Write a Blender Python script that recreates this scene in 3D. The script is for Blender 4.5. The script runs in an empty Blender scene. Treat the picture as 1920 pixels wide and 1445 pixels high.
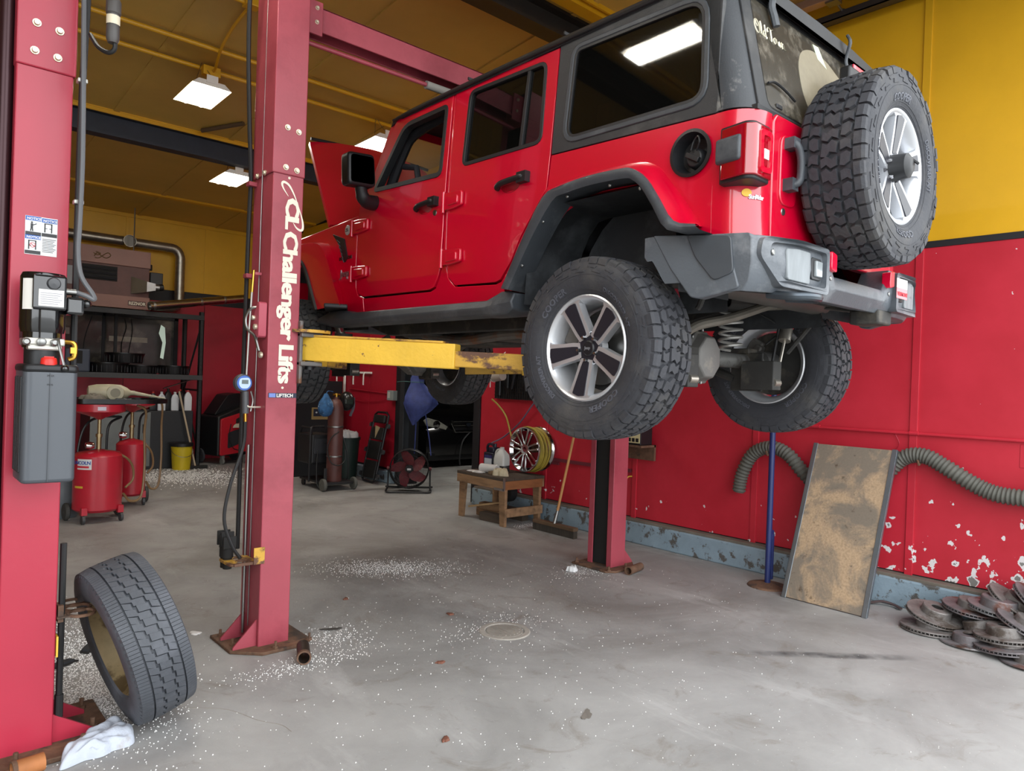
import bpy, bmesh, math, random
from mathutils import Vector, Matrix
from mathutils.geometry import tessellate_polygon
random.seed(7)
D2R = math.pi/180
scene = bpy.context.scene
COL = scene.collection

# ------------------------------------------------------------------ camera, sky, exposure
cam_d = bpy.data.cameras.new('camera'); cam = bpy.data.objects.new('camera', cam_d); COL.objects.link(cam)
cam_d.sensor_fit = 'HORIZONTAL'; cam_d.sensor_width = 36.0; cam_d.lens = 36.0*1340/1920
cam_d.clip_start = 0.05; cam_d.clip_end = 300
def aim(yaw, pitch, roll):
    f = Vector((math.sin(yaw)*math.cos(pitch), math.cos(yaw)*math.cos(pitch), math.sin(pitch)))
    r = Vector((math.cos(yaw), -math.sin(yaw), 0)); u = r.cross(f)
    c, s = math.cos(roll), math.sin(roll)
    r2 = c*r+s*u; u2 = -s*r+c*u
    m = Matrix((r2, u2, -f)).transposed().to_4x4(); m.translation = (0, 0, 1.5)
    return m
cam.matrix_world = aim(41.7*D2R, -.27*D2R, 2.0*D2R)
scene.camera = cam
world = bpy.data.worlds.new('overcast_sky'); scene.world = world; world.use_nodes = True
bg = world.node_tree.nodes['Background']; bg.inputs[0].default_value = (.93, .97, 1.0, 1); bg.inputs[1].default_value = 2.6
# light portal in the open door front, so that the sky is sampled through it
pl = bpy.data.lights.new('door_portal', 'AREA'); pl.shape = 'RECTANGLE'; pl.size = 9.7; pl.size_y = 4.3
pl.cycles.is_portal = True
po = bpy.data.objects.new('door_portal', pl); COL.objects.link(po); po.location = (.5, .8, 2.15); po.rotation_euler = (math.pi/2, 0, 0)
scene.view_settings.view_transform = 'Standard'
try: scene.view_settings.look = 'None'
except Exception: pass
scene.view_settings.gamma = 1.0; scene.view_settings.exposure = 0.86
scene.view_settings.use_curve_mapping = False

# ------------------------------------------------------------------ helpers
def lin(h):
    h = h.lstrip('#'); o = []
    for i in (0, 2, 4):
        c = int(h[i:i+2], 16)/255
        o.append(c/12.92 if c <= .04045 else ((c+.055)/1.055)**2.4)
    return (*o, 1)
MATS = {}
def mat(name, col, rough=.5, metal=0, var=0, vscale=6, bump=0, bscale=60, coat=0, dirt=None, dscale=4, dlo=.52, dhi=.62, emit=0, trans=0, alpha=1, spec=.5, stretch=None, ior=1.5):
    """procedural principled material: base colour, slow value variation, a second 'dirt' colour in noise patches, fine bump"""
    if name in MATS: return MATS[name]
    m = bpy.data.materials.new(name); m.use_nodes = True; nt = m.node_tree; N = nt.nodes; L = nt.links
    p = N['Principled BSDF']; c = lin(col) if isinstance(col, str) else (*col, 1)
    p.inputs['Base Color'].default_value = c; p.inputs['Roughness'].default_value = rough; p.inputs['Metallic'].default_value = metal
    p.inputs['Coat Weight'].default_value = coat; p.inputs['Coat Roughness'].default_value = .04
    p.inputs['Specular IOR Level'].default_value = spec; p.inputs['IOR'].default_value = ior
    p.inputs['Transmission Weight'].default_value = trans; p.inputs['Alpha'].default_value = alpha
    if emit: p.inputs['Emission Color'].default_value = c; p.inputs['Emission Strength'].default_value = emit
    if var or bump or dirt:
        tc = N.new('ShaderNodeTexCoord'); src = tc.outputs['Object']
        if stretch:
            mp = N.new('ShaderNodeMapping'); mp.inputs['Scale'].default_value = stretch; L.new(src, mp.inputs['Vector']); src = mp.outputs['Vector']
    if var:
        n = N.new('ShaderNodeTexNoise'); n.inputs['Scale'].default_value = vscale; n.inputs['Detail'].default_value = 6; n.inputs['Roughness'].default_value = .6
        L.new(src, n.inputs['Vector'])
        r = N.new('ShaderNodeValToRGB'); r.color_ramp.elements[0].position = .3; r.color_ramp.elements[1].position = .7
        r.color_ramp.elements[0].color = (*[v*(1-var) for v in c[:3]], 1); r.color_ramp.elements[1].color = (*[min(1, v*(1+var)) for v in c[:3]], 1)
        L.new(n.outputs['Fac'], r.inputs['Fac']); out = r.outputs['Color']
        L.new(out, p.inputs['Base Color'])
    if dirt:
        n2 = N.new('ShaderNodeTexNoise'); n2.inputs['Scale'].default_value = dscale; n2.inputs['Detail'].default_value = 8; n2.inputs['Roughness'].default_value = .65
        L.new(src, n2.inputs['Vector'])
        r2 = N.new('ShaderNodeValToRGB'); r2.color_ramp.elements[0].position = dlo; r2.color_ramp.elements[1].position = dhi
        L.new(n2.outputs['Fac'], r2.inputs['Fac'])
        mx = N.new('ShaderNodeMixRGB'); mx.inputs['Color2'].default_value = lin(dirt)
        if var: L.new(out, mx.inputs['Color1'])
        else: mx.inputs['Color1'].default_value = c
        L.new(r2.outputs['Color'], mx.inputs['Fac']); L.new(mx.outputs['Color'], p.inputs['Base Color'])
    if bump:
        n3 = N.new('ShaderNodeTexNoise'); n3.inputs['Scale'].default_value = bscale; n3.inputs['Detail'].default_value = 4
        L.new(src, n3.inputs['Vector'])
        b = N.new('ShaderNodeBump'); b.inputs['Strength'].default_value = bump; b.inputs['Distance'].default_value = .01
        L.new(n3.outputs['Fac'], b.inputs['Height']); L.new(b.outputs['Normal'], p.inputs['Normal'])
    MATS[name] = m
    return m

def rnd_poly(pts, r, n=4):
    """round the corners of a 2D polygon"""
    out = []; N = len(pts)
    rr = r if isinstance(r, (list, tuple)) else [r]*N
    for i in range(N):
        p = Vector(pts[i]); a = Vector(pts[i-1]); b = Vector(pts[(i+1) % N])
        da = (a-p); db = (b-p); la, lb = da.length, db.length
        d = min(rr[i], la*.48, lb*.48)
        if d < 1e-5: out.append(tuple(p)); continue
        p0 = p+da/la*d; p1 = p+db/lb*d
        for k in range(n+1):
            t = k/n; out.append(tuple((1-t)**2*p0+2*t*(1-t)*p+t*t*p1))
    return out
def arc(cx, cy, r, a0, a1, n):
    return [(cx+r*math.cos((a0+(a1-a0)*i/n)*D2R), cy+r*math.sin((a0+(a1-a0)*i/n)*D2R)) for i in range(n+1)]
def smooth_path(pts, n=6):
    """Catmull-Rom through 3D points"""
    P = [Vector(p) for p in pts]; P = [2*P[0]-P[1]]+P+[2*P[-1]-P[-2]]; out = []
    for i in range(1, len(P)-2):
        a, b, c, d = P[i-1:i+3]
        for k in range(n):
            t = k/n
            out.append(.5*((2*b)+(c-a)*t+(2*a-5*b+4*c-d)*t*t+(3*b-a-3*c+d)*t**3))
    out.append(P[-2]); return out

class MB:
    """collects geometry in the space of its thing (or in world space with org subtracted) and links it as ONE mesh"""
    def __init__(s, org=(0, 0, 0)): s.v = []; s.f = []; s.mi = []; s.org = Vector(org); s.cur = 0
    def add(s, vs, fs):
        o = len(s.v); s.v += [tuple(v) for v in vs]; s.f += [[i+o for i in f] for f in fs]; s.mi += [s.cur]*len(fs); return s
    def box(s, x0, x1, y0, y1, z0, z1):
        return s.add([(x0, y0, z0), (x1, y0, z0), (x1, y1, z0), (x0, y1, z0), (x0, y0, z1), (x1, y0, z1), (x1, y1, z1), (x0, y1, z1)],
                     [(3, 2, 1, 0), (4, 5, 6, 7), (0, 1, 5, 4), (1, 2, 6, 5), (2, 3, 7, 6), (3, 0, 4, 7)])
    def obox(s, c, size, rot=(0, 0, 0)):
        from mathutils import Euler
        R = Euler(rot).to_matrix() if not isinstance(rot, Matrix) else rot; c = Vector(c); h = Vector(size)/2
        vs = [c+R@Vector((h.x*a, h.y*b, h.z*d)) for d in (-1, 1) for a, b in ((-1, -1), (1, -1), (1, 1), (-1, 1))]
        return s.add(vs, [(3, 2, 1, 0), (4, 5, 6, 7), (0, 1, 5, 4), (1, 2, 6, 5), (2, 3, 7, 6), (3, 0, 4, 7)])
    def beam(s, p0, p1, w, h, up=(0, 0, 1)):
        p0 = Vector(p0); p1 = Vector(p1); d = (p1-p0); L = d.length; d.normalize(); sx = d.cross(Vector(up)).normalized(); u = sx.cross(d)
        R = Matrix((sx, d, u)).transposed()
        return s.obox((p0+p1)/2, (w, L, h), R)
    def ring_tube(s, rings, closed=False, cap=True):
        n = len(rings[0]); vs = [v for r in rings for v in r]; fs = []
        R = len(rings)
        for i in range(R if closed else R-1):
            a = i*n; b = ((i+1) % R)*n
            for j in range(n): k = (j+1) % n; fs.append((a+j, a+k, b+k, b+j))
        if cap and not closed: fs.append(tuple(range(n-1, -1, -1))); fs.append(tuple(range((R-1)*n, R*n)))
        return s.add(vs, fs)
    def cyl(s, p0, p1, r, r2=None, n=16, cap=True):
        return s.tube([p0, p1], [r, r if r2 is None else r2], n, cap=cap)
    def tube(s, pts, r, n=8, closed=False, cap=True, flat=None):
        P = [Vector(p) for p in pts]; N = len(P); rings = []; u = None
        for i in range(N):
            if closed: t = P[(i+1) % N]-P[i-1]
            else: t = P[min(i+1, N-1)]-P[max(i-1, 0)]
            if t.length < 1e-9: t = Vector((0, 0, 1))
            t.normalize()
            if u is None:
                u = t.cross(Vector((0, 0, 1)))
                if u.length < .05: u = t.cross(Vector((1, 0, 0)))
                u.normalize()
            else:
                u = u-t*u.dot(t)
                u = u.normalized() if u.length > 1e-6 else t.orthogonal().normalized()
            w = t.cross(u); rr = r[i] if isinstance(r, (list, tuple)) else r
            ra, rb = (rr, rr) if flat is None else (rr, rr*flat)
            rings.append([P[i]+ra*math.cos(2*math.pi*k/n)*u+rb*math.sin(2*math.pi*k/n)*w for k in range(n)])
        return s.ring_tube(rings, closed, cap)
    def lathe(s, prof, n=32, axis='Z', c=(0, 0, 0), closed=False, a0=0, a1=360):
        """prof: (radius, height) pairs; closed joins the profile's ends"""
        full = abs(a1-a0) >= 360; m = n if full else n+1; c = Vector(c); vs = []; K = len(prof)
        for i in range(m):
            a = (a0+(a1-a0)*i/n)*D2R; ca, sa = math.cos(a), math.sin(a)
            for r, h in prof:
                if axis == 'Z': vs.append(c+Vector((r*ca, r*sa, h)))
                elif axis == 'X': vs.append(c+Vector((h, r*ca, r*sa)))
                else: vs.append(c+Vector((r*sa, h, r*ca)))
        fs = []
        for i in range(n if full else n):
            a = i*K; b = ((i+1) % m)*K
            for j in range(K if closed else K-1):
                k = (j+1) % K; fs.append((a+j, b+j, b+k, a+k))
        return s.add(vs, fs)
    def prism(s, poly, d0, d1, fn=None, holes=()):
        """2D polygon (with holes) between depths d0, d1; fn(a, b, d) -> xyz"""
        fn = fn or (lambda a, b, d: (a, b, d))
        loops = [list(poly)]+[list(h) for h in holes]
        flat = [p for l in loops for p in l]; n = len(flat)
        tris = tessellate_polygon([[Vector((p[0], p[1], 0)) for p in l] for l in loops])
        vs = [fn(p[0], p[1], d0) for p in flat]+[fn(p[0], p[1], d1) for p in flat]
        fs = []
        if len(loops) == 1: fs = [tuple(range(n)), tuple(range(2*n-1, n-1, -1))]
        else:
            for t in tris: fs += [tuple(t), (t[2]+n, t[1]+n, t[0]+n)]
        o = 0
        for l in loops:
            k = len(l)
            for i in range(k): j = (i+1) % k; fs.append((o+j, o+i, o+i+n, o+j+n))
            o += k
        return s.add(vs, fs)
    def sphere(s, c, r, sc=(1, 1, 1), n=16, m=10):
        c = Vector(c); pr = [(math.sin(math.pi*i/m), -math.cos(math.pi*i/m)) for i in range(m+1)]
        o = len(s.v); s.lathe([(max(a, 1e-4)*r, b*r) for a, b in pr], n)
        for i in range(o, len(s.v)): v = s.v[i]; s.v[i] = (c.x+v[0]*sc[0], c.y+v[1]*sc[1], c.z+v[2]*sc[2])
        return s
    def map(s, fn, start=0):
        for i in range(start, len(s.v)): s.v[i] = tuple(fn(*s.v[i]))
        return s
    def mirror(s, xc):
        """append a copy mirrored in the plane x = xc"""
        o = len(s.v); nf = len(s.f)
        s.v += [(2*xc-v[0], v[1], v[2]) for v in s.v]
        s.f += [[i+o for i in reversed(f)] for f in s.f[:nf]]; s.mi += s.mi[:nf]; return s
    def mesh(s, name, mats, ang=35):
        me = bpy.data.meshes.new(name)
        o = s.org; me.from_pydata([(v[0]-o.x, v[1]-o.y, v[2]-o.z) for v in s.v], [], s.f)
        for m in (mats if isinstance(mats, (list, tuple)) else [mats]): me.materials.append(m)
        if any(s.mi): me.polygons.foreach_set('material_index', s.mi)
        bm = bmesh.new(); bm.from_mesh(me); bmesh.ops.recalc_face_normals(bm, faces=bm.faces); bm.to_mesh(me); bm.free()
        if ang: me.shade_smooth(); me.set_sharp_from_angle(angle=ang*D2R)
        return me
    def build(s, name, mats, parent=None, ang=35, bevel=0, seg=2, label=None):
        return link(name, s.mesh(name, mats, ang), parent, bevel, seg, label)
def link(name, me, parent=None, bevel=0, seg=2, label=None, loc=None, rot=None, scale=None):
    o = bpy.data.objects.new(name, me); COL.objects.link(o)
    if parent: o.parent = parent
    if loc is not None: o.location = loc
    if rot is not None: o.rotation_euler = rot
    if scale is not None: o.scale = scale
    if bevel:
        b = o.modifiers.new('bevel', 'BEVEL'); b.width = bevel; b.segments = seg; b.limit_method = 'ANGLE'; b.angle_limit = 40*D2R; b.use_clamp_overlap = True
    if label: o['label'] = label
    return o
def tag(o, label, cat, group=None, kind=None):
    o['label'] = label
    if cat: o['category'] = cat
    if group: o['group'] = group
    if kind: o['kind'] = kind
    return o
def thing(name, label, cat, loc=(0, 0, 0), rot=(0, 0, 0), group=None):
    o = bpy.data.objects.new(name, None); COL.objects.link(o); o.empty_display_size = .1
    o.location = loc; o.rotation_euler = rot
    return tag(o, label, cat, group)
def dup(root, loc=None, rot=None, label=None, parent=None):
    r = root.copy(); COL.objects.link(r)
    if parent: r.parent = parent
    if loc is not None: r.location = loc
    if rot is not None: r.rotation_euler = rot
    if label: r['label'] = label
    for ch in list(root.children): dup(ch, parent=r)
    return r
def struct(o): o['kind'] = 'structure'; return o
_txt = {}
def text_geo(body, size, bold=0, spacing=1.0):
    """2D lettering as (verts, faces) in the XY plane, left-baseline at 0"""
    cu = bpy.data.curves.new('t', 'FONT'); cu.body = body; cu.size = size; cu.offset = bold; cu.space_character = spacing; cu.resolution_u = 2
    ob = bpy.data.objects.new('t', cu); COL.objects.link(ob)
    dg = bpy.context.evaluated_depsgraph_get(); me = bpy.data.meshes.new_from_object(ob.evaluated_get(dg))
    vs = [tuple(v.co) for v in me.vertices]; fs = [tuple(p.vertices) for p in me.polygons]
    bpy.data.objects.remove(ob); bpy.data.curves.remove(cu); bpy.data.meshes.remove(me)
    return vs, fs
def lettering(mb, body, size, fn, bold=0, spacing=1.0, th=.002):
    """flat letters with a little thickness; fn(a, b, d) -> xyz, d = 0 surface .. th proud"""
    vs, fs = text_geo(body, size, bold, spacing)
    bm = bmesh.new(); bv = [bm.verts.new((v[0], v[1], 0)) for v in vs]
    for f in fs:
        try: bm.faces.new([bv[i] for i in f])
        except ValueError: pass
    r = bmesh.ops.extrude_face_region(bm, geom=bm.faces[:])
    for g in r['geom']:
        if isinstance(g, bmesh.types.BMVert): g.co.z = th
    bm.verts.index_update()
    mb.add([fn(v.co.x, v.co.y, v.co.z) for v in bm.verts], [[v.index for v in f.verts] for f in bm.faces]); bm.free()
    xs = [v[0] for v in vs]; return (min(xs), max(xs)) if xs else (0, 0)

# ------------------------------------------------------------------ shared materials
def floor_mat():
    m = bpy.data.materials.new('concrete_floor'); m.use_nodes = True; nt = m.node_tree; N = nt.nodes; L = nt.links; p = N['Principled BSDF']
    tc = N.new('ShaderNodeTexCoord')
    def noise(sc, det, rough=.6, dist=0, stretch=None):
        n = N.new('ShaderNodeTexNoise'); n.inputs['Scale'].default_value = sc; n.inputs['Detail'].default_value = det; n.inputs['Roughness'].default_value = rough; n.inputs['Distortion'].default_value = dist
        if stretch:
            mp = N.new('ShaderNodeMapping'); mp.inputs['Scale'].default_value = stretch; mp.inputs['Rotation'].default_value = (0, 0, .5); L.new(tc.outputs['Object'], mp.inputs['Vector']); L.new(mp.outputs['Vector'], n.inputs['Vector'])
        else: L.new(tc.outputs['Object'], n.inputs['Vector'])
        return n.outputs['Fac']
    def ramp(f, p0, p1, c0=(0, 0, 0, 1), c1=(1, 1, 1, 1)):
        r = N.new('ShaderNodeValToRGB'); r.color_ramp.elements[0].position = p0; r.color_ramp.elements[1].position = p1
        r.color_ramp.elements[0].color = c0; r.color_ramp.elements[1].color = c1; L.new(f, r.inputs['Fac']); return r.outputs['Color']
    def mix(a, col, fac, amt=1.0):
        mx = N.new('ShaderNodeMixRGB'); L.new(a, mx.inputs['Color1']); mx.inputs['Color2'].default_value = col
        if amt < 1:
            mm = N.new('ShaderNodeMath'); mm.operation = 'MULTIPLY'; L.new(fac, mm.inputs[0]); mm.inputs[1].default_value = amt; fac = mm.outputs[0]
        L.new(fac, mx.inputs['Fac']); return mx.outputs['Color']
    base = ramp(noise(1.1, 8, .62, .4), .3, .72, lin('#82817f'), lin('#a5a4a2'))
    a = mix(base, lin('#625c55'), ramp(noise(.55, 7, .65, .8), .50, .72), .7)
    a = mix(a, lin('#bfbebd'), ramp(noise(1.7, 8, .7, .3, (1, .35, 1)), .56, .74), .6)
    a = mix(a, lin('#6f675c'), ramp(noise(3.2, 8, .7, 1.2), .56, .70), .55)
    a = mix(a, lin('#4b463f'), ramp(noise(7, 8, .75, .5), .64, .74), .5)
    a = mix(a, lin('#e4e2df'), ramp(noise(60, 3, .6), .69, .73), .5)
    L.new(a, p.inputs['Base Color'])
    r = N.new('ShaderNodeMapRange'); L.new(noise(2.3, 6), r.inputs['Value']); r.inputs['To Min'].default_value = .42; r.inputs['To Max'].default_value = .75; L.new(r.outputs['Result'], p.inputs['Roughness'])
    b = N.new('ShaderNodeBump'); b.inputs['Strength'].default_value = .25; b.inputs['Distance'].default_value = .01; L.new(noise(25, 8, .7), b.inputs['Height']); L.new(b.outputs['Normal'], p.inputs['Normal'])
    return m
def chipped_mat():
    """red wall paint with flaked-off white and grey chips that gather low on the wall"""
    m = bpy.data.materials.new('red_wall_paint_chipped'); m.use_nodes = True; nt = m.node_tree; N = nt.nodes; L = nt.links; p = N['Principled BSDF']
    tc = N.new('ShaderNodeTexCoord'); sep = N.new('ShaderNodeSeparateXYZ'); L.new(tc.outputs['Object'], sep.inputs[0])
    def noise(sc, det, rough=.6):
        n = N.new('ShaderNodeTexNoise'); n.inputs['Scale'].default_value = sc; n.inputs['Detail'].default_value = det; n.inputs['Roughness'].default_value = rough; L.new(tc.outputs['Object'], n.inputs['Vector']); return n.outputs['Fac']
    def M(op, a, b):
        x = N.new('ShaderNodeMath'); x.operation = op
        for i, q in enumerate((a, b)):
            if isinstance(q, (int, float)): x.inputs[i].default_value = q
            else: L.new(q, x.inputs[i])
        return x.outputs[0]
    def rng(v, a, b, c, d):
        r = N.new('ShaderNodeMapRange'); L.new(v, r.inputs['Value'])
        for k, q in zip(('From Min', 'From Max', 'To Min', 'To Max'), (a, b, c, d)): r.inputs[k].default_value = q
        return r.outputs['Result']
    # chips grow toward the floor and toward the door end (y small)
    zz = rng(sep.outputs['Z'], .1, 1.0, .125, -.12); yy = rng(sep.outputs['Y'], 1.0, 3.1, .03, -.095)
    f = M('ADD', M('ADD', noise(11, 4, .5), zz), yy)
    chip = M('GREATER_THAN', f, .632); core = M('GREATER_THAN', M('ADD', f, M('MULTIPLY', noise(5, 2), .1)), .76)
    r = N.new('ShaderNodeValToRGB'); r.color_ramp.elements[0].position = .3; r.color_ramp.elements[1].position = .7
    r.color_ramp.elements[0].color = lin('#b1202f'); r.color_ramp.elements[1].color = lin('#c22a3b'); L.new(noise(2.2, 6), r.inputs['Fac'])
    m1 = N.new('ShaderNodeMixRGB'); L.new(chip, m1.inputs['Fac']); L.new(r.outputs['Color'], m1.inputs['Color1']); m1.inputs['Color2'].default_value = lin('#d9d3d3')
    m2 = N.new('ShaderNodeMixRGB'); L.new(core, m2.inputs['Fac']); L.new(m1.outputs['Color'], m2.inputs['Color1']); m2.inputs['Color2'].default_value = lin('#7d7a76')
    L.new(m2.outputs['Color'], p.inputs['Base Color']); p.inputs['Roughness'].default_value = .42
    b = N.new('ShaderNodeBump'); b.inputs['Strength'].default_value = .3; b.inputs['Distance'].default_value = .004; b.invert = True
    L.new(chip, b.inputs['Height']); L.new(b.outputs['Normal'], p.inputs['Normal'])
    return m
FLOOR = floor_mat(); REDW = chipped_mat()
REDB = mat('red_wall_paint', '#a8162c', .45, var=.08, vscale=3, bump=.08, bscale=30)
YEL = mat('yellow_wall_paint', '#d8a51c', .42, var=.06, vscale=2, bump=.12, bscale=22)
YCEIL = mat('yellow_ceiling_paint', '#c4a352', .5, var=.1, vscale=1.3, bump=.08, bscale=20)
YTRIM = mat('yellow_conduit_paint', '#d9a41e', .38)
BLK = mat('black_wall_stripe', '#17171b', .6)
NAVY = mat('dark_blue_steel_paint', '#252b38', .5, var=.15)
CURB = mat('pale_blue_curb_paint', '#8396a2', .6, var=.1, dirt='#55524e', dscale=9, dlo=.55, dhi=.6, bump=.2)
CONC = mat('bare_concrete_ledge', '#6a6258', .85, var=.2, bump=.3)
RUST = mat('rusty_steel', '#664a38', .8, var=.35, vscale=14, dirt='#43362e', dscale=8, bump=.4)
STEEL = mat('bare_steel', '#8f8f8d', .38, 1, var=.1)
GALV = mat('galvanised_steel', '#a9abab', .35, 1, var=.12, vscale=5)
CHROME = mat('chrome', '#d8d8d8', .12, 1)
BRASS = mat('brass', '#b8923f', .3, 1)
BPLAS = mat('black_plastic', '#16171a', .45, var=.1)
GPLAS = mat('grey_black_textured_plastic', '#34383d', .55, var=.1, bump=.15, bscale=120, dirt='#565a5e', dscale=3, dlo=.5, dhi=.75)
RUB = mat('black_rubber_hose', '#1a1a1b', .6)
WHITE = mat('white_paint', '#e9e6df', .5)
DARK = mat('dark_grime_and_shade', '#1b1a19', .8, var=.2)  # also the colour of the painted shade inside the lift channels
WOODC = None
# ================================================================== the setting
ZC = lambda y: 4.97-.077*y
m = MB(); m.box(-6, 12, .6, 16, -.15, 0); fl = struct(m.build('floor', FLOOR, ang=0))
m = MB(); m.box(-30, 30, -40, .6, -.15, -.003); struct(m.build('driveway', mat('driveway_asphalt', '#8d8c8a', .8, var=.15, vscale=2), ang=0))
# expansion crack in the slab
m = MB(); pth = [(1.05, 3.32, .0005), (1.2, 3.18, .0005), (1.27, 3.0, .0005), (1.33, 2.9, .0005), (1.34, 2.82, .0005)]
m.tube(smooth_path(pth), .0012, 5); struct(m.build('floor_crack', mat('crack', '#857d74', .9), fl))

def skid_mat():
    m = bpy.data.materials.new('tyre_skid_film'); m.use_nodes = True; N = m.node_tree.nodes; L = m.node_tree.links; p = N['Principled BSDF']
    p.inputs['Base Color'].default_value = lin('#4b4b4d'); p.inputs['Roughness'].default_value = .8
    tc = N.new('ShaderNodeTexCoord'); g = N.new('ShaderNodeSeparateXYZ'); L.new(tc.outputs['Generated'], g.inputs[0])
    n = N.new('ShaderNodeTexNoise'); n.inputs['Scale'].default_value = 9; n.inputs['Detail'].default_value = 6; L.new(tc.outputs['Object'], n.inputs['Vector'])
    def M(op, a, b):
        x = N.new('ShaderNodeMath'); x.operation = op; x.use_clamp = (op == 'MULTIPLY')
        for i, q in enumerate((a, b)):
            if isinstance(q, (int, float)): x.inputs[i].default_value = q
            else: L.new(q, x.inputs[i])
        return x.outputs[0]
    def hump(v): return M('MULTIPLY', M('MULTIPLY', v, M('SUBTRACT', 1, v)), 4)
    f = M('MULTIPLY', M('MULTIPLY', hump(g.outputs['X']), hump(g.outputs['Y'])), M('MULTIPLY', M('SUBTRACT', n.outputs['Fac'], .3), 2.0))
    L.new(f, p.inputs['Alpha']); return m
m = MB(); m.add([(-.55, -.05, 0), (.55, -.05, 0), (.55, .05, 0), (-.55, .05, 0)], [(0, 1, 2, 3)])
sk_ = struct(m.build('skid_mark', skid_mat(), fl, 0)); sk_.location = (4.12, 1.80, .001); sk_.rotation_euler = (0, 0, -.72)
XR = 5.56
wr = MB(); wr.box(XR+.015, XR+.25, .55, 6.80, 0, 4.98); wr.box(XR+.015, XR+.25, 8.66, 12.9, 0, 4.4); wr.box(XR+.015, XR+.25, 6.80, 8.66, 2.35, 4.5)
wall_r = struct(wr.build('wall_right', BLK, ang=0))
seams = [.69, 1.90, 3.12, 4.39, 5.64, 6.80]
for a, b in zip(seams[:-1], seams[1:]):
    m = MB(); m.box(XR, XR+.014, a+.004, b-.004, .23, 2.555); m.build('panel', REDW, wall_r, 0, .002)
    m = MB(); m.box(XR, XR+.014, a+.004, b-.004, 2.60, ZC((a+b)/2)-.02); m.build('panel', YEL, wall_r, 0, .002)
for a, b in ((8.66, 9.47), (9.47, 10.7), (10.7, 11.9), (11.9, 12.7)):
    m = MB(); m.box(XR, XR+.014, a+.004, b-.004, .2, 2.6); m.build('panel', REDB, wall_r, 0, .002)
    m = MB(); m.box(XR, XR+.014, a+.004, b-.004, 2.72, ZC(b)); m.build('panel', YEL, wall_r, 0, .002)
m = MB(); m.box(XR, XR+.014, 6.80, 8.66, 2.35, 2.6); m.build('panel', REDB, wall_r, 0)
m = MB(); m.box(XR, XR+.014, 6.804, 8.656, 2.62, ZC(8.0)); m.build('panel', YEL, wall_r, 0)
for y in seams[1:-1]:
    w = .026
    m = MB(); m.box(XR-.012, XR+.003, y-w, y+w, .21, 2.553); m.build('batten', REDW, wall_r, 0, .002)
    m = MB(); m.box(XR-.012, XR+.003, y-w, y+w, 2.602, ZC(y)-.02); m.build('batten', YEL, wall_r, 0, .002)
m = MB(); m.box(XR-.006, XR+.012, .8, 6.8, 2.555, 2.60); m.build('black_stripe', BLK, wall_r, 0)
m = MB(); m.box(XR-.1, XR+.02, .8, 6.80, 0, .2); m.box(XR-.1, XR+.02, 8.66, 12.7, 0, .17); m.build('curb', CURB, wall_r, 0, .012)
m = MB(); m.box(XR-.085, XR+.02, .8, 6.78, .195, .222); m.build('curb_ledge', CONC, wall_r, 0, .006)
# painted conduit along the wall, with couplings
m = MB(); m.cyl((XR-.02, .8, 1.238), (XR-.02, 3.05, 1.228), .012, n=10)
for y in (1.89, 2.6): m.cyl((XR-.02, y-.03, 1.236), (XR-.02, y+.03, 1.235), .017, n=10)
m.build('conduit', REDW, wall_r)
m = MB(); m.tube(smooth_path([(XR-.018, 2.02, 1.225), (XR-.012, 1.99, 1.15), (XR-.01, 2.03, 1.08), (XR-.01, 2.0, .98)]), .0025, 5); m.build('thin_wire', REDB, wall_r)
m = MB(); m.box(XR-.004, XR+.002, 1.10, 1.26, 1.06, 1.21); m.build('patch_plate', REDW, wall_r, 0, .002)
m = MB(); m.box(XR-.02, XR+.0, 5.42, 5.64, .62, .65); m.box(XR-.02, XR, 4.43, 5.6, .655, .69); m.build('angle_strip', mat('dark_red_steel', '#6a2430', .6), wall_r, 0)
# black jambs of the wall opening
m = MB(); m.box(XR-.02, XR+.27, 6.80, 6.92, 0, 2.35); m.box(XR-.02, XR+.27, 8.52, 8.70, 0, 2.35); m.build('opening_jamb', BLK, wall_r, 0, .004)
# dim room beyond the opening
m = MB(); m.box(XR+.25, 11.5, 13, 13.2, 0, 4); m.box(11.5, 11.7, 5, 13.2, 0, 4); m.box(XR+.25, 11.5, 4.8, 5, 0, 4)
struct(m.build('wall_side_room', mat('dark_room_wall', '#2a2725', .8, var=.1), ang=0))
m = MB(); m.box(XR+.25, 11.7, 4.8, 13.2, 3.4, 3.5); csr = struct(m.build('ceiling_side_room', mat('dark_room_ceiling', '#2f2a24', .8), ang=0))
m = MB(); m.box(6.6, 7.8, 8.2, 8.35, 3.3, 3.38); m.build('added_light', mat('added_light_glow', (1, .97, .9), .4, emit=4), csr, 0)  # unseen lamp, added to brighten the parked car beyond the opening
ld = bpy.data.lights.new('side_room_fill_light', 'AREA'); ld.shape = 'RECTANGLE'; ld.size = 1.2; ld.size_y = .15; ld.energy = 22; ld.color = (1, .96, .88)
lo = bpy.data.objects.new('side_room_fill_light', ld); COL.objects.link(lo); lo.location = (7.2, 8.275, 3.29)

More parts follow.
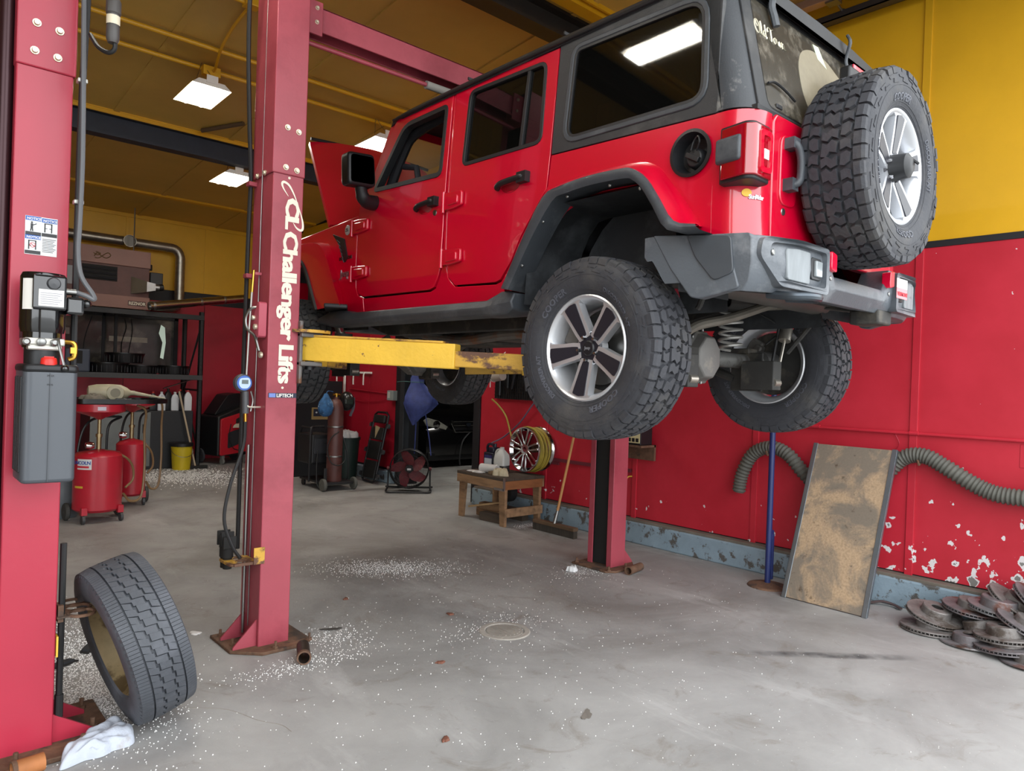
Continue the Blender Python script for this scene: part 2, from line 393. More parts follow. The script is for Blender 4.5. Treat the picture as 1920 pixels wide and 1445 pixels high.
YB = 12.72
m = MB(); m.box(-5.2, 5.9, YB+.015, YB+.25, 0, 4.6); wall_b = struct(m.build('wall_back', BLK, ang=0))
bs = [-5.2, -3.1, -1.88, -.66, .53, 1.75, 2.97, 4.20, 5.45]
for a, b in zip(bs[:-1], bs[1:]):
    m = MB(); m.box(a+.004, b-.004, YB, YB+.014, 2.83, ZC(YB)); m.build('panel', YEL, wall_b, 0, .002)
    m = MB(); m.box(a+.004, b-.004, YB, YB+.014, 0, 2.64); m.build('panel', REDB, wall_b, 0, .002)
    m = MB(); m.box(b-.03, b+.02, YB-.012, YB+.002, 2.83, ZC(YB)-.05); m.build('batten', YEL, wall_b, 0, .002)
m = MB(); m.box(-5.2, 5.5, YB-.02, YB, ZC(YB)-.06, ZC(YB)); m.build('top_batten', YEL, wall_b, 0, .002)
m = MB(); m.box(-5.3, -5.1, .8, 12.9, 0, 5); struct(m.build('wall_left', mat('left_wall_paint', '#9a7a2a', .5, var=.1), ang=0))
# front wall: piers and header round the big door opening (behind the camera)
m = MB(); m.box(-5.3, -4.35, .55, .8, 0, 5.1); m.box(-.75, -.3, .55, .8, 0, 4.4); m.box(5.4, 5.9, .55, .8, 0, 5.1); m.box(-4.35, 5.4, .55, .8, 4.35, 5.1)
struct(m.build('wall_front', mat('front_wall_block', '#b5a585', .8), ang=0))

# ceiling: sloping deck of painted sheets with battens on the joints
m = MB(); m.add([(-5.3, .55, ZC(.55)+.03), (5.9, .55, ZC(.55)+.03), (5.9, 12.95, ZC(12.95)+.03), (-5.3, 12.95, ZC(12.95)+.03), (-5.3, .55, ZC(.55)+.2), (5.9, .55, ZC(.55)+.2), (5.9, 12.95, ZC(12.95)+.2), (-5.3, 12.95, ZC(12.95)+.2)],
      [(3, 2, 1, 0), (4, 5, 6, 7), (0, 1, 5, 4), (1, 2, 6, 5), (2, 3, 7, 6), (3, 0, 4, 7)])
ceil = struct(m.build('ceiling', YCEIL, ang=0))
xs = [1.92+1.235*k-.03 for k in range(-6, 4)]; ys = [.8, 1.9, 4.25, 6.69, 8.84, 11.45, 12.72]
def sheet(x0, x1, y0, y1, t0, t1): 
    q = MB(); q.add([(x0, y0, ZC(y0)+t0), (x1, y0, ZC(y0)+t0), (x1, y1, ZC(y1)+t0), (x0, y1, ZC(y1)+t0), (x0, y0, ZC(y0)+t1), (x1, y0, ZC(y0)+t1), (x1, y1, ZC(y1)+t1), (x0, y1, ZC(y1)+t1)],
          [(3, 2, 1, 0), (4, 5, 6, 7), (0, 1, 5, 4), (1, 2, 6, 5), (2, 3, 7, 6), (3, 0, 4, 7)]); return q
for x0, x1 in zip([-5.1]+xs, xs+[5.56]):
    if x1-x0 < .1: continue
    for y0, y1 in zip(ys[:-1], ys[1:]):
        sheet(x0+.003, x1-.003, y0+.003, y1-.003, 0, .03).build('ceiling_sheet', YCEIL, ceil, 0)
for x in xs:
    sheet(x-.03, x+.03, 0.8, 12.7, -.012, .0).build('ceiling_batten', YCEIL, ceil, 0)
for y in (11.45,):
    sheet(-5.1, 5.56, y-.04, y+.04, -.03, 0).build('ceiling_batten', YTRIM, ceil, 0)
for y, rr in ((6.69, .02), (7.11, .02)):
    m = MB(); m.cyl((-3, y, ZC(y)-.045), (5.5, y, ZC(y)-.045), rr, n=10); m.build('ceiling_pipe', YTRIM, ceil)
def ibeam(name, y, zb, zt, w, mt, x0=-5.1, x1=5.55):
    m = MB(); f = .025
    m.box(x0, x1, y-w/2, y+w/2, zb, zb+f); m.box(x0, x1, y-.012, y+.012, zb+f, zt-f); m.box(x0, x1, y-w/2, y+w/2, zt-f, zt)
    return struct(m.build(name, mt, ang=0))
ibeam('beam_rear', 8.86, 4.03, 4.28, .16, NAVY)
m = MB(); m.box(-5.1, 5.55, 8.73, 8.99, 4.285, 4.315); m.box(-5.1, 5.55, 8.74, 8.76, 4.25, 4.285); struct(m.build('trim_1', YTRIM, ang=0))
ibeam('beam_front', 4.36, 4.42, 4.635, .17, mat('black_steel_paint', '#1d1a19', .5, var=.2))
m = MB(); m.box(-5.1, 5.55, 4.08, 4.2, 4.60, 4.66); m.box(-5.1, 5.55, 4.02, 4.04, 4.62, 4.66); struct(m.build('trim_2', YTRIM, ang=0))
# overhead door, open under the ceiling: sections, struts, track
m = MB(); m.box(.2, 5.24, .9, .92, 4.55, 4.56)
od = struct(m.build('overhead_door', mat('door_back_paint', '#8a6a30', .6), ang=0))
for k in range(3):
    y0 = .9+k*.62; m = MB(); m.box(.2, 5.24, y0, y0+.612, 4.45, 4.49); m.build('door_section', mat('door_back_paint', '#8a6a30', .6), od, 0, .004)
    m = MB(); m.box(5.16, 5.24, y0+.01, y0+.60, 4.39, 4.45); m.build('end_stile', mat('pink_galvanised', '#b79c8d', .4, .8), od, 0, .003)
    m = MB(); m.cyl((5.2, y0+.3, 4.42), (5.4, y0+.3, 4.37), .008, n=8); m.cyl((5.37, y0+.3, 4.375), (5.4, y0+.3, 4.37), .024, n=12); m.obox((5.22, y0+.3, 4.40), (.08, .09, .05)); m.build('roller_bracket', STEEL, od)
m = MB(); m.box(5.36, 5.44, 0.85, 3.4, 4.33, 4.338); m.box(5.436, 5.444, 0.85, 3.4, 4.33, 4.40); m.box(5.36, 5.368, 0.85, 3.4, 4.33, 4.38); m.build('door_track', mat('dark_track_steel', '#4a4543', .45, .7), od, 0)

# ------------------------------------------------------------------ ceiling lights
LAMP = mat('lamp_glow', (1, .97, .9), .4, emit=16)
def light(x, y, label, drop=.33, w=.29, l=.55):
    z = ZC(y)-drop
    t = thing('high_bay_light', label, 'ceiling light', (x, y, z), (-.02, 0, 0), 'white high bay lights hung under the ceiling')
    m = MB(); m.add([(-w/2-.03, -l/2, 0), (w/2+.03, -l/2, 0), (w/2+.03, l/2, 0), (-w/2-.03, l/2, 0), (-w/2+.03, -l/2+.01, .055), (w/2-.03, -l/2+.01, .055), (w/2-.03, l/2-.01, .055), (-w/2+.03, l/2-.01, .055)],
          [(4, 5, 6, 7), (0, 1, 5, 4), (1, 2, 6, 5), (2, 3, 7, 6), (3, 0, 4, 7)]); m.build('housing', WHITE, t, 0)
    for s_ in (-1, 1):
        m = MB(); m.lathe([(.0001, -l/2+.02), (.028, -l/2+.02), (.028, l/2-.02), (.0001, l/2-.02)], 12, 'Y', (s_*.07, 0, .012)); m.build('tube', LAMP, t)
    m = MB(); m.box(-w/2-.028, w/2+.028, -l/2, l/2, -.004, -.001)
    m.build('lens', mat('lamp_lens', '#f6f2e6', .25, trans=.9, emit=1.0), t, 0)
    m = MB(); m.box(-.05, .05, -l/2-.006, -l/2+.006, .03, .10); m.build('bracket', WHITE, t, 0)
    m = MB()
    for s_ in (-1, 1): m.tube([(s_*.11, -.15, .05), (s_*.03, -.02, .25), (s_*.01, 0, drop-.02)], .003, 5)
    m.build('hanger_wire', STEEL, t)
    ld = bpy.data.lights.new('lamp', 'AREA'); ld.shape = 'RECTANGLE'; ld.size = w; ld.size_y = l; ld.energy = 14; ld.color = (1, .96, .88)
    lo = bpy.data.objects.new('lamp', ld); COL.objects.link(lo); lo.parent = t; lo.location = (0, 0, -.012)
light(2.24, 7.05, 'white high bay light nearest the front, left of the lettered lift column')
light(3.3, 9.18, 'white high bay light beyond the dark blue ceiling beam')
light(4.14, 7.08, 'white high bay light seen above the car mirror and raised hood')
light(.75, 3.4, 'white shop light mirrored in the rear side window of the red car', .38, .2, .66)
# electrical boxes and flexible conduit for the lights
e = thing('electrical_conduit', 'yellow painted conduit with junction boxes on the ceiling sheets', 'conduit', (2.2, 6.5, ZC(6.5)))
O = (2.2, 6.5, ZC(6.5))
m = MB(O); m.box(2.14, 2.26, 5.74, 5.84, ZC(5.8)-.075, ZC(5.8)-.012); m.build('junction_box', YTRIM, e, 0, .006)
m = MB(O); m.box(2.24, 2.40, 7.03, 7.10, ZC(7.1)-.12, ZC(7.1)-.03); m.build('junction_box', YTRIM, e, 0, .006)
m = MB(O); m.tube(smooth_path([(2.2, 5.84, ZC(5.8)-.05), (2.21, 6.2, ZC(6.2)-.05), (2.25, 6.6, ZC(6.6)-.06), (2.32, 6.95, ZC(7)-.08), (2.33, 7.05, ZC(7)-.08)]), .013, 8); m.build('flexible_conduit', YTRIM, e)
m = MB(O); m.cyl((-3, 5.8, ZC(5.8)-.045), (5.5, 5.8, ZC(5.8)-.045), .018, n=10); m.build('conduit_run', YTRIM, e)
m = MB(O); m.tube([(3.05, 8.15, ZC(8.15)-.02), (2.75, 8.62, ZC(8.62)-.03)], .025, 8); m.build('bent_strap', mat('dark_strap', '#5a4632', .6), e)
# ================================================================== wheels and tyres
TIRE = mat('tyre_rubber', '#34353a', .72, var=.12, vscale=9, bump=.25, bscale=55, dirt='#4c4a48', dscale=5, dlo=.5, dhi=.75)
TIRED = mat('dusty_tyre_rubber', '#3b3c3e', .75, var=.15, vscale=10, bump=.25, bscale=60, dirt='#565452', dscale=6, dlo=.5, dhi=.75)
ALU = mat('polished_wheel_alloy', '#d6d8dc', .36, .7, var=.04)
POCK = mat('wheel_pocket_black', '#22222a', .38)
def interp(tab, r):
    for (r0, x0), (r1, x1) in zip(tab[:-1], tab[1:]):
        if r0 <= r <= r1: return x0+(x1-x0)*(r-r0)/(r1-r0)
    return tab[-1][1] if r > tab[-1][0] else tab[0][1]
def tyre_all_terrain(R=.418, Rr=.236, W=.285, N=22):
    k = W/.285; H = R-Rr
    side = [(Rr, .108*k), (Rr+.08*H, .122*k), (Rr+.28*H, .139*k), (Rr+.5*H, .1425*k), (Rr+.68*H, .139*k), (Rr+.82*H, .132*k), (R-.018, .121*k)]
    m = MB(); lm = MB(); t = .014
    prof = [(r, -x) for r, x in side]+[(R-.0175, -.1*k), (R-.0165, 0), (R-.0175, .1*k)]+[(r, x) for r, x in reversed(side)]+[(Rr-.002, .10*k), (Rr+.05*H, .0), (Rr-.002, -.10*k)]
    m.lathe(prof, 96, 'X', closed=True)
    def block(poly, i, flip=1, drop=0, off=0.0):
        th = lambda s: 2*math.pi*(i+s+off)/N
        top = [Vector((flip*x, (R-.005*(x/.12)**2-drop)*math.cos(th(s)), (R-.005*(x/.12)**2-drop)*math.sin(th(s)))) for x, s in poly]
        bot = [Vector((flip*x*1.01, (R-.020)*math.cos(th(s)), (R-.020)*math.sin(th(s)))) for x, s in poly]
        c = sum(top, Vector())/len(top); top = [c+(v-c)*.905 for v in top]
        n = len(poly); m.add(top+bot, [tuple(range(n))]+[(j, j+n, (j+1) % n+n, (j+1) % n) for j in range(n)])
    for i in range(N):
        e = i % 2; j = .05*math.sin(i*2.7)
        # centre rib: interlocking chevron pairs
        block([(-.036, .05), (-.012, .00), (.004, .18), (.030, .12), (.036, .50), (.012, .62), (-.006, .46), (-.030, .55)], i, 1 if e else -1, 0, j)
        block([(-.034, .62), (-.008, .54), (.010, .70), (.034, .60), (.036, .92), (.010, 1.00), (-.012, .86), (-.034, .95)], i, 1 if e else -1, 0, j)
        for f in (-1, 1):
            o = (.28 if f > 0 else .62)
            block([(.042, .02), (.060, -.02), (.082, .10), (.086, .40), (.070, .50), (.046, .42)], i, f, 0, o)
            block([(.044, .52), (.070, .60), (.087, .50), (.084, .84), (.062, .92), (.042, .86)], i, f, 0, o)
            # shoulder lugs, long and short, wrapping on to the sidewall
            xo = .128 if e else .122; o2 = o+.1
            for s0, s1 in ((.04, .46), (.54, .96)):
                th0, th1 = [2*math.pi*(i+s+o2)/N for s in (s0, s1)]
                pr = [(.094, R-.004), (xo*.97, R-.007), (xo+.008, R-.016), (.138 if e else .133, R-.040)]
                vs = []
                for th in (th0, th1):
                    for x, r in pr: vs.append((f*x*k, r*math.cos(th), r*math.sin(th)))
                    for x, r in ((.094, R-.018), (.120, R-.02), (.126, R-.03), (.130, R-.042)): vs.append((f*x*k, r*math.cos(th), r*math.sin(th)))
                m.add(vs, [(0, 1, 9, 8), (1, 2, 10, 9), (2, 3, 11, 10), (0, 8, 12, 4), (3, 7, 15, 11), (0, 4, 5, 1), (1, 5, 6, 2), (2, 6, 7, 3), (8, 9, 13, 12), (9, 10, 14, 13), (10, 11, 15, 14)])
            # zig-zag sidewall lugs
            th = 2*math.pi*(i+o2)/N; d = 2*math.pi/N
            zp = [(R-.046, .05), (R-.050, .55), (R-.066, .40), (R-.070, .85), (R-.078, .85), (R-.074, .30), (R-.058, .42), (R-.056, .05)]
            top = []; bot = []
            for r, s in zp:
                x = interp(side, r); a = th+s*d; top.append((f*(x+.003), r*math.cos(a), r*math.sin(a))); bot.append((f*(x-.003), r*math.cos(a), r*math.sin(a)))
            m.add(top+bot, [tuple(range(8))]+[(q, q+8, (q+1) % 8+8, (q+1) % 8) for q in range(8)])
    # raised ribs and lettering on both sidewalls
    for f in (-1, 1):
        for r in (Rr+.016, Rr+.03, R-.088):
            x = interp(side, r); m.lathe([(r-.002, f*(x-.002)), (r-.001, f*(x+.0015)), (r+.001, f*(x+.0015)), (r+.002, f*(x-.002))], 72, 'X')
        for word, a0, size, bold in (('COOPER', 150, .046, .0012), ('COOPER', -40, .046, .0012), ('DISCOVERER A/T', 65, .030, .0006), ('DISCOVERER A/T', -125, .030, .0006)):
            rb = (Rr+R-.085)/2-.012
            # outward readable lettering: for the -x side angles run the other way
            def fn2(a, b, dd, a0=a0, rb=rb, f=f):
                r = rb+b*.85; th = a0*D2R-a/(rb+.015); x = interp(side, r)
                yy = r*math.cos(th); zz = r*math.sin(th)
                return (f*(x-.001+dd), (-yy if f < 0 else yy), zz)
            lettering(lm, word, size, fn2, bold, 1.05, .004)
    return m, lm
def tyre_road(R=.375, Rr=.225, W=.245, N=74):
    """all-season tyre: two straight outer grooves, two zig-zag inner grooves, fine lateral sipes"""
    H = R-Rr
    side = [(Rr, .098), (Rr+.1*H, .112), (Rr+.35*H, .121), (Rr+.55*H, .122), (Rr+.78*H, .116), (R-.020, .108)]
    m = MB()
    prof = [(r, -x) for r, x in side]+[(R-.013, -.096), (R-.0105, 0), (R-.013, .096)]+[(r, x) for r, x in reversed(side)]+[(Rr-.002, .09), (Rr+.1, .085), (Rr+.1, -.085), (Rr-.002, -.09)]
    m.lathe(prof, 96, 'X', closed=True)
    def blk(x0, x1, i, s0, s1, sl=0.0, z0=0, z1=0):
        th = lambda s: 2*math.pi*(i+s)/N
        q = [(x0+z0, s0), (x1+z1, s0+sl), (x1-z1, s1+sl), (x0-z0, s1)]
        rr = lambda x: R-.006*(x/.11)**2-(.004 if abs(x) > .1 else 0)
        top = [(x, rr(x)*math.cos(th(s)), rr(x)*math.sin(th(s))) for x, s in q]; bot = [(x, (R-.016)*math.cos(th(s)), (R-.016)*math.sin(th(s))) for x, s in q]
        m.add(top+bot, [(0, 1, 2, 3)]+[(j, j+4, (j+1) % 4+4, (j+1) % 4) for j in range(4)])
    for i in range(N):
        z = .004 if i % 2 else -.004
        blk(-.021+z, .021+z, i, .03, .97, .25)
        for f in (-1, 1):
            a, b = (.028, .060) if f > 0 else (-.060, -.028)
            if f > 0: blk(a+z, b, i, .04, .96, .45)
            else: blk(a, b+z, i, .04, .96, .45)
            a, b = (.067, .108) if f > 0 else (-.108, -.067)
            blk(a, b, i, .03, .47, .05); blk(a, b, i, .53, .97, .05)
            th0, th1 = [2*math.pi*(i+s)/N for s in (.03, .55)]
            vs = [(f*x, r*math.cos(t), r*math.sin(t)) for t in (th0, th1) for x, r in ((.106, R-.010), (.1115, R-.02), (.1145, R-.034), (.110, R-.036), (.100, R-.018))]
            m.add(vs, [(0, 1, 6, 5), (1, 2, 7, 6), (2, 3, 8, 7), (0, 4, 3, 2, 1), (5, 6, 7, 8, 9)])
    return m
AT, ATL = tyre_all_terrain()
ATL_ME = ATL.mesh('sidewall_lettering', mat('lettering_rubber', '#50525a', .6), 0)
AT_ME = AT.mesh('all_terrain_tyre', TIRE, 30); AT_ME2 = AT_ME.copy(); AT_ME2.materials.clear(); AT_ME2.materials.append(TIRED)
# alloy wheel, axis X, show face at -x
def rim_mesh(Rl=.243, wd=.118, mt=None):
    m = MB(); k = Rl/.243
    m.lathe([(r*k, x) for r, x in ((.236, -.121), (.243, -.117), (.243, -.107), (.226, -.10), (.214, -.06), (.208, 0), (.208, .08), (.226, .105), (.243, .108), (.243, .117), (.236, .120), (.221, .108), (.200, .08), (.199, 0), (.206, -.06), (.219, -.1), (.229, -.117))], 64, 'X', closed=True)
    return m
RIM_ME = rim_mesh().mesh('rim_barrel', ALU, 40)
SPANG = [118+72*i for i in range(5)]
def polar(r, a): return (-r*math.cos(a*D2R), r*math.sin(a*D2R))     # (y, z) seen from -x with +y to the left
def dish(r, front=0): return -.112+.034*max(0, 1-r/.215)-front
m = MB()
for a in SPANG:
    ca, sa = math.cos(a*D2R), math.sin(a*D2R)
    def pt(r, w): return (-(r*ca-w*sa), r*sa+w*ca)
    out = [pt(.050, .034), pt(.085, .041), pt(.15, .047), pt(.205, .055), pt(.222, .078), pt(.233, .04), pt(.236, 0), pt(.233, -.04), pt(.222, -.078), pt(.205, -.055), pt(.15, -.047), pt(.085, -.041), pt(.050, -.034)]
    def fn(y, z, d):
        r = math.hypot(y, z); return (dish(r)+d, y, z)
    m.prism(out, 0, .042, fn)
m.lathe([(.0001, -.070), (.078, -.078), (.078, -.04), (.0001, -.04)], 32, 'X')
SPOKE_ME = m.mesh('spoke_face', ALU, 30)
m = MB()
for a in SPANG:
    ca, sa = math.cos(a*D2R), math.sin(a*D2R)
    def pt(r, w): return (-(r*ca-w*sa), r*sa+w*ca)
    out = rnd_poly([pt(.060, .018), pt(.090, .023), pt(.214, .036), pt(.221, 0), pt(.214, -.036), pt(.090, -.023), pt(.060, -.018)], .006, 2)
    m.prism(out, -.0035, .004, lambda y, z, d: (dish(math.hypot(y, z))+d, y, z))
m.lathe([(.0001, -.083), (.066, -.086), (.074, -.080), (.074, -.06)], 32, 'X')
POCK_ME = m.mesh('spoke_pocket', POCK, 30)
m = MB(); m.lathe([(.0001, -.094), (.030, -.093), (.036, -.088), (.036, -.07)], 28, 'X'); CAP_ME = m.mesh('center_cap', mat('cap_black', '#1c1c20', .4), 30)
m = MB(); m.lathe([(.0001, -.024), (.007, -.022), (.0095, -.014), (.0105, 0)], 6, 'X'); LUG_ME = m.mesh('lug_nut', mat('lug_chrome', '#9a9a9c', .25, 1), 20)
m = MB(); lettering(m, 'Jeep', .020, lambda a, b, d: (-.0935-d, .019-a, b-.005), .0005, 1, .0008); CAPT_ME = m.mesh('cap_lettering', mat('cap_grey', '#77777c', .4), 0)
def wheel(parent, loc, rotz=0, roll=0, dusty=False, cap=True):
    w = link('wheel', RIM_ME, parent, loc=loc, rot=(roll, 0, rotz))
    link('tire', AT_ME2 if dusty else AT_ME, w); link('sidewall_lettering', ATL_ME, w)['kind'] = 'stuff'; link('spoke_face', SPOKE_ME, w); link('spoke_pocket', POCK_ME, w)
    if cap:
        c = link('center_cap', CAP_ME, w); link('cap_lettering', CAPT_ME, w)
    for a in SPANG:
        y, z = polar(.055, a); link('lug_nut', LUG_ME, w, loc=(-.083, y, z))
    return w

# ================================================================== the raised off-road car
JP = Vector((3.31, 2.2, 1.25))
jeep = thing('off_road_car', 'glossy red four-door off-road car with black hardtop raised on the lift', 'car', JP)
RED = mat('jeep_red_paint', '#c8002a', .28, coat=1.0, var=.03, vscale=.8)
TOPB = mat('hardtop_black', '#2b2c2e', .55, var=.12, bump=.1, bscale=150, dirt='#5b5a58', dscale=2.2, dlo=.55, dhi=.8)
TOPD = mat('dusty_hardtop_black', '#313438', .5, var=.12, bump=.1, bscale=150, dirt='#8f8d88', dscale=5, dlo=.54, dhi=.68)
TRIM = mat('black_trim_rubber', '#1c1d1f', .5)
FLRB = mat('flare_black_plastic', '#3a3e43', .5, var=.1, dirt='#5a5e62', dscale=5, dlo=.5, dhi=.75, bump=.1, bscale=100)
BUMP = mat('bumper_grey_plastic', '#54595f', .42, var=.12, vscale=3, dirt='#83868a', dscale=3.5, dlo=.5, dhi=.72, bump=.12, bscale=90)
GLASS = mat('tinted_glass', '#0b0b0a', .03, alpha=.82, spec=.6)
GLASSC = mat('clear_glass', '#d5dcd8', .02, alpha=.12)
DUSTG = mat('dusty_rear_glass', '#3b372f', .25, var=.25, vscale=5, dirt='#7d766a', dscale=7, dlo=.5, dhi=.68, alpha=.9)
UNDER = mat('underbody_black', '#2c2b29', .7, var=.25, vscale=8, dirt='#5c564c', dscale=6, dlo=.52, dhi=.72)
CABIN = mat('dark_cabin', '#15151a', .7)
XC = JP.x
def hw(z):
    if z < 2.3: return .785-.03*((2.3-z)/.37)**2
    if z < 2.62: return .785-.008*((z-2.3)/.32)**2
    return .777-.05*(z-2.62)
def panel(name, poly, mt, parent, side=-1, holes=(), t=.03, off=0.0, lev=None, bevel=.004, label=None):
    """sheet in the curved plane of the body side; poly in (y, z)"""
    loops = [list(poly)]+[list(h) for h in holes]; flat = [p for l in loops for p in l]
    tris = tessellate_polygon([[Vector((p[0], p[1], 0)) for p in l] for l in loops])
    bm = bmesh.new(); vs = [bm.verts.new((0, p[0], p[1])) for p in flat]
    for tr in tris:
        try: bm.faces.new([vs[i] for i in tr])
        except ValueError: pass
    bmesh.ops.recalc_face_normals(bm, faces=bm.faces)
    bmesh.ops.dissolve_limit(bm, angle_limit=.01, verts=bm.verts, edges=bm.edges)
    for z in (lev or (1.98, 2.06, 2.14, 2.22, 2.3, 2.46, 2.62)):
        bmesh.ops.bisect_plane(bm, geom=bm.verts[:]+bm.edges[:]+bm.faces[:], plane_co=(0, 0, z), plane_no=(0, 0, 1))
    r = bmesh.ops.extrude_face_region(bm, geom=bm.faces[:])
    for g in r['geom']:
        if isinstance(g, bmesh.types.BMVert): g.co.x = t
    for v in bm.verts:
        v.co = (side*(hw(v.co.z)+off-v.co.x), v.co.y-JP.y, v.co.z-JP.z)
    bmesh.ops.recalc_face_normals(bm, faces=bm.faces)
    me = bpy.data.meshes.new(name); bm.to_mesh(me); bm.free(); me.materials.append(mt); me.shade_smooth(); me.set_sharp_from_angle(angle=30*D2R)
    return link(name, me, parent, bevel, 2, label)
def frame_ring(poly, grow):
    """offset a polygon outward (grow > 0) about its edges"""
    n = len(poly); A = sum(poly[i-1][0]*poly[i][1]-poly[i][0]*poly[i-1][1] for i in range(n)); s = 1 if A > 0 else -1; out = []
    for i in range(n):
        p = Vector(poly[i]); a = (p-Vector(poly[i-1])).normalized(); b = (Vector(poly[(i+1) % n])-p).normalized()
        n1 = Vector((a.y, -a.x))*s; n2 = Vector((b.y, -b.x))*s; q = (n1+n2)
        q = q/max(q.length_squared/2, .4) if q.length > 1e-6 else n1
        out.append(tuple(p+q*grow))
    return out

FD = [(4.535, 2.13), (4.515, 2.085), (4.455, 2.062), (3.65, 2.052), (3.60, 2.066), (3.55, 2.13), (3.522, 2.20), (3.512, 2.40), (3.512, 2.75), (3.505, 3.08), (3.495, 3.222), (4.105, 3.232), (4.155, 3.19), (4.385, 2.835), (4.45, 2.76), (4.54, 2.70)]
FW = rnd_poly([(4.36, 2.78), (3.565, 2.742), (3.545, 3.17), (4.02, 3.165)], [.05, .05, .04, .08])
RD = [(3.472, 2.68), (3.466, 2.20), (3.445, 2.11), (3.385, 2.06), (3.02, 2.048), (2.98, 2.058), (2.885, 2.15), (2.812, 2.267), (2.68, 2.432), (2.628, 2.49), (2.617, 2.657), (2.60, 3.208), (3.468, 3.222)]
RW = rnd_poly([(3.352, 2.757), (2.69, 2.744), (2.688, 3.166), (3.325, 3.187)], [.045, .05, .05, .05])
QW = rnd_poly([(2.515, 2.712), (1.715, 2.70), (1.735, 3.14), (2.487, 3.162)], [.08, .08, .10, .05], 5)
HTS = [(2.607, 2.660), (1.645, 2.626), (1.66, 3.222), (2.593, 3.222)]
ROCK = [(4.445, 1.945), (4.445, 2.050), (3.64, 2.040), (3.585, 2.056), (3.537, 2.125), (3.505, 2.20), (3.502, 2.40), (3.502, 2.75), (3.497, 3.222), (3.478, 3.222), (3.482, 2.68), (3.476, 2.20), (3.455, 2.106), (3.39, 2.050), (3.02, 2.036), (2.972, 2.048), (2.93, 2.09), (2.95, 1.99), (2.835, 1.9), (4.25, 1.93)]
COWL = [(4.545, 2.64), (4.545, 2.13), (4.523, 2.075), (4.455, 2.050), (4.455, 1.945), (4.75, 1.985), (4.85, 2.2), (5.1, 2.40), (5.75, 2.42), (5.75, 2.575)]
QP = [(2.603, 2.655), (2.616, 2.50), (2.672, 2.425), (2.80, 2.262), (2.875, 2.145), (2.925, 2.085), (2.945, 1.99), (2.84, 1.9), (2.83, 1.93), (2.68, 2.20), (2.50, 2.36), (2.36, 2.41), (2.0, 2.40), (1.88, 2.32), (1.76, 2.14), (1.74, 2.08), (1.655, 2.08), (1.648, 2.621)]
INNER = [(4.52, 2.70), (4.52, 2.06), (4.4, 1.96), (2.97, 1.96), (2.8, 2.22), (2.6, 2.42), (2.0, 2.42), (1.8, 2.3), (1.66, 2.2), (1.66, 2.60), (2.6, 2.64), (2.62, 2.72), (4.3, 2.72)]
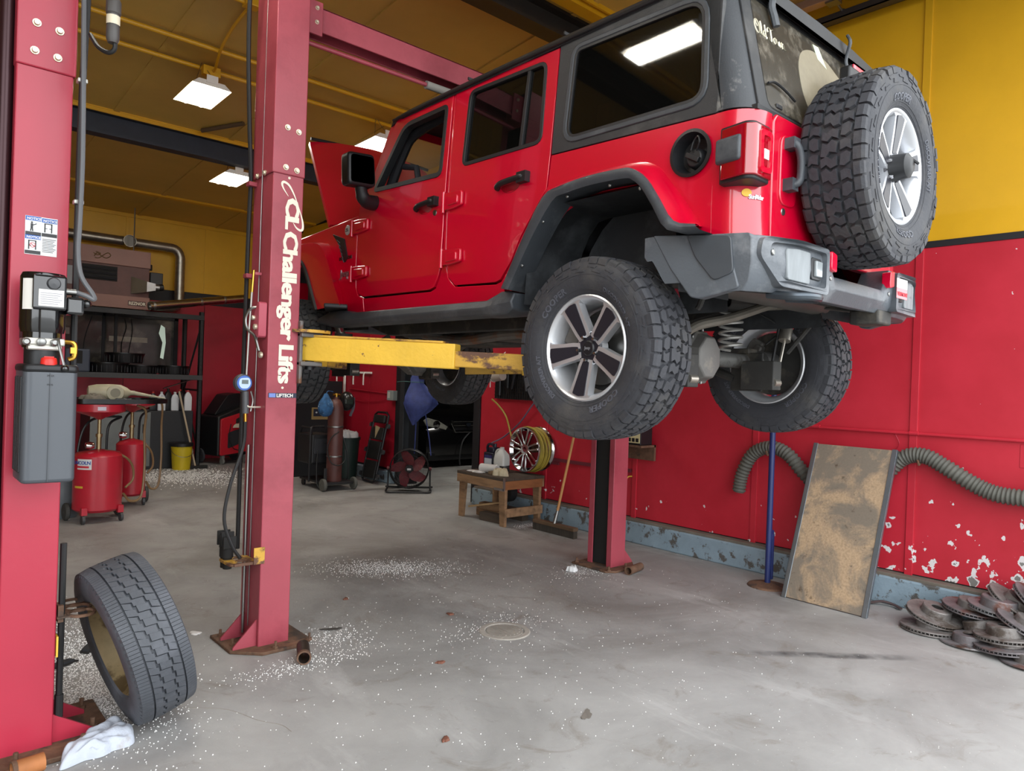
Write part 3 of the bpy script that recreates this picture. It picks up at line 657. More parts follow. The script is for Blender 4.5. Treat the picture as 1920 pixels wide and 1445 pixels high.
for sd in (-1, 1):
    panel('cowl_side', COWL, RED, jeep, sd); panel('rocker_pillar', ROCK, RED, jeep, sd, off=-.004); panel('quarter_panel', QP, RED, jeep, sd, [arc(1.757, 2.48, .088, 0, 345, 23)] if sd < 0 else ())
    panel('inner_side', INNER, CABIN, jeep, sd, t=.02, off=-.085, bevel=0)
    d1 = panel('front_door', FD, RED, jeep, sd, [FW], t=.04); d2 = panel('rear_door', RD, RED, jeep, sd, [RW], t=.04)
    panel('window_seal', frame_ring(FW, .008), TRIM, d1, sd, [frame_ring(FW, -.022)], t=.05, off=.005, bevel=.003)
    panel('window_seal', frame_ring(RW, .008), TRIM, d2, sd, [frame_ring(RW, -.014)], t=.05, off=.005, bevel=.003)
    panel('window_glass', frame_ring(RW, -.01), GLASS, d2, sd, t=.005, off=-.012, bevel=0)
    panel('window_divider', [(2.84, 2.745), (2.865, 2.745), (2.83, 3.18), (2.808, 3.18)], TRIM, d2, sd, t=.02, off=.002, bevel=.002)
    if sd > 0: panel('window_glass', frame_ring(FW, -.01), GLASSC, d1, sd, t=.005, off=-.012, bevel=0)
    hs = panel('hardtop_side', HTS, TOPB, jeep, sd, [QW], t=.035, off=.002)
    panel('window_frame', frame_ring(QW, .022), FLRB, hs, sd, [frame_ring(QW, -.002)], t=.03, off=.008, bevel=.004)
    panel('window_seal', frame_ring(QW, .0), TRIM, hs, sd, [frame_ring(QW, -.016)], t=.03, off=.004, bevel=.002)
    panel('window_glass', frame_ring(QW, -.006), GLASS, hs, sd, t=.005, off=-.006, bevel=0)
    X = lambda z, o=0: XC+sd*(hw(z)+o)
    # door handles: paddle bar on two feet with a recess
    for door, y0, y1, zc in ((d1, 3.80, 3.575, 2.578), (d2, 3.012, 2.762, 2.572)):
        m = MB(JP); a = hw(zc)
        m.tube(smooth_path([(XC+sd*(a-.01), y0, zc-.012), (XC+sd*(a+.02), y0-.012, zc-.012), (XC+sd*(a+.03), y0-.06, zc), (XC+sd*(a+.03), y1+.07, zc+.006), (XC+sd*(a+.026), y1+.03, zc+.008), (XC+sd*(a-.01), y1+.03, zc+.008)], 5), .016, 10)
        m.obox((XC+sd*(a+.014), y1+.03, zc+.005), (.044, .07, .056))
        h = m.build('door_handle', BPLAS, door, 40, .008)
        m = MB(JP); m.lathe([(.0001, 0), (.055, .001), (.06, .004), (.062, 0)], 24, 'X'); m.map(lambda x, y, z: (XC+sd*(a+.001+x*.3), (y0+y1)/2+.02+y*1.25, zc-.012+z*.7)); m.build('handle_recess', mat('jeep_red_recess', '#8c0016', .4, coat=.5), door)
    if sd < 0:
        m = MB(JP); m.lathe([(.0001, -.006), (.016, -.005), (.018, 0)], 16, 'X', (X(2.52), 3.60, 2.516)); m.build('key_lock', STEEL, d1)
    # exposed door hinges
    for door, y0, y1, z0, z1 in ((d1, 4.60, 4.38, 2.50, 2.61), (d1, 4.585, 4.37, 2.175, 2.28), (d2, 3.50, 3.315, 2.50, 2.615), (d2, 3.497, 3.305, 2.17, 2.275)):
        m = MB(JP); zc = (z0+z1)/2; a = hw(zc)
        pol = rnd_poly([(y0, z0+.01), (y0-.10, z0+.008), (y1, z0+.02), (y1, z1-.012), (y0-.1, z1-.004), (y0, z1-.004)], .012, 3)
        m.prism(pol, 0, .02, lambda p, q, d: (XC+sd*(a+.022-d), p, q))
        m.prism(rnd_poly([(y0-.06, zc-.028), (y1+.03, zc-.025), (y1+.03, zc+.025), (y0-.06, zc+.028)], .01, 3), 0, .015, lambda p, q, d: (XC+sd*(a+.031-d), p, q))
        h = m.build('hinge', RED, door, 40, .005)
        m = MB(JP); m.cyl((XC+sd*(a+.018), y0-.005, z0-.004), (XC+sd*(a+.018), y0-.005, z1+.004), .013, n=12); m.build('hinge_pin', RED, h)
    # mirror
    mm = MB(JP); pol = rnd_poly([(-.12, -.10), (.11, -.115), (.12, .10), (-.10, .115)], .035, 4)
    cx, cy, cz = XC+sd*.955, 4.25, 2.862
    mm.prism(pol, -.06, .045, lambda a, b, d: (cx+sd*(a*.9), cy+d+sd*0, cz+b+.0)); mir = mm.build('side_mirror', BPLAS, jeep, 40, .018, 3)
    mm = MB(JP); mm.prism(rnd_poly([(-.098, -.085), (.09, -.095), (.098, .082), (-.085, .092)], .025, 4), -.066, -.055, lambda a, b, d: (cx+sd*(a*.9), cy+d, cz+b)); mm.build('mirror_glass', mat('mirror_glass', '#30363a', .04, 1), mir)
    mm = MB(JP); mm.tube(smooth_path([(XC+sd*.76, 4.33, 2.70), (XC+sd*.84, 4.30, 2.685), (XC+sd*.90, 4.27, 2.70), (XC+sd*.935, 4.25, 2.78)]), [.05, .05, .05, .052, .052, .05, .05, .048, .048, .046, .045, .045, .045, .045, .04, .04, .04, .04, .04], 12); mm.build('mirror_arm', BPLAS, mir)
    # rear fender flare: painted upper skin, black lip, wheel-house liner
    FB = [(2.90, 1.975), (2.78, 2.25), (2.665, 2.43), (2.60, 2.485), (2.42, 2.515), (2.12, 2.515), (2.0, 2.50), (1.925, 2.462), (1.86, 2.39), (1.76, 2.262), (1.70, 2.17)]
    FM = [(2.855, 1.975), (2.72, 2.245), (2.60, 2.425), (2.52, 2.465), (2.34, 2.487), (2.08, 2.485), (1.975, 2.468), (1.90, 2.425), (1.835, 2.345), (1.735, 2.225), (1.67, 2.155)]
    FT = [(2.79, 1.978), (2.635, 2.225), (2.505, 2.398), (2.40, 2.43), (2.22, 2.445), (2.02, 2.44), (1.955, 2.425), (1.885, 2.37), (1.82, 2.28), (1.745, 2.175), (1.632, 2.145)]
    FL = [(2.735, 1.968), (2.58, 2.20), (2.44, 2.365), (2.35, 2.39), (2.18, 2.40), (2.0, 2.393), (1.955, 2.378), (1.905, 2.335), (1.845, 2.25), (1.765, 2.14), (1.61, 2.12)]
    FI = [(2.76, 1.968), (2.60, 2.21), (2.46, 2.37), (2.36, 2.40), (2.18, 2.41), (2.0, 2.40), (1.95, 2.385), (1.895, 2.335), (1.84, 2.25), (1.76, 2.14), (1.62, 2.12)]
    def loft(rows, dense=True):
        if dense: rows = [(x, [tuple(p) for p in smooth_path([(q[0], q[1], 0) for q in r], 3)]) for x, r in rows]
        n = len(rows[0][1]); vs = [(XC+sd*x, p[0], p[1]) for x, r in rows for p in r]
        return vs, [(a*n+i, a*n+i+1, (a+1)*n+i+1, (a+1)*n+i) for a in range(len(rows)-1) for i in range(n-1)]
    m = MB(JP); m.add(*loft([(.77, FB), (.84, FM), (.905, FT), (.915, [((p[0]*.75+q[0]*.25), p[1]*.75+q[1]*.25) for p, q in zip(FT, FL)])])); fl_ = m.build('rear_fender_flare', RED, jeep, 50)
    m = MB(JP); m.add(*loft([(.895, [(p[0]+.003, p[1]+.003) for p in FT]), (.925, FT), (.935, [((p[0]+q[0])/2, (p[1]+q[1])/2) for p, q in zip(FT, FL)]), (.925, FL), (.78, FI)]))
    m.build('flare_lip', FLRB, fl_, 60)
    for y, z in ((2.66, 2.09), (2.52, 2.29), (2.36, 2.385), (2.1, 2.39), (1.93, 2.345)):
        m = MB(JP); m.sphere((XC+sd*.90, y, z-.004), .009, n=8, m=6); m.build('flare_screw', STEEL, fl_)
    # front fender: flat wing top, sloping rear leg, black lip, vent
    yf = 5.208
    GB = [(4.74, 2.02), (4.78, 2.16), (4.84, 2.36), (4.88, 2.46), (4.94, 2.51), (5.12, 2.53), (5.4, 2.52), (5.62, 2.48), (5.78, 2.38), (5.82, 2.30)]
    GN = [(4.60, 2.01), (4.69, 2.16), (4.78, 2.355), (4.84, 2.455), (4.92, 2.50), (5.1, 2.515), (5.4, 2.505), (5.62, 2.46), (5.775, 2.365), (5.815, 2.285)]
    GT = [(4.49, 1.99), (4.60, 2.15), (4.72, 2.345), (4.80, 2.44), (4.89, 2.475), (5.1, 2.49), (5.4, 2.48), (5.62, 2.43), (5.77, 2.34), (5.81, 2.26)]
    GL = [(4.86, 1.975), (4.93, 2.09), (5.01, 2.22), (5.07, 2.30), (5.15, 2.36), (5.32, 2.40), (5.52, 2.40), (5.72, 2.36), (5.87, 2.30), (5.91, 2.24)]
    sh = lambda L_: [(p[0]+.2*min(1, max(0, (p[0]-4.75)/.4)), p[1]) for p in L_]
    GB, GN, GT = sh(GB), sh(GN), sh(GT)
    MX = lambda k: [(p[0]*(1-k)+q[0]*k, p[1]*(1-k)+q[1]*k) for p, q in zip(GT, GL)]
    m = MB(JP); m.add(*loft([(.76, GB), (.86, GN), (.925, GT), (.937, MX(.35)), (.930, MX(.9))])); ff = m.build('front_fender', RED, jeep, 50)
    m = MB(JP); m.add(*loft([(.926, MX(.88)), (.944, MX(.92)), (.940, GL), (.78, [(p[0]+.01, p[1]) for p in GL])])); m.build('flare_lip', TRIM, ff, 50)
    m = MB(JP); m.obox((XC+sd*.86, 4.67, 1.985), (.16, .36, .03), (0, 0, sd*.5)); m.build('flare_foot', TRIM, ff, 0, .008)
    m = MB(JP); m.prism(rnd_poly([(4.90, 2.555), (4.72, 2.50), (4.66, 2.36), (4.70, 2.32), (4.80, 2.47)], .012, 3), 0, .012, lambda p, q, d: (XC+sd*(.785+.006-d), p, q)); vt = m.build('fender_vent', BPLAS, jeep, 40, .004)
    m = MB(JP)
    for i in range(6): m.cyl((XC+sd*.793, 4.82-.018*i, 2.50-.028*i), (XC+sd*.793, 4.775-.014*i, 2.475-.03*i), .003, n=6)
    m.build('vent_rib', FLRB, vt)
    # wheel-house liners
    for yc, zc, y0, y1 in ((2.23, 1.9, 1.76, 2.70), (5.43, 1.92, 4.93, 6.0)):
        m = MB(JP); vs = []; K = 14
        for i in range(K+1):
            a = math.pi*i/K; y = yc+math.copysign(abs(math.cos(a))**.8, math.cos(a))*(y1-y0)/2*1.0; z = zc+.55*math.sin(a)**.7
            for x in ((.84, .76, .62, .46) if yc < 4 else (.74, .7, .62, .46)): vs.append((XC+sd*x, y, min(z, 2.375)))
        fs = [(i*4+j, i*4+j+1, i*4+j+5, i*4+j+4) for i in range(K) for j in range(3)]
        m.add(vs, fs); m.add([v for v in [(XC+sd*.46, yc+math.cos(math.pi*i/K)*(y1-y0)/2, zc-.05+.6*math.sin(math.pi*i/K)) for i in range(K+1)]], [tuple(range(K+1))])
        m.build('wheelhouse_liner', mat('liner_black', '#2a2c2f', .6, var=.15, dirt='#4c4f52', dscale=4, dlo=.5, dhi=.75), jeep, 50)
    # rocker guard (side step)
    m = MB(JP); st = [(4.93, 1.875, 1.925), (4.75, 1.85, 1.965), (4.6, 1.845, 1.968), (4.45, 1.845, 1.945), (3.0, 1.845, 1.938), (2.92, 1.84, 1.955), (2.86, 1.84, 1.975), (2.80, 1.845, 1.975), (2.755, 1.87, 1.96)]
    rings = []
    for y, zb, zt in st:
        o = .0 if 3.0 <= y <= 4.5 else .015
        rings.append([(XC+sd*.66, y, zb+.02), (XC+sd*.80, y, zb), (XC+sd*(.855+o), y, zb+.012), (XC+sd*(.868+o), y, (zb+zt)/2), (XC+sd*(.845+o), y, zt), (XC+sd*.72, y, zt)])
    m.ring_tube(rings); m.build('rocker_guard', FLRB, jeep, 30, .008)
    # corner: rounded rear corner of the tub and of the hardtop
    def corner(name, zs, mt, yr, parent, xin, r=.13, off=0):
        m = MB(JP); rows = []
        for z in zs:
            h = hw(z)+off; Y = yr(z); pts = [(h, 1.652)]
            for i in range(9):
                a = i/8*math.pi/2; pts.append((h-r+r*math.cos(a), Y+r-r*math.sin(a)))
            pts.append((xin(z), Y)); rows.append(pts+[(p[0]-.012, p[1]+.012) for p in reversed(pts)])
        n = len(rows[0]); vs = [(XC+sd*p[0], p[1], z) for z, r_ in zip(zs, rows) for p in r_]
        fs = [(a*n+i, a*n+(i+1) % n, (a+1)*n+(i+1) % n, (a+1)*n+i) for a in range(len(zs)-1) for i in range(n)]
        fs += [tuple(range(n)), tuple(range((len(zs)-1)*n, len(zs)*n))]
        m.add(vs, fs); return m.build(name, mt, parent, 35)
    corner('rear_corner', [2.09, 2.15, 2.25, 2.35, 2.45, 2.55, 2.60, 2.622], RED, lambda z: 1.49, jeep, lambda z: .622)
    YR = lambda z: 1.505+.25*(z-2.63)
    corner('hardtop_corner', [2.63, 2.8, 3.0, 3.15, 3.222], TOPD, YR, jeep, lambda z: .655-.06*(z-2.63), .12, .002)
    # tail lamp: grey side guard, red lens
    tl = MB(JP); tl.prism(rnd_poly([(.77, 1.605), (.825, 1.60), (.845, 1.475), (.825, 1.447), (.705, 1.447), (.69, 1.47), (.69, 1.53), (.74, 1.57)], .015, 3), 2.312, 2.535, lambda a, b, d: (XC+sd*a, b, d)); lamp = tl.build('tail_lamp', TRIM, jeep, 40, .006)
    tl = MB(JP); tl.prism(rnd_poly([(.82, 1.585), (.84, 1.585), (.857, 1.468), (.83, 1.436), (.71, 1.436), (.70, 1.45)], .012, 3), 2.325, 2.522, lambda a, b, d: (XC+sd*a, b, d))
    tl.build('lens', mat('red_lamp_lens', '#b3001d', .08, trans=.35, coat=1, spec=.6), lamp, 40, .01, 3)
    tl = MB(JP); tl.obox((XC+sd*.845, 1.545, 2.435), (.026, .12, .10), (0, 0, sd*.13)); tl.build('lamp_guard', FLRB, lamp, 40, .012, 3)
    tl = MB(JP); tl.prism(rnd_poly([(.715, 2.345), (.80, 2.34), (.805, 2.505), (.715, 2.505)], .02, 3), 1.430, 1.438, lambda a, b, d: (XC+sd*a, d, b), [rnd_poly([(.73, 2.365), (.78, 2.36), (.785, 2.485), (.73, 2.485)], .015, 3)]); tl.build('lens_ring', mat('bright_red_lens', '#d3082a', .1, coat=1, emit=.05), lamp)
    tl = MB(JP); tl.obox((XC+sd*.755, 1.4345, 2.415), (.035, .004, .038)); tl.build('reverse_lens', mat('clear_lens', '#f1dede', .1), lamp, 0)
# ------------------------------------------------------------------ car: tailgate, roof, glass, hood
m = MB(JP); m.prism(rnd_poly([(-.615, 2.10), (.615, 2.10), (.615, 2.60), (.59, 2.632), (-.59, 2.632), (-.615, 2.60)], .01, 2), 1.486, 1.53, lambda a, b, d: (XC+a, d, b)); tg = m.build('tailgate', RED, jeep, 40, .008, 3)
m = MB(JP); m.prism(rnd_poly([(-.56, 2.27), (-.42, 2.27), (-.42, 2.56), (-.56, 2.56)], .05, 5), 1.478, 1.49, lambda a, b, d: (XC+a, d, b)); m.build('handle_recess', RED, tg, 40, .006, 3)
m = MB(JP); m.tube(smooth_path([(XC-.515, 1.478, 2.52), (XC-.515, 1.44, 2.515), (XC-.495, 1.428, 2.47), (XC-.488, 1.428, 2.40), (XC-.505, 1.432, 2.355), (XC-.525, 1.478, 2.345)], 5), .016, 10); m.obox((XC-.51, 1.458, 2.52), (.055, .045, .045)); m.obox((XC-.515, 1.458, 2.35), (.05, .045, .05)); m.build('tailgate_handle', FLRB, tg, 40, .008)
m = MB(JP); m.lathe([(.0001, -.004), (.014, -.003), (.016, 0)], 16, 'Y', (XC-.515, 1.486, 2.245)); m.build('key_lock', STEEL, tg)
m = MB(JP); m.lathe([(.0001, -.07), (.03, -.07), (.034, -.06), (.034, 0)], 16, 'Y', (XC-.30, 1.486, 2.30)); m.lathe([(.0001, -.04), (.02, -.04), (.022, 0)], 16, 'Y', (XC-.30, 1.486, 2.40)); m.build('bump_stop', TRIM, tg)
for z in (2.22, 2.52):
    m = MB(JP); m.obox((XC+.56, 1.475, z), (.16, .03, .06)); m.cyl((XC+.66, 1.465, z-.04), (XC+.66, 1.465, z+.04), .02, n=12); m.build('tailgate_hinge', RED, tg, 40, .006)
# spare carrier
m = MB(JP); m.obox((XC-.06, 1.44, 2.44), (.34, .09, .42)); m.obox((XC-.06, 1.40, 2.47), (.2, .08, .2)); m.obox((XC-.06, 1.43, 2.78), (.12, .05, .36)); m.build('spare_carrier', TRIM, jeep, 40, .01)
m = MB(JP); m.tube(smooth_path([(XC+.0, 1.45, 2.88), (XC+.03, 1.46, 2.94), (XC+.07, 1.475, 2.985)]), .025, 8); m.obox((XC+.09, 1.475, 2.995), (.17, .05, .045)); br = m.build('brake_light_arm', TRIM, jeep, 40, .008)
m = MB(JP); m.obox((XC+.09, 1.448, 2.995), (.17, .01, .038)); m.build('third_brake_lens', mat('red_reflector', '#c01f38', .2, coat=.6), br, 40, .004)
sw = wheel(jeep, (XC-.075-JP.x, 1.315-JP.y, 2.472-JP.z), rotz=math.pi/2, roll=.5, dusty=False, cap=False)
m = MB(); m.lathe([(.0001, -.165), (.03, -.165), (.052, -.15), (.058, -.08), (.06, -.07)], 20, 'X'); m.cyl((-.16, .0, .03), (-.175, -.03, .03), .006, n=6)
m.build('camera_housing', TRIM, sw)
# bumper
def ybump(x):
    a = abs(x)
    if a < .55: return 1.375
    if a < .80: return 1.375+.085*((a-.55)/.25)**2
    return 1.46+.41*((a-.80)/.07)
def zband(x):
    a = abs(x)
    top = 2.105 if a > .30 else 2.0
    if .26 < a <= .34: top = 2.0+(2.105-2.0)*(a-.26)/.08
    bot = 1.89-.01*max(0, a-.3)
    return bot, top
xs_ = [-.87, -.865, -.855, -.84, -.82, -.805, -.80, -.78, -.75, -.70, -.66, -.62, -.55, -.45, -.36, -.34, -.30, -.26, -.24, -.1, 0]
xs_ = xs_+[-x for x in reversed(xs_[:-1])]
m = MB(JP); rings = []
for x in xs_:
    b, t = zband(x); y = ybump(x); a = abs(x)
    yl = y
    if a > .855: b2 = 2.03
    elif a > .82: b2 = 1.93
    else: b2 = b
    t2 = t+.03*max(0, (a-.78)/.09)
    d = .14 if a < .8 else .05
    rings.append([(XC+x, y+d, t2), (XC+x, y+.012, t2), (XC+x, y, t2-.02), (XC+x, y-.004, (b2+t2)/2), (XC+x, y+.006, b2+.04), (XC+x, y+.035, b2), (XC+x, y+d, b2+.02)])
m.ring_tube(rings); bump = m.build('rear_bumper', BUMP, jeep, 40, .004)
for sd in (-1, 1):
    # wing that wraps forward along the side below the flare
    m = MB(JP); pol = rnd_poly([(1.875, 2.138), (1.56, 2.112), (1.50, 1.90), (1.66, 1.862), (1.70, 1.87), (1.79, 1.99)], .01, 2)
    m.prism(pol, 0, .05, lambda p, q, d: (XC+sd*(.874-d-.07*max(0, (1.87-p)/.41)), p, q)); m.build('bumper_wing', BUMP, bump, 40, .012, 3)
    m = MB(JP); m.prism(rnd_poly([(1.72, 2.125), (1.535, 2.105), (1.52, 1.96), (1.60, 1.93), (1.68, 2.03)], .02, 3), 0, .012, lambda p, q, d: (XC+sd*(.882-d-.07*max(0, (1.87-p)/.41)), p, q)); m.build('wing_panel', mat('bumper_dark_panel', '#3d4146', .5, var=.1), bump, 40, .005)
    # raised frame and worn step pad of the rear face
    fr = rnd_poly([(.36, 2.095), (.60, 2.097), (.775, 2.095), (.785, 2.02), (.70, 1.905), (.36, 1.905)], .025, 4); ho = rnd_poly([(.385, 2.075), (.60, 2.077), (.745, 2.075), (.75, 2.02), (.685, 1.93), (.385, 1.93)], .02, 4)
    m = MB(JP); m.prism(fr, -.022, .02, lambda a, b, d: (XC+sd*a, ybump(a)+d, b), [ho]); m.build('bumper_frame', BUMP, bump, 40, .008, 3)
    m = MB(JP); m.prism(rnd_poly([(.50, 2.065), (.60, 2.066), (.665, 2.06), (.655, 1.94), (.50, 1.935)], .01, 2), -.008, .01, lambda a, b, d: (XC+sd*a, ybump(a)+d, b)); m.build('step_pad', mat('worn_step_pad', '#7b8083', .5, var=.2, vscale=18, stretch=(1, 1, .2), bump=.3, bscale=40), bump, 40, .004)
    m = MB(JP); m.prism(rnd_poly([(.40, 2.05), (.485, 2.05), (.485, 1.96), (.40, 1.96)], .01, 2), -.006, .01, lambda a, b, d: (XC+sd*a, 1.375+d, b)); m.build('lamp_recess', TRIM, bump, 40, .003)
    m = MB(JP); m.obox((XC+sd*.435, 1.366, 2.005), (.055, .014, .065)); m.build('reverse_lamp', mat('reverse_clear', '#8e9496', .15, coat=.5), bump, 40, .004)
    m = MB(JP); m.prism(rnd_poly([(.285, 2.085), (.335, 2.095), (.335, 2.02), (.285, 2.01)], .008, 2), -.03, .01, lambda a, b, d: (XC+sd*a, 1.385+d, b)); m.build('reflector', mat('bright_reflector', '#e0113a', .15, coat=.8, emit=.08), bump, 40, .003)
    m = MB(JP); m.lathe([(.0001, -.004), (.010, -.003), (.013, 0)], 12, 'Y', (XC+sd*.72, ybump(.72)-.004, 2.04)); m.lathe([(.0001, -.004), (.008, -.003), (.01, 0)], 12, 'Y', (XC+sd*.31, 1.37, 1.985)); m.build('bumper_bolt', STEEL, bump)
# white and red sticker on the right end
m = MB(JP); m.obox((XC+.42, 1.352, 2.045), (.13, .002, .045)); st = m.build('sticker', WHITE, bump, 0)
m = MB(JP); m.obox((XC+.42, 1.352, 1.997), (.13, .002, .05)); m.build('sticker_red_field', mat('sticker_red', '#e08a90', .5), bump, 0)
m = MB(JP); lettering(m, 'VERMONT', .027, lambda a, b, d: (XC+.362+a, 1.350-d, 1.985+b), .0004, 1, .001); m.build('sticker_lettering', mat('sticker_letters', '#c22b3c', .5), bump, 0)
# tow hook under the bumper
m = MB(JP); m.tube(smooth_path([(XC-.66, 1.46, 1.885), (XC-.66, 1.36, 1.872), (XC-.62, 1.315, 1.872), (XC-.54, 1.31, 1.874), (XC-.505, 1.35, 1.874), (XC-.505, 1.46, 1.885)], 5), .017, 10); m.build('tow_hook', mat('hook_steel', '#4a5158', .35, .6), jeep)
# hitch bracket on the right underside
m = MB(JP); m.obox((XC+.33, 1.46, 1.875), (.16, .14, .07)); m.build('hitch_bracket', UNDER, jeep, 40, .01)
# roof
m = MB(JP); rings = []
sec = [(-.762, 3.212), (-.768, 3.232), (-.745, 3.262), (-.66, 3.288), (-.4, 3.305), (0, 3.312), (.4, 3.305), (.66, 3.288), (.745, 3.262), (.768, 3.232), (.762, 3.212)]
for y, dz, k in ((4.22, -.03, .955), (4.17, .0, .97), (4.0, .0, .985), (3.5, .004, .99), (2.6, .004, .99), (1.9, 0, .985), (1.70, -.01, .975), (1.635, -.03, .96), (1.615, -.05, .95)):
    rings.append([(XC+x*k, y, z+dz*(1 if z > 3.22 else .2)) for x, z in sec])
m.ring_tube(rings); roof = m.build('hardtop_roof', TOPB, jeep, 40)
for sd in (-1, 1):
    m = MB(JP); m.tube([(XC+sd*.758, 4.15, 3.222), (XC+sd*.765, 3.5, 3.228), (XC+sd*.763, 2.6, 3.226), (XC+sd*.756, 1.72, 3.222)], .010, 8); m.build('roof_gutter', TRIM, roof)
for y in (3.42, 2.62):
    m = MB(JP); m.box(XC-.7, XC+.7, y-.004, y+.004, 3.300, 3.3165); m.build('roof_joint', TRIM, roof, 0)
# rear window hatch
YR = lambda z: 1.505+.25*(z-2.63)
rg = [(-.70, 2.64), (.70, 2.64), (.665, 3.21), (-.665, 3.21)]; rgi = rnd_poly([(-.615, 2.665), (.615, 2.665), (.575, 3.17), (-.575, 3.17)], .04, 4)
m = MB(JP); m.prism(rg, -.004, .02, lambda a, b, d: (XC+a, YR(b)+d, b), [rgi]); hf = m.build('hatch_frame', TOPB, jeep, 40, .004)
m = MB(JP); m.prism(frame_ring(rgi, .012), -.004, .003, lambda a, b, d: (XC+a, YR(b)+d, b)); m.build('rear_glass', DUSTG, hf)
# wiper-cleared fan of the glass and wiper
fan = rnd_poly([(-.20, 2.70), (-.26, 2.84), (-.24, 2.98), (-.17, 3.07), (-.05, 3.115), (.1, 3.11), (.25, 3.04), (.35, 2.9), (.36, 2.74)], .05, 3)
m = MB(JP); m.prism(fan, -.0055, -.004, lambda a, b, d: (XC+a, YR(b)+d, b)); m.build('wiped_patch', mat('wiped_glass', '#8d8470', .35, var=.08, vscale=30), hf)
m = MB(JP); m.tube(smooth_path([(XC-.60, YR(2.76)-.012, 2.765), (XC-.54, YR(2.77)-.012, 2.785), (XC-.46, YR(2.76)-.012, 2.775), (XC-.38, YR(2.74)-.012, 2.75)]), .0055, 6); m.build('wiper_blade', TRIM, hf)
m = MB(JP); m.obox((XC-.53, YR(2.68)-.006, 2.682), (.05, .006, .018)); m.build('glass_latch', TRIM, hf, 0, .003)
for x in (-.44, .30):
    m = MB(JP); m.tube(smooth_path([(XC+x-.02, 1.60, 3.29), (XC+x-.02, 1.585, 3.25), (XC+x, YR(3.18)-.03, 3.18), (XC+x+.01, YR(3.13)-.025, 3.13), (XC+x+.02, YR(3.08)-.02, 3.085)], 4), .02 if x < 0 else .011, 8, flat=.7); m.build('glass_hinge_arm', FLRB, hf)
m = MB(JP); m.box(XC-.72, XC+.72, 1.50, 1.545, 2.622, 2.642); m.build('glass_sill_seal', TRIM, jeep, 0)
# decals on the rear glass
SCRIPT = {  # pen strokes of the script lettering, unit height 1
 'O': [[(.42, .98), (.2, .95), (.04, .6), (.1, .2), (.32, .02), (.56, .2), (.62, .62), (.46, .95), (.3, .9), (.26, .66), (.4, .5)]],
 'l': [[(0, .12), (.12, .3), (.22, .75), (.2, 1.0), (.1, .95), (.06, .5), (.1, .1), (.24, .08)]],
 'd': [[(.34, .42), (.16, .48), (.04, .26), (.1, .06), (.28, .1), (.36, .4)], [(.46, 1.0), (.4, .6), (.34, .14), (.44, .02), (.56, .14)]],
 'T': [[(.02, .82), (.2, .98), (.5, .9), (.8, 1.02)], [(.5, .92), (.42, .5), (.36, .1), (.2, -.02), (.08, .12), (.16, .26)], [(.02, .82), (-.02, .66), (.08, .62)]],
 'o': [[(.24, .46), (.08, .38), (.04, .14), (.18, .02), (.34, .16), (.32, .4), (.22, .48), (.4, .4), (.5, .42)]],
 'w': [[(0, .46), (.06, .12), (.18, .06), (.3, .42), (.32, .1), (.46, .06), (.56, .44), (.66, .38)]],
 'n': [[(0, .44), (.06, .3), (.04, .02)], [(.04, .02), (.1, .36), (.24, .46), (.32, .3), (.3, .06), (.44, .06)]]}
m = MB(JP); cx_ = 0; S = .066
for ch, adv in (('O', .70), ('l', .30), ('d', .70), ('T', .62), ('o', .50), ('w', .62), ('n', .5)):
    for st_ in SCRIPT[ch]:
        P = [(XC-.60+(cx_+a)*S, YR(3.0+b*S)-.0065, 3.0+b*S) for a, b in st_]
        m.tube(smooth_path(P, 4), .0030, 6, flat=.3)
    cx_ += adv
m.build('old_town_lettering', mat('cream_decal', '#f1ead2', .5), hf, label='cream script lettering Old Town')
m = MB(JP); m.prism([(-.02, 3.155), (.04, 3.16), (.085, 3.06), (.0, 3.085)], -.006, -.0045, lambda a, b, d: (XC+a, YR(b)+d, b)); m.build('window_sticker', mat('pale_green_sticker', '#c6d0b2', .6), hf)
# windshield frame, glass, wipers
def wsp(x, t): return (XC+x*(1-.045*t), 4.50-.30*t, 2.72+.52*t)
m = MB(JP); n0 = Vector((0, .52, .30)).normalized()
def wfn(a, b, d): p = Vector(wsp(a, b)); return p+n0*d
m.prism([(-.755, -.05), (.755, -.05), (.755, 1.03), (-.755, 1.03)], -.045, .02, wfn, [rnd_poly([(-.68, .08), (.68, .08), (.68, .90), (-.68, .90)], .05, 4)]); ws = m.build('windshield_frame', RED, jeep, 40, .008)
m = MB(JP); m.prism([(-.69, .07), (.69, .07), (.69, .91), (-.69, .91)], -.004, .002, wfn); m.build('windshield', GLASSC, ws)
for x in (-.42, .22):
    m = MB(JP); m.tube([wfn(x, .05, .03), wfn(x+.12, .35, .03), wfn(x+.27, .62, .02)], .008, 6); m.tube([wfn(x+.05, .14, .018), wfn(x+.42, .86, .012)], .011, 6); m.build('wiper', TRIM, ws)
# hood standing open on its rear hinges
hd = Vector((0, .62, .78)).normalized(); hn = Vector((0, -.78, .62)).normalized(); h0 = Vector((XC, 5.06, 2.70))
def hfn(a, b, d): return h0+Vector((a, 0, 0))+hd*b+hn*(d+.03*(1-(a/.7)**2))
m = MB(JP); pol = rnd_poly([(-.70, 0), (-.3, -.02), (.3, -.02), (.70, 0), (.60, .86), (.55, .93), (.3, .96), (-.3, .96), (-.55, .93), (-.60, .86)], .03, 3)
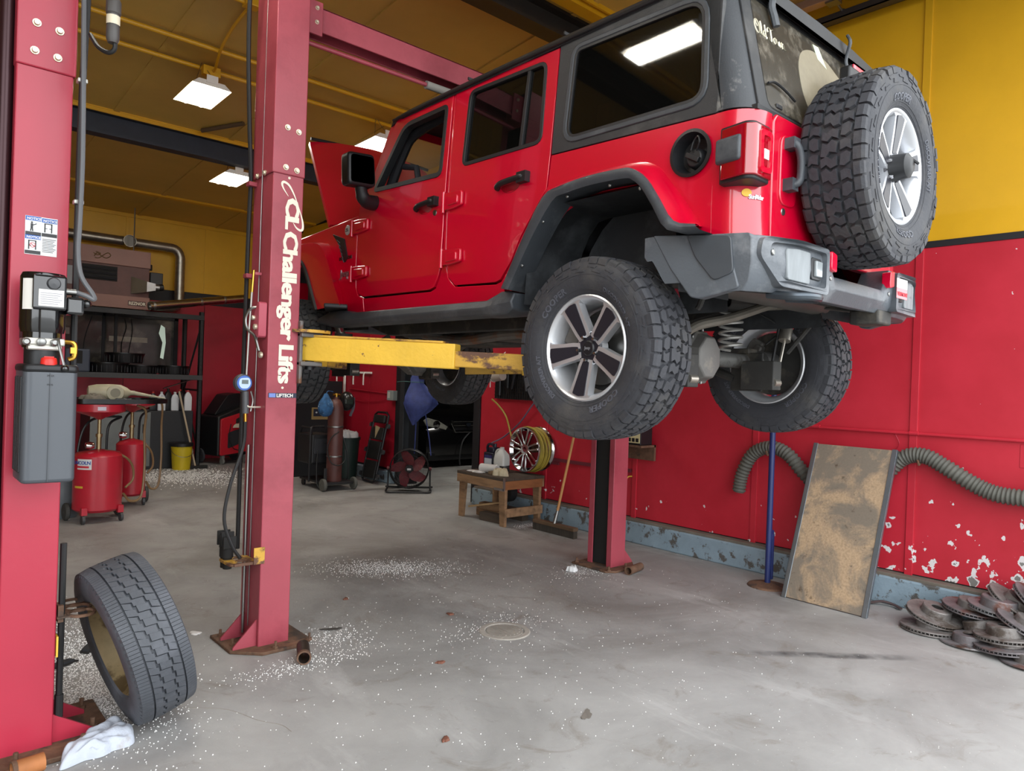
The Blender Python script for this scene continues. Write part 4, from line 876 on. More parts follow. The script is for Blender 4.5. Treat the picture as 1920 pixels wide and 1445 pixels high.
# crowned outer skin as a grid
vs = []; NX, NY = 16, 12
for j in range(NY+1):
    b = 1.03*j/NY; wdt = .71-.11*(b/1.03)
    for i in range(NX+1):
        u = -1+2*i/NX; bulge = .02*max(0, 1-abs(abs(u)-.0)/.62)
        vs.append(hfn(u*wdt, b, -.05*abs(u)**4+bulge))
fs = [(j*(NX+1)+i, j*(NX+1)+i+1, (j+1)*(NX+1)+i+1, (j+1)*(NX+1)+i) for j in range(NY) for i in range(NX)]
k_ = len(vs); vs2 = [Vector(v)-hn*.03 for v in vs]
edge = [i for i in range(NX+1)]+[j*(NX+1)+NX for j in range(1, NY+1)]+[NY*(NX+1)+i for i in range(NX-1, -1, -1)]+[j*(NX+1) for j in range(NY-1, 0, -1)]
m.add(vs+vs2, fs+[tuple(x+k_ for x in reversed(f)) for f in fs]+[(edge[i-1], edge[i], edge[i]+k_, edge[i-1]+k_) for i in range(len(edge))]); hood = m.build('hood', RED, jeep, 50)
m = MB(JP); m.tube([hfn(-.60+1.2*i/8, 1.035, -.02) for i in range(9)], .014, 8); m.build('hood_seal', TRIM, hood)
for sd in (-1, 1):
    m = MB(JP); m.obox((XC+sd*.60, 4.95, 2.675), (.07, .22, .05)); m.build('hood_hinge', RED, jeep, 40, .008)
m = MB(JP); m.add([(XC-.74, 4.52, 2.66), (XC+.74, 4.52, 2.66), (XC+.72, 4.95, 2.66), (XC-.72, 4.95, 2.66), (XC-.74, 4.52, 2.5), (XC+.74, 4.52, 2.5), (XC+.72, 4.95, 2.5), (XC-.72, 4.95, 2.5)], [(0, 1, 2, 3), (7, 6, 5, 4), (0, 4, 5, 1), (1, 5, 6, 2), (2, 6, 7, 3), (3, 7, 4, 0)]); m.build('cowl_panel', RED, jeep, 40, .015, 3)
# nose: grille with seven slots and round lamps, front bumper
m = MB(JP); m.prism(rnd_poly([(-.70, 2.06), (.70, 2.06), (.68, 2.52), (.60, 2.60), (-.60, 2.60), (-.68, 2.52)], .03, 3), 5.88, 5.96, lambda a, b, d: (XC+a, d, b), [rnd_poly([(-.315+.105*i-.033, 2.2), (-.315+.105*i+.033, 2.2), (-.315+.105*i+.033, 2.5), (-.315+.105*i-.033, 2.5)], .03, 3) for i in range(7)]); gr = m.build('grille', RED, jeep, 40, .008)
for sd in (-1, 1):
    m = MB(JP); m.lathe([(.0001, .02), (.085, .012), (.10, -.02)], 24, 'Y', (XC+sd*.50, 5.965, 2.38)); m.build('headlamp', mat('lamp_clear', '#c9ced0', .15, coat=.5), gr)
m = MB(JP); m.box(XC-.85, XC+.85, 6.02, 6.17, 1.92, 2.10); m.build('front_bumper', BUMP, jeep, 40, .03, 3)
m = MB(JP); m.box(XC-.55, XC+.55, 5.1, 5.8, 2.05, 2.50); m.box(XC-.3, XC+.3, 5.15, 5.7, 2.5, 2.58); m.build('engine', UNDER, jeep, 0, .03)
# cabin: floor, dash, seats, roll bar, steering wheel
m = MB(JP); m.box(XC-.72, XC+.72, 1.56, 4.5, 1.955, 1.985); m.build('floor_pan', UNDER, jeep, 0)
m = MB(JP); m.box(XC-.70, XC+.70, 4.22, 4.50, 2.35, 2.72); m.build('dashboard', CABIN, jeep, 0, .04, 3)
m = MB(JP); m.lathe([(.175, -.012), (.19, 0), (.175, .012), (.165, 0)], 28, 'Y', (0, 0, 0), closed=True); m.obox((0, 0, 0), (.33, .03, .05)); m.obox((0, 0, -.08), (.05, .03, .17)); c_, s_ = math.cos(-.4), math.sin(-.4)
m.map(lambda x, y, z: (XC-.36+x, 4.10+y*c_-z*s_, 2.68+y*s_+z*c_)); m.build('steering_wheel', TRIM, jeep)
for x, y in ((-.36, 3.62), (.36, 3.62), (-.2, 2.9), (.2, 2.9)):
    m = MB(JP); m.obox((XC+x, y+.12, 2.25), (.42, .5, .18)); m.obox((XC+x, y-.18, 2.55), (.4, .16, .62), (.15, 0, 0)); s1 = m.build('seat', CABIN, jeep, 40, .05, 3)
    m = MB(JP); m.obox((XC+x, y-.24, 2.96), (.28, .1, .19), (.1, 0, 0)); m.cyl((XC+x-.06, y-.23, 2.8), (XC+x-.06, y-.23, 2.95), .008, n=6); m.cyl((XC+x+.06, y-.23, 2.8), (XC+x+.06, y-.23, 2.95), .008, n=6); m.build('headrest', CABIN, s1, 40, .03, 3)
for sd in (-1, 1):
    m = MB(JP); m.tube(smooth_path([(XC+sd*.66, 4.42, 2.66), (XC+sd*.65, 4.20, 3.02), (XC+sd*.64, 4.02, 3.15), (XC+sd*.64, 3.4, 3.18), (XC+sd*.64, 2.4, 3.17), (XC+sd*.64, 1.95, 3.0), (XC+sd*.66, 1.72, 2.5)], 5), .035, 8); m.tube([(XC+sd*.66, 3.45, 2.3), (XC+sd*.64, 3.42, 3.17)], .035, 8); rb_ = m.build('roll_bar', CABIN, jeep)
    m = MB(JP); m.tube([(XC+sd*.62, 4.22, 2.96), (XC+sd*.60, 4.09, 2.93), (XC+sd*.60, 4.06, 2.82), (XC+sd*.60, 4.12, 2.73), (XC+sd*.62, 4.29, 2.71)], .022, 8); m.build('grab_handle', mat('grab_handle_grey', '#2b2c31', .5), rb_)
m = MB(JP); m.box(XC-.64, XC+.64, 3.38, 3.45, 3.13, 3.19); m.box(XC-.64, XC+.64, 2.3, 2.37, 3.13, 3.19); m.build('roll_bar_hoop', CABIN, jeep, 0, .02)
m = MB(JP); m.obox((XC+.30, 4.13, 3.13), (.45, .02, .15), (.9, 0, 0)); vz = m.build('sun_visor', mat('visor_grey', '#77777a', .7), jeep, 0, .01)
m = MB(JP); m.obox((XC+.30, 4.137, 3.118), (.30, .004, .09), (.9, 0, 0)); m.build('visor_label', mat('visor_label', '#b9bcc0', .6), vz, 0)
# fuel filler
a0 = hw(2.48)
m = MB(JP); m.lathe([(.098, -.006), (.10, -.016), (.086, -.018), (.07, .04), (.0001, .045)], 36, 'X', (XC-a0, 1.757, 2.48)); ff_ = m.build('fuel_filler', BPLAS, jeep, 50)
m = MB(JP); m.lathe([(.0001, -.014), (.034, -.012), (.042, 0), (.045, .05)], 20, 'X', (XC-a0+.012, 1.748, 2.462)); m.obox((XC-a0-.006, 1.748, 2.462), (.02, .07, .022), (.5, 0, 0)); m.build('fuel_cap', TRIM, ff_, 40, .003)
m = MB(JP); m.tube(smooth_path([(XC-a0, 1.735, 2.49), (XC-a0-.012, 1.715, 2.52), (XC-a0-.008, 1.725, 2.545), (XC-a0, 1.75, 2.53), (XC-a0-.008, 1.757, 2.49)]), .004, 6); m.build('cap_tether', TRIM, ff_)
# badges
SIL = mat('badge_silver', '#9aa0a4', .3, .8); DKB = mat('badge_dark', '#3a0c12', .4)
m = MB(JP); lettering(m, 'Jeep', .075, lambda a, b, d: (XC-hw(2.24)-d, 4.765-a, 2.222+b), .0015, 1, .005); m.build('jeep_lettering', SIL, jeep, 0)
m = MB(JP); lettering(m, 'RUBICON', .034, lambda a, b, d: (XC-hw(2.34)-d, 4.785-a*1.15, 2.345+b), .001, 1.1, .004); m.build('model_lettering', DKB, jeep, 0)
m = MB(JP); m.lathe([(.0001, -.007), (.03, -.007), (.037, -.003), (.037, .004)], 24, 'X', (XC-hw(2.55), 4.685, 2.557)); bd = m.build('round_badge', mat('badge_pale', '#b4b8ba', .4), jeep)
m = MB(JP); lettering(m, 'TRAIL', .014, lambda a, b, d: (XC-hw(2.55)-.0075-d, 4.705-a, 2.560+b), 0, 1, .001); lettering(m, 'RATED', .014, lambda a, b, d: (XC-hw(2.55)-.0075-d, 4.707-a, 2.546+b), 0, 1, .001); m.build('badge_lettering', DKB, bd, 0)
# small flower sticker on the rear corner
def crn(a, b, d): 
    an = (52+a/.13*57)*D2R; return (XC-(hw(2.3)-.13+(.131+d)*math.cos(an)), 1.49+.13-(.131+d)*math.sin(an), b)
m = MB(JP); lettering(m, 'SunRider', .024, lambda a, b, d: crn(a+.0, 2.262+b, d+.001), .001, .8, .0015); m.build('corner_sticker_lettering', mat('sticker_blue', '#c8d4e2', .5), jeep, 0)
m = MB(JP); m.prism(arc(0, 0, .02, 0, 350, 14), .001, .0025, lambda a, b, d: crn(a-.008, 2.285+b*.8, d)); m.build('corner_sticker_sun', mat('sticker_yellow', '#e7b63a', .5), jeep)
# ------------------------------------------------------------------ car: running gear
WZ = 1.666
for (x, y, rz, dusty) in ((2.505, 2.2, 0, False), (4.115, 2.2, math.pi, False), (2.505, 5.42, 0, True), (4.115, 5.42, math.pi, True)):
    wheel(jeep, (x-JP.x, y-JP.y, WZ-JP.z+(.02 if y > 4 else 0)), rz-(.06 if y > 4 else 0), {2.505: 0, 4.115: .3}[x]+(.4 if y > 4 else 0), dusty)
    sd = -1 if x < XC else 1
    m = MB(JP); m.lathe([(.05, 0), (.165, 0), (.165, .022), (.05, .022)], 36, 'X', (x+(.0 if sd < 0 else -.022), y, WZ), closed=True); m.build('brake_disc', STEEL, jeep)
    m = MB(JP); m.obox((x-sd*.005, y+.13, WZ+.08), (.10, .09, .15), (.5, 0, 0)); m.obox((x-sd*.05, y+.10, WZ+.06), (.06, .05, .12), (.5, 0, 0)); m.build('brake_caliper', mat('caliper_grey', '#6d6a66', .6, .5, var=.2), jeep, 40, .012)
    m = MB(JP); m.lathe([(.0001, 0), (.19, 0), (.19, .004), (.0001, .004)], 36, 'X', (x-sd*.03, y, WZ)); m.build('dust_shield', UNDER, jeep)
for y, dx in ((2.2, -.14), (5.42, .30)):
    m = MB(JP); m.cyl((2.56, y, WZ), (4.06, y, WZ), .042, n=16)
    for sd in (-1, 1): m.cyl((XC+sd*.60, y, WZ), (XC+sd*.74, y, WZ), .07, n=16)
    ax = m.build('axle_tube', mat('axle_grey', '#5b5a58', .55, .3, var=.2, dirt='#3a3733', dscale=7), jeep)
    m = MB(JP); cxd = XC+dx
    rings = []
    for yy, r in ((y-.155, .055), (y-.15, .105), (y-.10, .125), (y-.095, .138), (y-.08, .138), (y-.075, .125), (y, .13), (y+.08, .10), (y+.16, .07), (y+.24, .05)):
        rings.append([(cxd+r*math.cos(2*math.pi*k/8+.39)*.95, yy, WZ-.005+r*1.05*math.sin(2*math.pi*k/8+.39)) for k in range(8)])
    m.ring_tube(rings); df = m.build('differential', mat('diff_grey', '#63615e', .5, .35, var=.15, dirt='#8a8378', dscale=5, dlo=.55, dhi=.7), ax, 25, .008)
    m = MB(JP)
    for k in range(8): a = 2*math.pi*k/8; m.lathe([(.0001, -.008), (.007, -.008), (.008, 0)], 6, 'Y', (cxd+.128*math.cos(a)*.95, y-.095, WZ+.135*math.sin(a)))
    m.build('cover_bolt', STEEL, df)
    for sd in (-1, 1):
        # coil, shock, brackets, control arm
        cxs = XC+sd*.37; m = MB(JP); turns = 7; pts = []
        for i in range(turns*16+1):
            a = 2*math.pi*i/16; pts.append((cxs+.063*math.cos(a), y+.05+.063*math.sin(a), WZ+.06+.30*i/(turns*16)))
        m.tube(pts, .0085, 6); m.build('coil_spring', mat('coil_silver', '#b9b7b2', .4, .5), jeep)
        m = MB(JP); p0 = Vector((XC+sd*.40, y-.22, WZ-.12)); p1 = Vector((XC+sd*.62, y-.20, WZ+.40)); q = p0.lerp(p1, .46)
        m.cyl(p0, q, .008, n=8); m.cyl(q, p1, .033, n=16); m.cyl(p0+Vector((-.03, 0, 0)), p0+Vector((.03, 0, 0)), .022, n=12); sk = m.build('shock_absorber', mat('shock_silver', '#a9a399', .35, .8), jeep)
        m = MB(JP); a_, b_ = q.lerp(p1, .25), q.lerp(p1, .75); m.beam(a_+Vector((sd*.0, -.0335, 0)), b_+Vector((sd*.0, -.0335, 0)), .022, .002, (0, 1, 0)); m.build('shock_decal', mat('decal_red', '#a5283a', .5), sk, 0)
        m = MB(JP); m.obox((XC+sd*.40, y-.13, WZ-.08), (.09, .20, .16)); m.obox((XC+sd*.44, y-.02, WZ-.06), (.012, .20, .22)); m.obox((XC+sd*.47, y+.02, WZ+.06), (.10, .12, .03)); m.build('axle_bracket', UNDER, jeep, 0, .008)
        m = MB(JP); m.tube([(XC+sd*.45, y+.06, WZ-.10), (XC+sd*.42, y+.75*(1 if y < 4 else -1), 1.80)], .026, 10); m.build('control_arm', UNDER, jeep)
        m = MB(JP); m.tube(smooth_path([(XC+sd*.50, y-.10, WZ+.10), (XC+sd*.53, y-.16, WZ+.17), (XC+sd*.46, y-.17, WZ+.22), (XC+sd*.40, y-.05, WZ+.30)]), .006, 6); m.tube([(XC+sd*.49, y-.15, WZ+.0), (XC+sd*.50, y-.18, WZ+.22)], .009, 6); m.build('brake_line', RUB, jeep)
m = MB(JP); m.tube(smooth_path([(XC-.44, 1.99, 1.77), (XC-.33, 1.99, 1.81), (XC-.1, 1.97, 1.86), (XC+.2, 1.95, 1.945), (XC+.33, 1.95, 1.97)]), .024, 10); m.cyl((XC+.33, 1.90, 1.97), (XC+.33, 2.0, 1.97), .03, n=12); m.build('track_bar', mat('bar_grey', '#6a655c', .6, .3, var=.2), jeep)
m = MB(JP); m.tube(smooth_path([(XC-.55, 1.86, 1.86), (XC-.5, 1.80, 1.93), (XC+.2, 1.78, 1.94), (XC+.5, 1.80, 1.93), (XC+.56, 1.88, 1.86), (XC+.56, 2.0, 1.72)]), .014, 8); m.build('sway_bar', UNDER, jeep)
for sd in (-1, 1):
    m = MB(JP); rings = [[(XC+sd*(xo+w), y, z+h) for w, h in ((-.035, -.055), (.035, -.055), (.035, .055), (-.035, .055))] for y, z, xo in ((1.50, 1.96, .46), (1.75, 2.0, .46), (2.3, 2.02, .46), (2.62, 1.95, .44), (2.9, 1.87, .43), (4.6, 1.87, .43), (4.9, 1.95, .42), (6.02, 1.98, .42))]
    m.ring_tube(rings); m.build('frame_rail', UNDER, jeep, 30, .006)
m = MB(JP)
for y in (2.75, 3.5, 4.3): m.box(XC-.40, XC+.40, y-.05, y+.05, 1.82, 1.88)
m.box(XC-.46, XC+.46, 1.50, 1.60, 1.93, 2.03); m.build('crossmember', UNDER, jeep, 0, .006)
m = MB(JP); m.box(XC-.33, XC-.02, 2.75, 3.55, 1.76, 1.94); m.build('fuel_tank_skid', mat('skid_grey', '#47443f', .6, .3, var=.2), jeep, 0, .03)
m = MB(JP); m.obox((XC+.02, 3.95, 1.86), (.34, .75, .22)); m.obox((XC+.0, 4.6, 1.95), (.4, .6, .25)); m.build('gearbox', UNDER, jeep, 0, .05)
m = MB(JP); m.tube(smooth_path([(XC-.14, 4.6, 1.84), (XC-.2, 4.2, 1.80), (XC-.34, 3.8, 1.77), (XC-.36, 3.3, 1.80), (XC-.30, 2.8, 1.78), (XC-.2, 2.55, 1.90)]), .033, 10); m.tube(smooth_path([(XC-.20, 2.55, 1.9), (XC-.25, 2.2, 1.98), (XC-.3, 1.98, 1.94)]), .033, 10); m.build('exhaust_pipe', mat('exhaust_grey', '#6b6660', .55, .5, var=.2, dirt='#7a5238', dscale=5), jeep)
m = MB(JP); m.lathe([(.034, 0), (.04, -.10), (.034, -.10), (.030, 0)], 18, 'Y', (XC-.305, 1.96, 1.925), closed=True); m.cyl((XC-.305, 1.95, 1.925), (XC-.305, 1.948, 1.925), .03, n=14); m.build('exhaust_tip', mat('tip_black', '#1d1b1a', .4, .5), jeep)
m = MB(JP); m.cyl((XC-.13, 2.42, WZ+.02), (XC+.0, 3.6, 1.85), .035, n=12); m.cyl((XC+.3, 4.9, WZ+.02), (XC+.1, 4.25, 1.85), .03, n=12); m.build('drive_shaft', mat('shaft_grey', '#55524d', .5, .4), jeep)
m = MB(JP); m.cyl((XC-.5, 1.80, 2.02), (XC+.5, 1.80, 2.02), .10, n=18); m.build('muffler', mat('muffler_grey', '#5d5a56', .5, .6, var=.2), jeep, 40)
# ================================================================== the two-post lift under the car
LRED = mat('lift_red_paint', '#a04450', .4, var=.08, vscale=3, bump=.06, bscale=40, dirt='#8a3440', dscale=2.5, dlo=.5, dhi=.7)
LRED2 = mat('bright_lift_red_paint', '#a92c40', .34, var=.05, vscale=2, bump=.05, bscale=30)
LYEL = mat('chipped_yellow_paint', '#e0b43c', .5, var=.08, vscale=5, dirt='#6b4a34', dscale=13, dlo=.635, dhi=.66, bump=.2, bscale=40)
LYRU = mat('rusty_yellow_paint', '#c79a3a', .65, var=.15, vscale=8, dirt='#5e4030', dscale=7, dlo=.5, dhi=.56, bump=.3, bscale=40, stretch=(1, .3, 1))
CREAM = mat('cream_lettering', '#ece4d2', .5, var=.04)
BOLT = mat('zinc_bolt', '#d3cbb4', .35, .7)
LO = Vector((1.67, 3.9, 0))
lift = thing('car_lift', 'two-post red car lift with cream lettering holding up the red car', 'car lift', LO)
def bolt(parent, org, p, axis='Y', r=.016):
    m = MB(org)
    o = len(m.v); m.lathe([(.0001, -.012), (r*.62, -.012), (r*.7, -.010), (r*.72, -.003), (r, -.003), (r, 0)], 12, axis, p)
    return m.build('bolt', BOLT, parent, 30)
def column(org, root, web, sgn, y0, y1, zt, split, mt, name='column', ext=.008, wd=.175):
    """C channel, web at x=web, open toward sgn; lower column and bolted-on extension"""
    def prof(e): 
        t = .01; xi = web+sgn*wd
        a = [(web-sgn*e, y0-e), (xi+sgn*e*.4, y0-e), (xi+sgn*e*.4, y0+.055), (xi-sgn*t, y0+.055), (xi-sgn*t, y0-e+t), (web-sgn*e+sgn*t, y0-e+t), (web-sgn*e+sgn*t, y1+e-t), (xi-sgn*t, y1+e-t), (xi-sgn*t, y1-.055), (xi+sgn*e*.4, y1-.055), (xi+sgn*e*.4, y1+e), (web-sgn*e, y1+e)]
        return a
    m = MB(org); m.prism(prof(0), .012, split+.15); c = m.build(name, mt, root, 40, .006, 3)
    m = MB(org); m.box(min(web+sgn*.012, web+sgn*(wd-.035)), max(web+sgn*.012, web+sgn*(wd-.035)), y0+.012, y1-.012, .02, zt-.1); m.build('channel_shade_fill', DARK, root, 0)  # dark fill added here, standing in for the shade inside the channel
    m = MB(org); m.prism(prof(ext), split, zt); m.build('column_extension', mt, root, 40, .006, 3)
    return c
colL = column(LO, lift, 1.58, 1, 3.77, 4.03, 3.66, 2.59, LRED)
colR = column(LO, lift, 4.68, -1, 3.77, 4.03, 3.66, 2.59, LRED)
for x, z in ((1.648, 2.845), (1.712, 2.835), (1.645, 2.628), (1.708, 2.622)):
    bolt(lift, LO, (x, 3.761, z)); bolt(lift, LO, (6.26-x, 3.761, z))
for y, z in ((3.86, 2.60), (3.96, 2.60)): bolt(lift, LO, (1.571, y, z), 'X')
# base plates with gussets and anchor bolts
for sgn, cx in ((1, 1.67), (-1, 4.59)):
    pol = [(cx-sgn*.23, 3.80), (cx-sgn*.10, 3.675), (cx+sgn*.13, 3.675), (cx+sgn*.20, 3.73), (cx+sgn*.20, 4.10), (cx-sgn*.23, 4.10)]
    m = MB(LO); m.prism(pol if sgn > 0 else list(reversed(pol)), .0, .018); bp = m.build('base_plate', RUST, lift, 30, .004)
    for y in (3.80, 3.98):
        m = MB(LO); m.prism([(cx-sgn*.09, .018), (cx-sgn*.215, .018), (cx-sgn*.215, .03), (cx-sgn*.09, .16)], y-.005, y+.005, lambda a, b, d: (a, d, b)); m.build('gusset', LRED, bp, 0)
    for x, y in ((cx-sgn*.19, 3.87), (cx-sgn*.02, 3.70), (cx+sgn*.18, 3.71), (cx-sgn*.19, 4.05), (cx+sgn*.18, 4.06)):
        m = MB(LO); m.lathe([(.016, .018), (.016, .03), (.008, .031), (.008, .055), (.0001, .056)], 6, 'Z', (x, y, 0)); m.build('anchor_bolt', RUST, bp, 20)
m = MB(LO); m.cyl((1.565, 3.95, .05), (1.565, 3.95, 1.1), .008, n=8); m.build('cable_rod', STEEL, lift)
# cross beam overhead and padded shut-off bar
m = MB(LO); m.box(1.80, 4.46, 3.83, 3.842, 3.46, 3.60); m.box(1.80, 4.46, 3.83, 3.96, 3.588, 3.60); m.box(1.80, 4.46, 3.948, 3.96, 3.46, 3.60); m.build('cross_beam', LRED, lift, 0, .004)
for x0, x1 in ((1.765, 1.86), (4.40, 4.495)):
    m = MB(LO); m.box(x0, x1, 3.815, 3.83, 3.43, 3.62); m.box(x0, x0+.01, 3.8, 3.98, 3.40, 3.62); br = m.build('beam_bracket', LRED, lift, 0, .004)
    for z in (3.5, 3.58): bolt(br, LO, ((x0+x1)/2+.01, 3.815, z), 'Y', .012)
m = MB(LO); m.cyl((1.79, 3.88, 3.40), (4.45, 3.88, 3.42), .013, n=10); m.build('shutoff_bar', LRED, lift)
m = MB(LO); m.cyl((2.62, 3.88, 3.406), (3.6, 3.88, 3.414), .026, n=14); m.build('bar_padding', mat('padding_grey', '#8e8a84', .8, var=.1), lift)
# cream lettering down the column face, reading downward
def vfn(x0, z0, sq=1.0): return lambda a, b, d: (x0+b*sq, 3.769-d, z0-a)
def boldtext(name, body, size, x0, z0, length, label, sq=.95, bold=.0028):
    m = MB(LO); e = None
    for k in (-1, 0, 1): e = lettering(m, body, size, lambda a, b, d: (x0+b*sq, 3.769-d-(k+1)*.0005, -(a+k*.0028)), bold, .95, .0012)
    m.map(lambda x, y, z: (x, y, z0+z*length/e[1])); return m.build(name, CREAM, lift, 0, label=label)
boldtext('logo_lettering', 'CL', .125, 1.658, 2.468, .172, 'cream logo letters CL', .85, .004)
for pts in ([(1.668, 2.475), (1.64, 2.51), (1.63, 2.535), (1.64, 2.548), (1.67, 2.535), (1.70, 2.49), (1.728, 2.43)], [(1.728, 2.43), (1.752, 2.36), (1.757, 2.315), (1.745, 2.300), (1.72, 2.31), (1.70, 2.335)]):
    P = smooth_path([(x, 3.7675, z) for x, z in pts], 5); n_ = len(P)
    m = MB(LO); m.tube(P, [.0015+.006*math.sin(math.pi*i/(n_-1)) for i in range(n_)], 6); m.map(lambda x, y, z: (x, 3.7675+(y-3.7675)*.12, z)); m.build('logo_swoosh', CREAM, lift)
boldtext('challenger_lettering', 'Challenger', .122, 1.650, 2.285, .60, 'cream vertical lettering Challenger')
boldtext('lifts_lettering', 'Lifts', .122, 1.645, 1.665, .215, 'cream vertical lettering Lifts')
for z in (2.575, 1.425):
    m = MB(LO); m.lathe([(.0001, -.002), (.007, -.002), (.007, 0)], 12, 'Y', (1.67, 3.769, z)); m.build('rivet', CREAM, lift)
m = MB(LO); m.box(1.592, 1.752, 3.7675, 3.7695, 1.37, 1.396); pl_ = m.build('maker_plate', mat('plate_navy', '#20243c', .4), lift, 0)
m = MB(LO); m.box(1.595, 1.632, 3.7665, 3.7675, 1.372, 1.394); m.build('plate_field', mat('plate_blue', '#6f86c8', .4), pl_, 0)
m = MB(LO); lettering(m, 'LIFTECH', .026, lambda a, b, d: (1.637+a*.98, 3.7672-d, 1.374+b), .0008, 1, .0008); m.build('plate_lettering', WHITE, pl_, 0)
# mirrored-side lettering is only on this column; latch cover and hose clips on the outer side
m = MB(LO); m.prism(rnd_poly([(3.80, 1.89), (3.86, 1.80), (3.855, 1.74), (3.80, 1.69), (3.778, 1.70), (3.778, 1.88)], .01, 2), 1.53, 1.575, lambda a, b, d: (d, a, b)); lc = m.build('latch_cover', mat('latch_pinkish_red', '#b04c5c', .45), lift, 30, .004)
for p, r in (((1.53, 3.81, 1.75), .016), ((1.53, 3.84, 1.80), .013), ((1.56, 3.80, 1.60), .018)):
    m = MB(LO); m.lathe([(.0001, -.014), (r*.8, -.014), (r, -.01), (r, .0)], 14, 'X', p); m.build('latch_bolt', BOLT, lc)
m = MB(LO); m.tube(smooth_path([(1.56, 3.83, 1.86), (1.515, 3.85, 1.85), (1.495, 3.87, 1.80), (1.50, 3.86, 1.74), (1.53, 3.83, 1.70), (1.545, 3.80, 1.62)]), .008, 6); m.build('latch_spring', STEEL, lc)
m = MB(LO); m.tube(smooth_path([(1.58, 3.84, 1.315), (1.54, 3.84, 1.315), (1.515, 3.85, 1.318), (1.505, 3.86, 1.345)]), .005, 6); m.build('hook', mat('hook_zinc', '#d9d2c2', .4, .6), lift)
# cable and hose on the outer side
m = MB(LO); m.tube(smooth_path([(1.60, 3.87, 3.68), (1.54, 3.90, 3.70), (1.49, 3.93, 3.62), (1.50, 3.97, 3.3), (1.53, 4.0, 2.9), (1.555, 4.02, 2.6), (1.56, 4.04, 2.3), (1.56, 4.05, 1.5), (1.56, 4.05, .5)]), .012, 8); m.build('hydraulic_hose', RUB, lift)
m = MB(LO); m.cyl((1.573, 3.90, .1), (1.573, 3.90, 3.6), .003, n=6); m.build('sync_cable', STEEL, lift)
for z in (2.56, 2.045): 
    m = MB(LO); m.box(1.535, 1.58, 3.985, 4.035, z-.012, z+.012); m.build('hose_clip', LRED, lift, 0, .003)
# carriages and swing arms
for sgn, web in ((1, 1.58), (-1, 4.68)):
    X_ = lambda a: web+sgn*a
    m = MB(LO); m.box(min(X_(.02), X_(.165)), max(X_(.02), X_(.165)), 3.84, 3.96, 1.35, 2.25); m.box(min(X_(.17), X_(.30)), max(X_(.17), X_(.30)), 3.72, 4.12, 1.55, 1.575); m.box(min(X_(.17), X_(.30)), max(X_(.17), X_(.30)), 3.72, 4.12, 1.71, 1.735); m.box(min(X_(.17), X_(.19)), max(X_(.17), X_(.19)), 3.74, 4.10, 1.45, 1.80)
    cg = m.build('carriage', mat('carriage_grey_steel', '#6d6a68', .5, .4, var=.2, dirt='#6b4a34', dscale=8), lift, 0, .006)
    for y_ in (3.78, 4.06):
        m = MB(LO); m.cyl((X_(.25), y_, 1.53), (X_(.25), y_, 1.755), .025, n=14); m.build('arm_pin', BPLAS, cg)
    for p0, p1, w in (((X_(.25), 3.80), (X_(1.20), 2.42), 1), ((X_(.25), 4.05), (X_(.98), 4.75), 1)):
        p0 = Vector((p0[0], p0[1], 1.648)); p1 = Vector((p1[0], p1[1], 1.605)); d = (p1-p0); L_ = d.length; q = p0+d*.53
        m = MB(LO); m.beam(p0-d.normalized()*.04, q, .10, .135); arm = m.build('swing_arm', LYEL, lift, 0, .006)
        m = MB(LO); m.beam(q-d*.1-Vector((0, 0, .012)), p1-Vector((0, 0, .012)), .07, .085); a2 = m.build('arm_extension', LYRU, arm, 0, .006)
        m = MB(LO); m.beam(p0, q-d*.04, .106, .012); m.map(lambda x, y, z: (x, y, z+.073)); m.build('arm_top_plate', LYRU, arm, 0, .003)
        m = MB(LO); m.lathe([(.0001, 1.62), (.045, 1.62), (.045, 1.70), (.03, 1.70), (.03, 1.775), (.065, 1.775), (.065, 1.812), (.0001, 1.812)], 20, 'Z', (p1.x, p1.y, 0)); m.build('lift_pad', mat('pad_dark', '#2e2c2a', .7, var=.2), arm)
        m = MB(LO); m.lathe([(.12, 1.735), (.12, 1.752), (.0001, 1.752)], 20, 'Z', (p0.x, p0.y, 0)); m.build('arm_gear', LYRU, arm)
# adapter rack on the outer side of the lettered column
m = MB(LO); m.box(1.44, 1.58, 3.77, 3.79, .47, .485); m.box(1.54, 1.60, 3.762, 3.768, .47, .56); m.prism(rnd_poly([(1.42, 3.78), (1.42, 3.96), (1.575, 3.96), (1.575, 3.78)], .03, 4), .47, .482, None, [arc(1.50, 3.83, .035, 350, 0, 14), arc(1.50, 3.915, .033, 350, 0, 14)]); rk = m.build('adapter_rack', LYRU, lift, 30, .003)
for y, h in ((3.915, .11), (3.95, .13)):
    m = MB(LO); m.lathe([(.0001, .43), (.024, .43), (.024, .49), (.03, .49), (.03, .49+h*.6), (.0001, .49+h*.6)], 14, 'Z', (1.455, y, 0)); m.box(1.42, 1.49, y-.035, y-.022, .5+h*.4, .5+h); m.box(1.42, 1.49, y+.022, y+.035, .5+h*.4, .5+h); m.build('lift_adapter', DARK, rk, 30, .004)

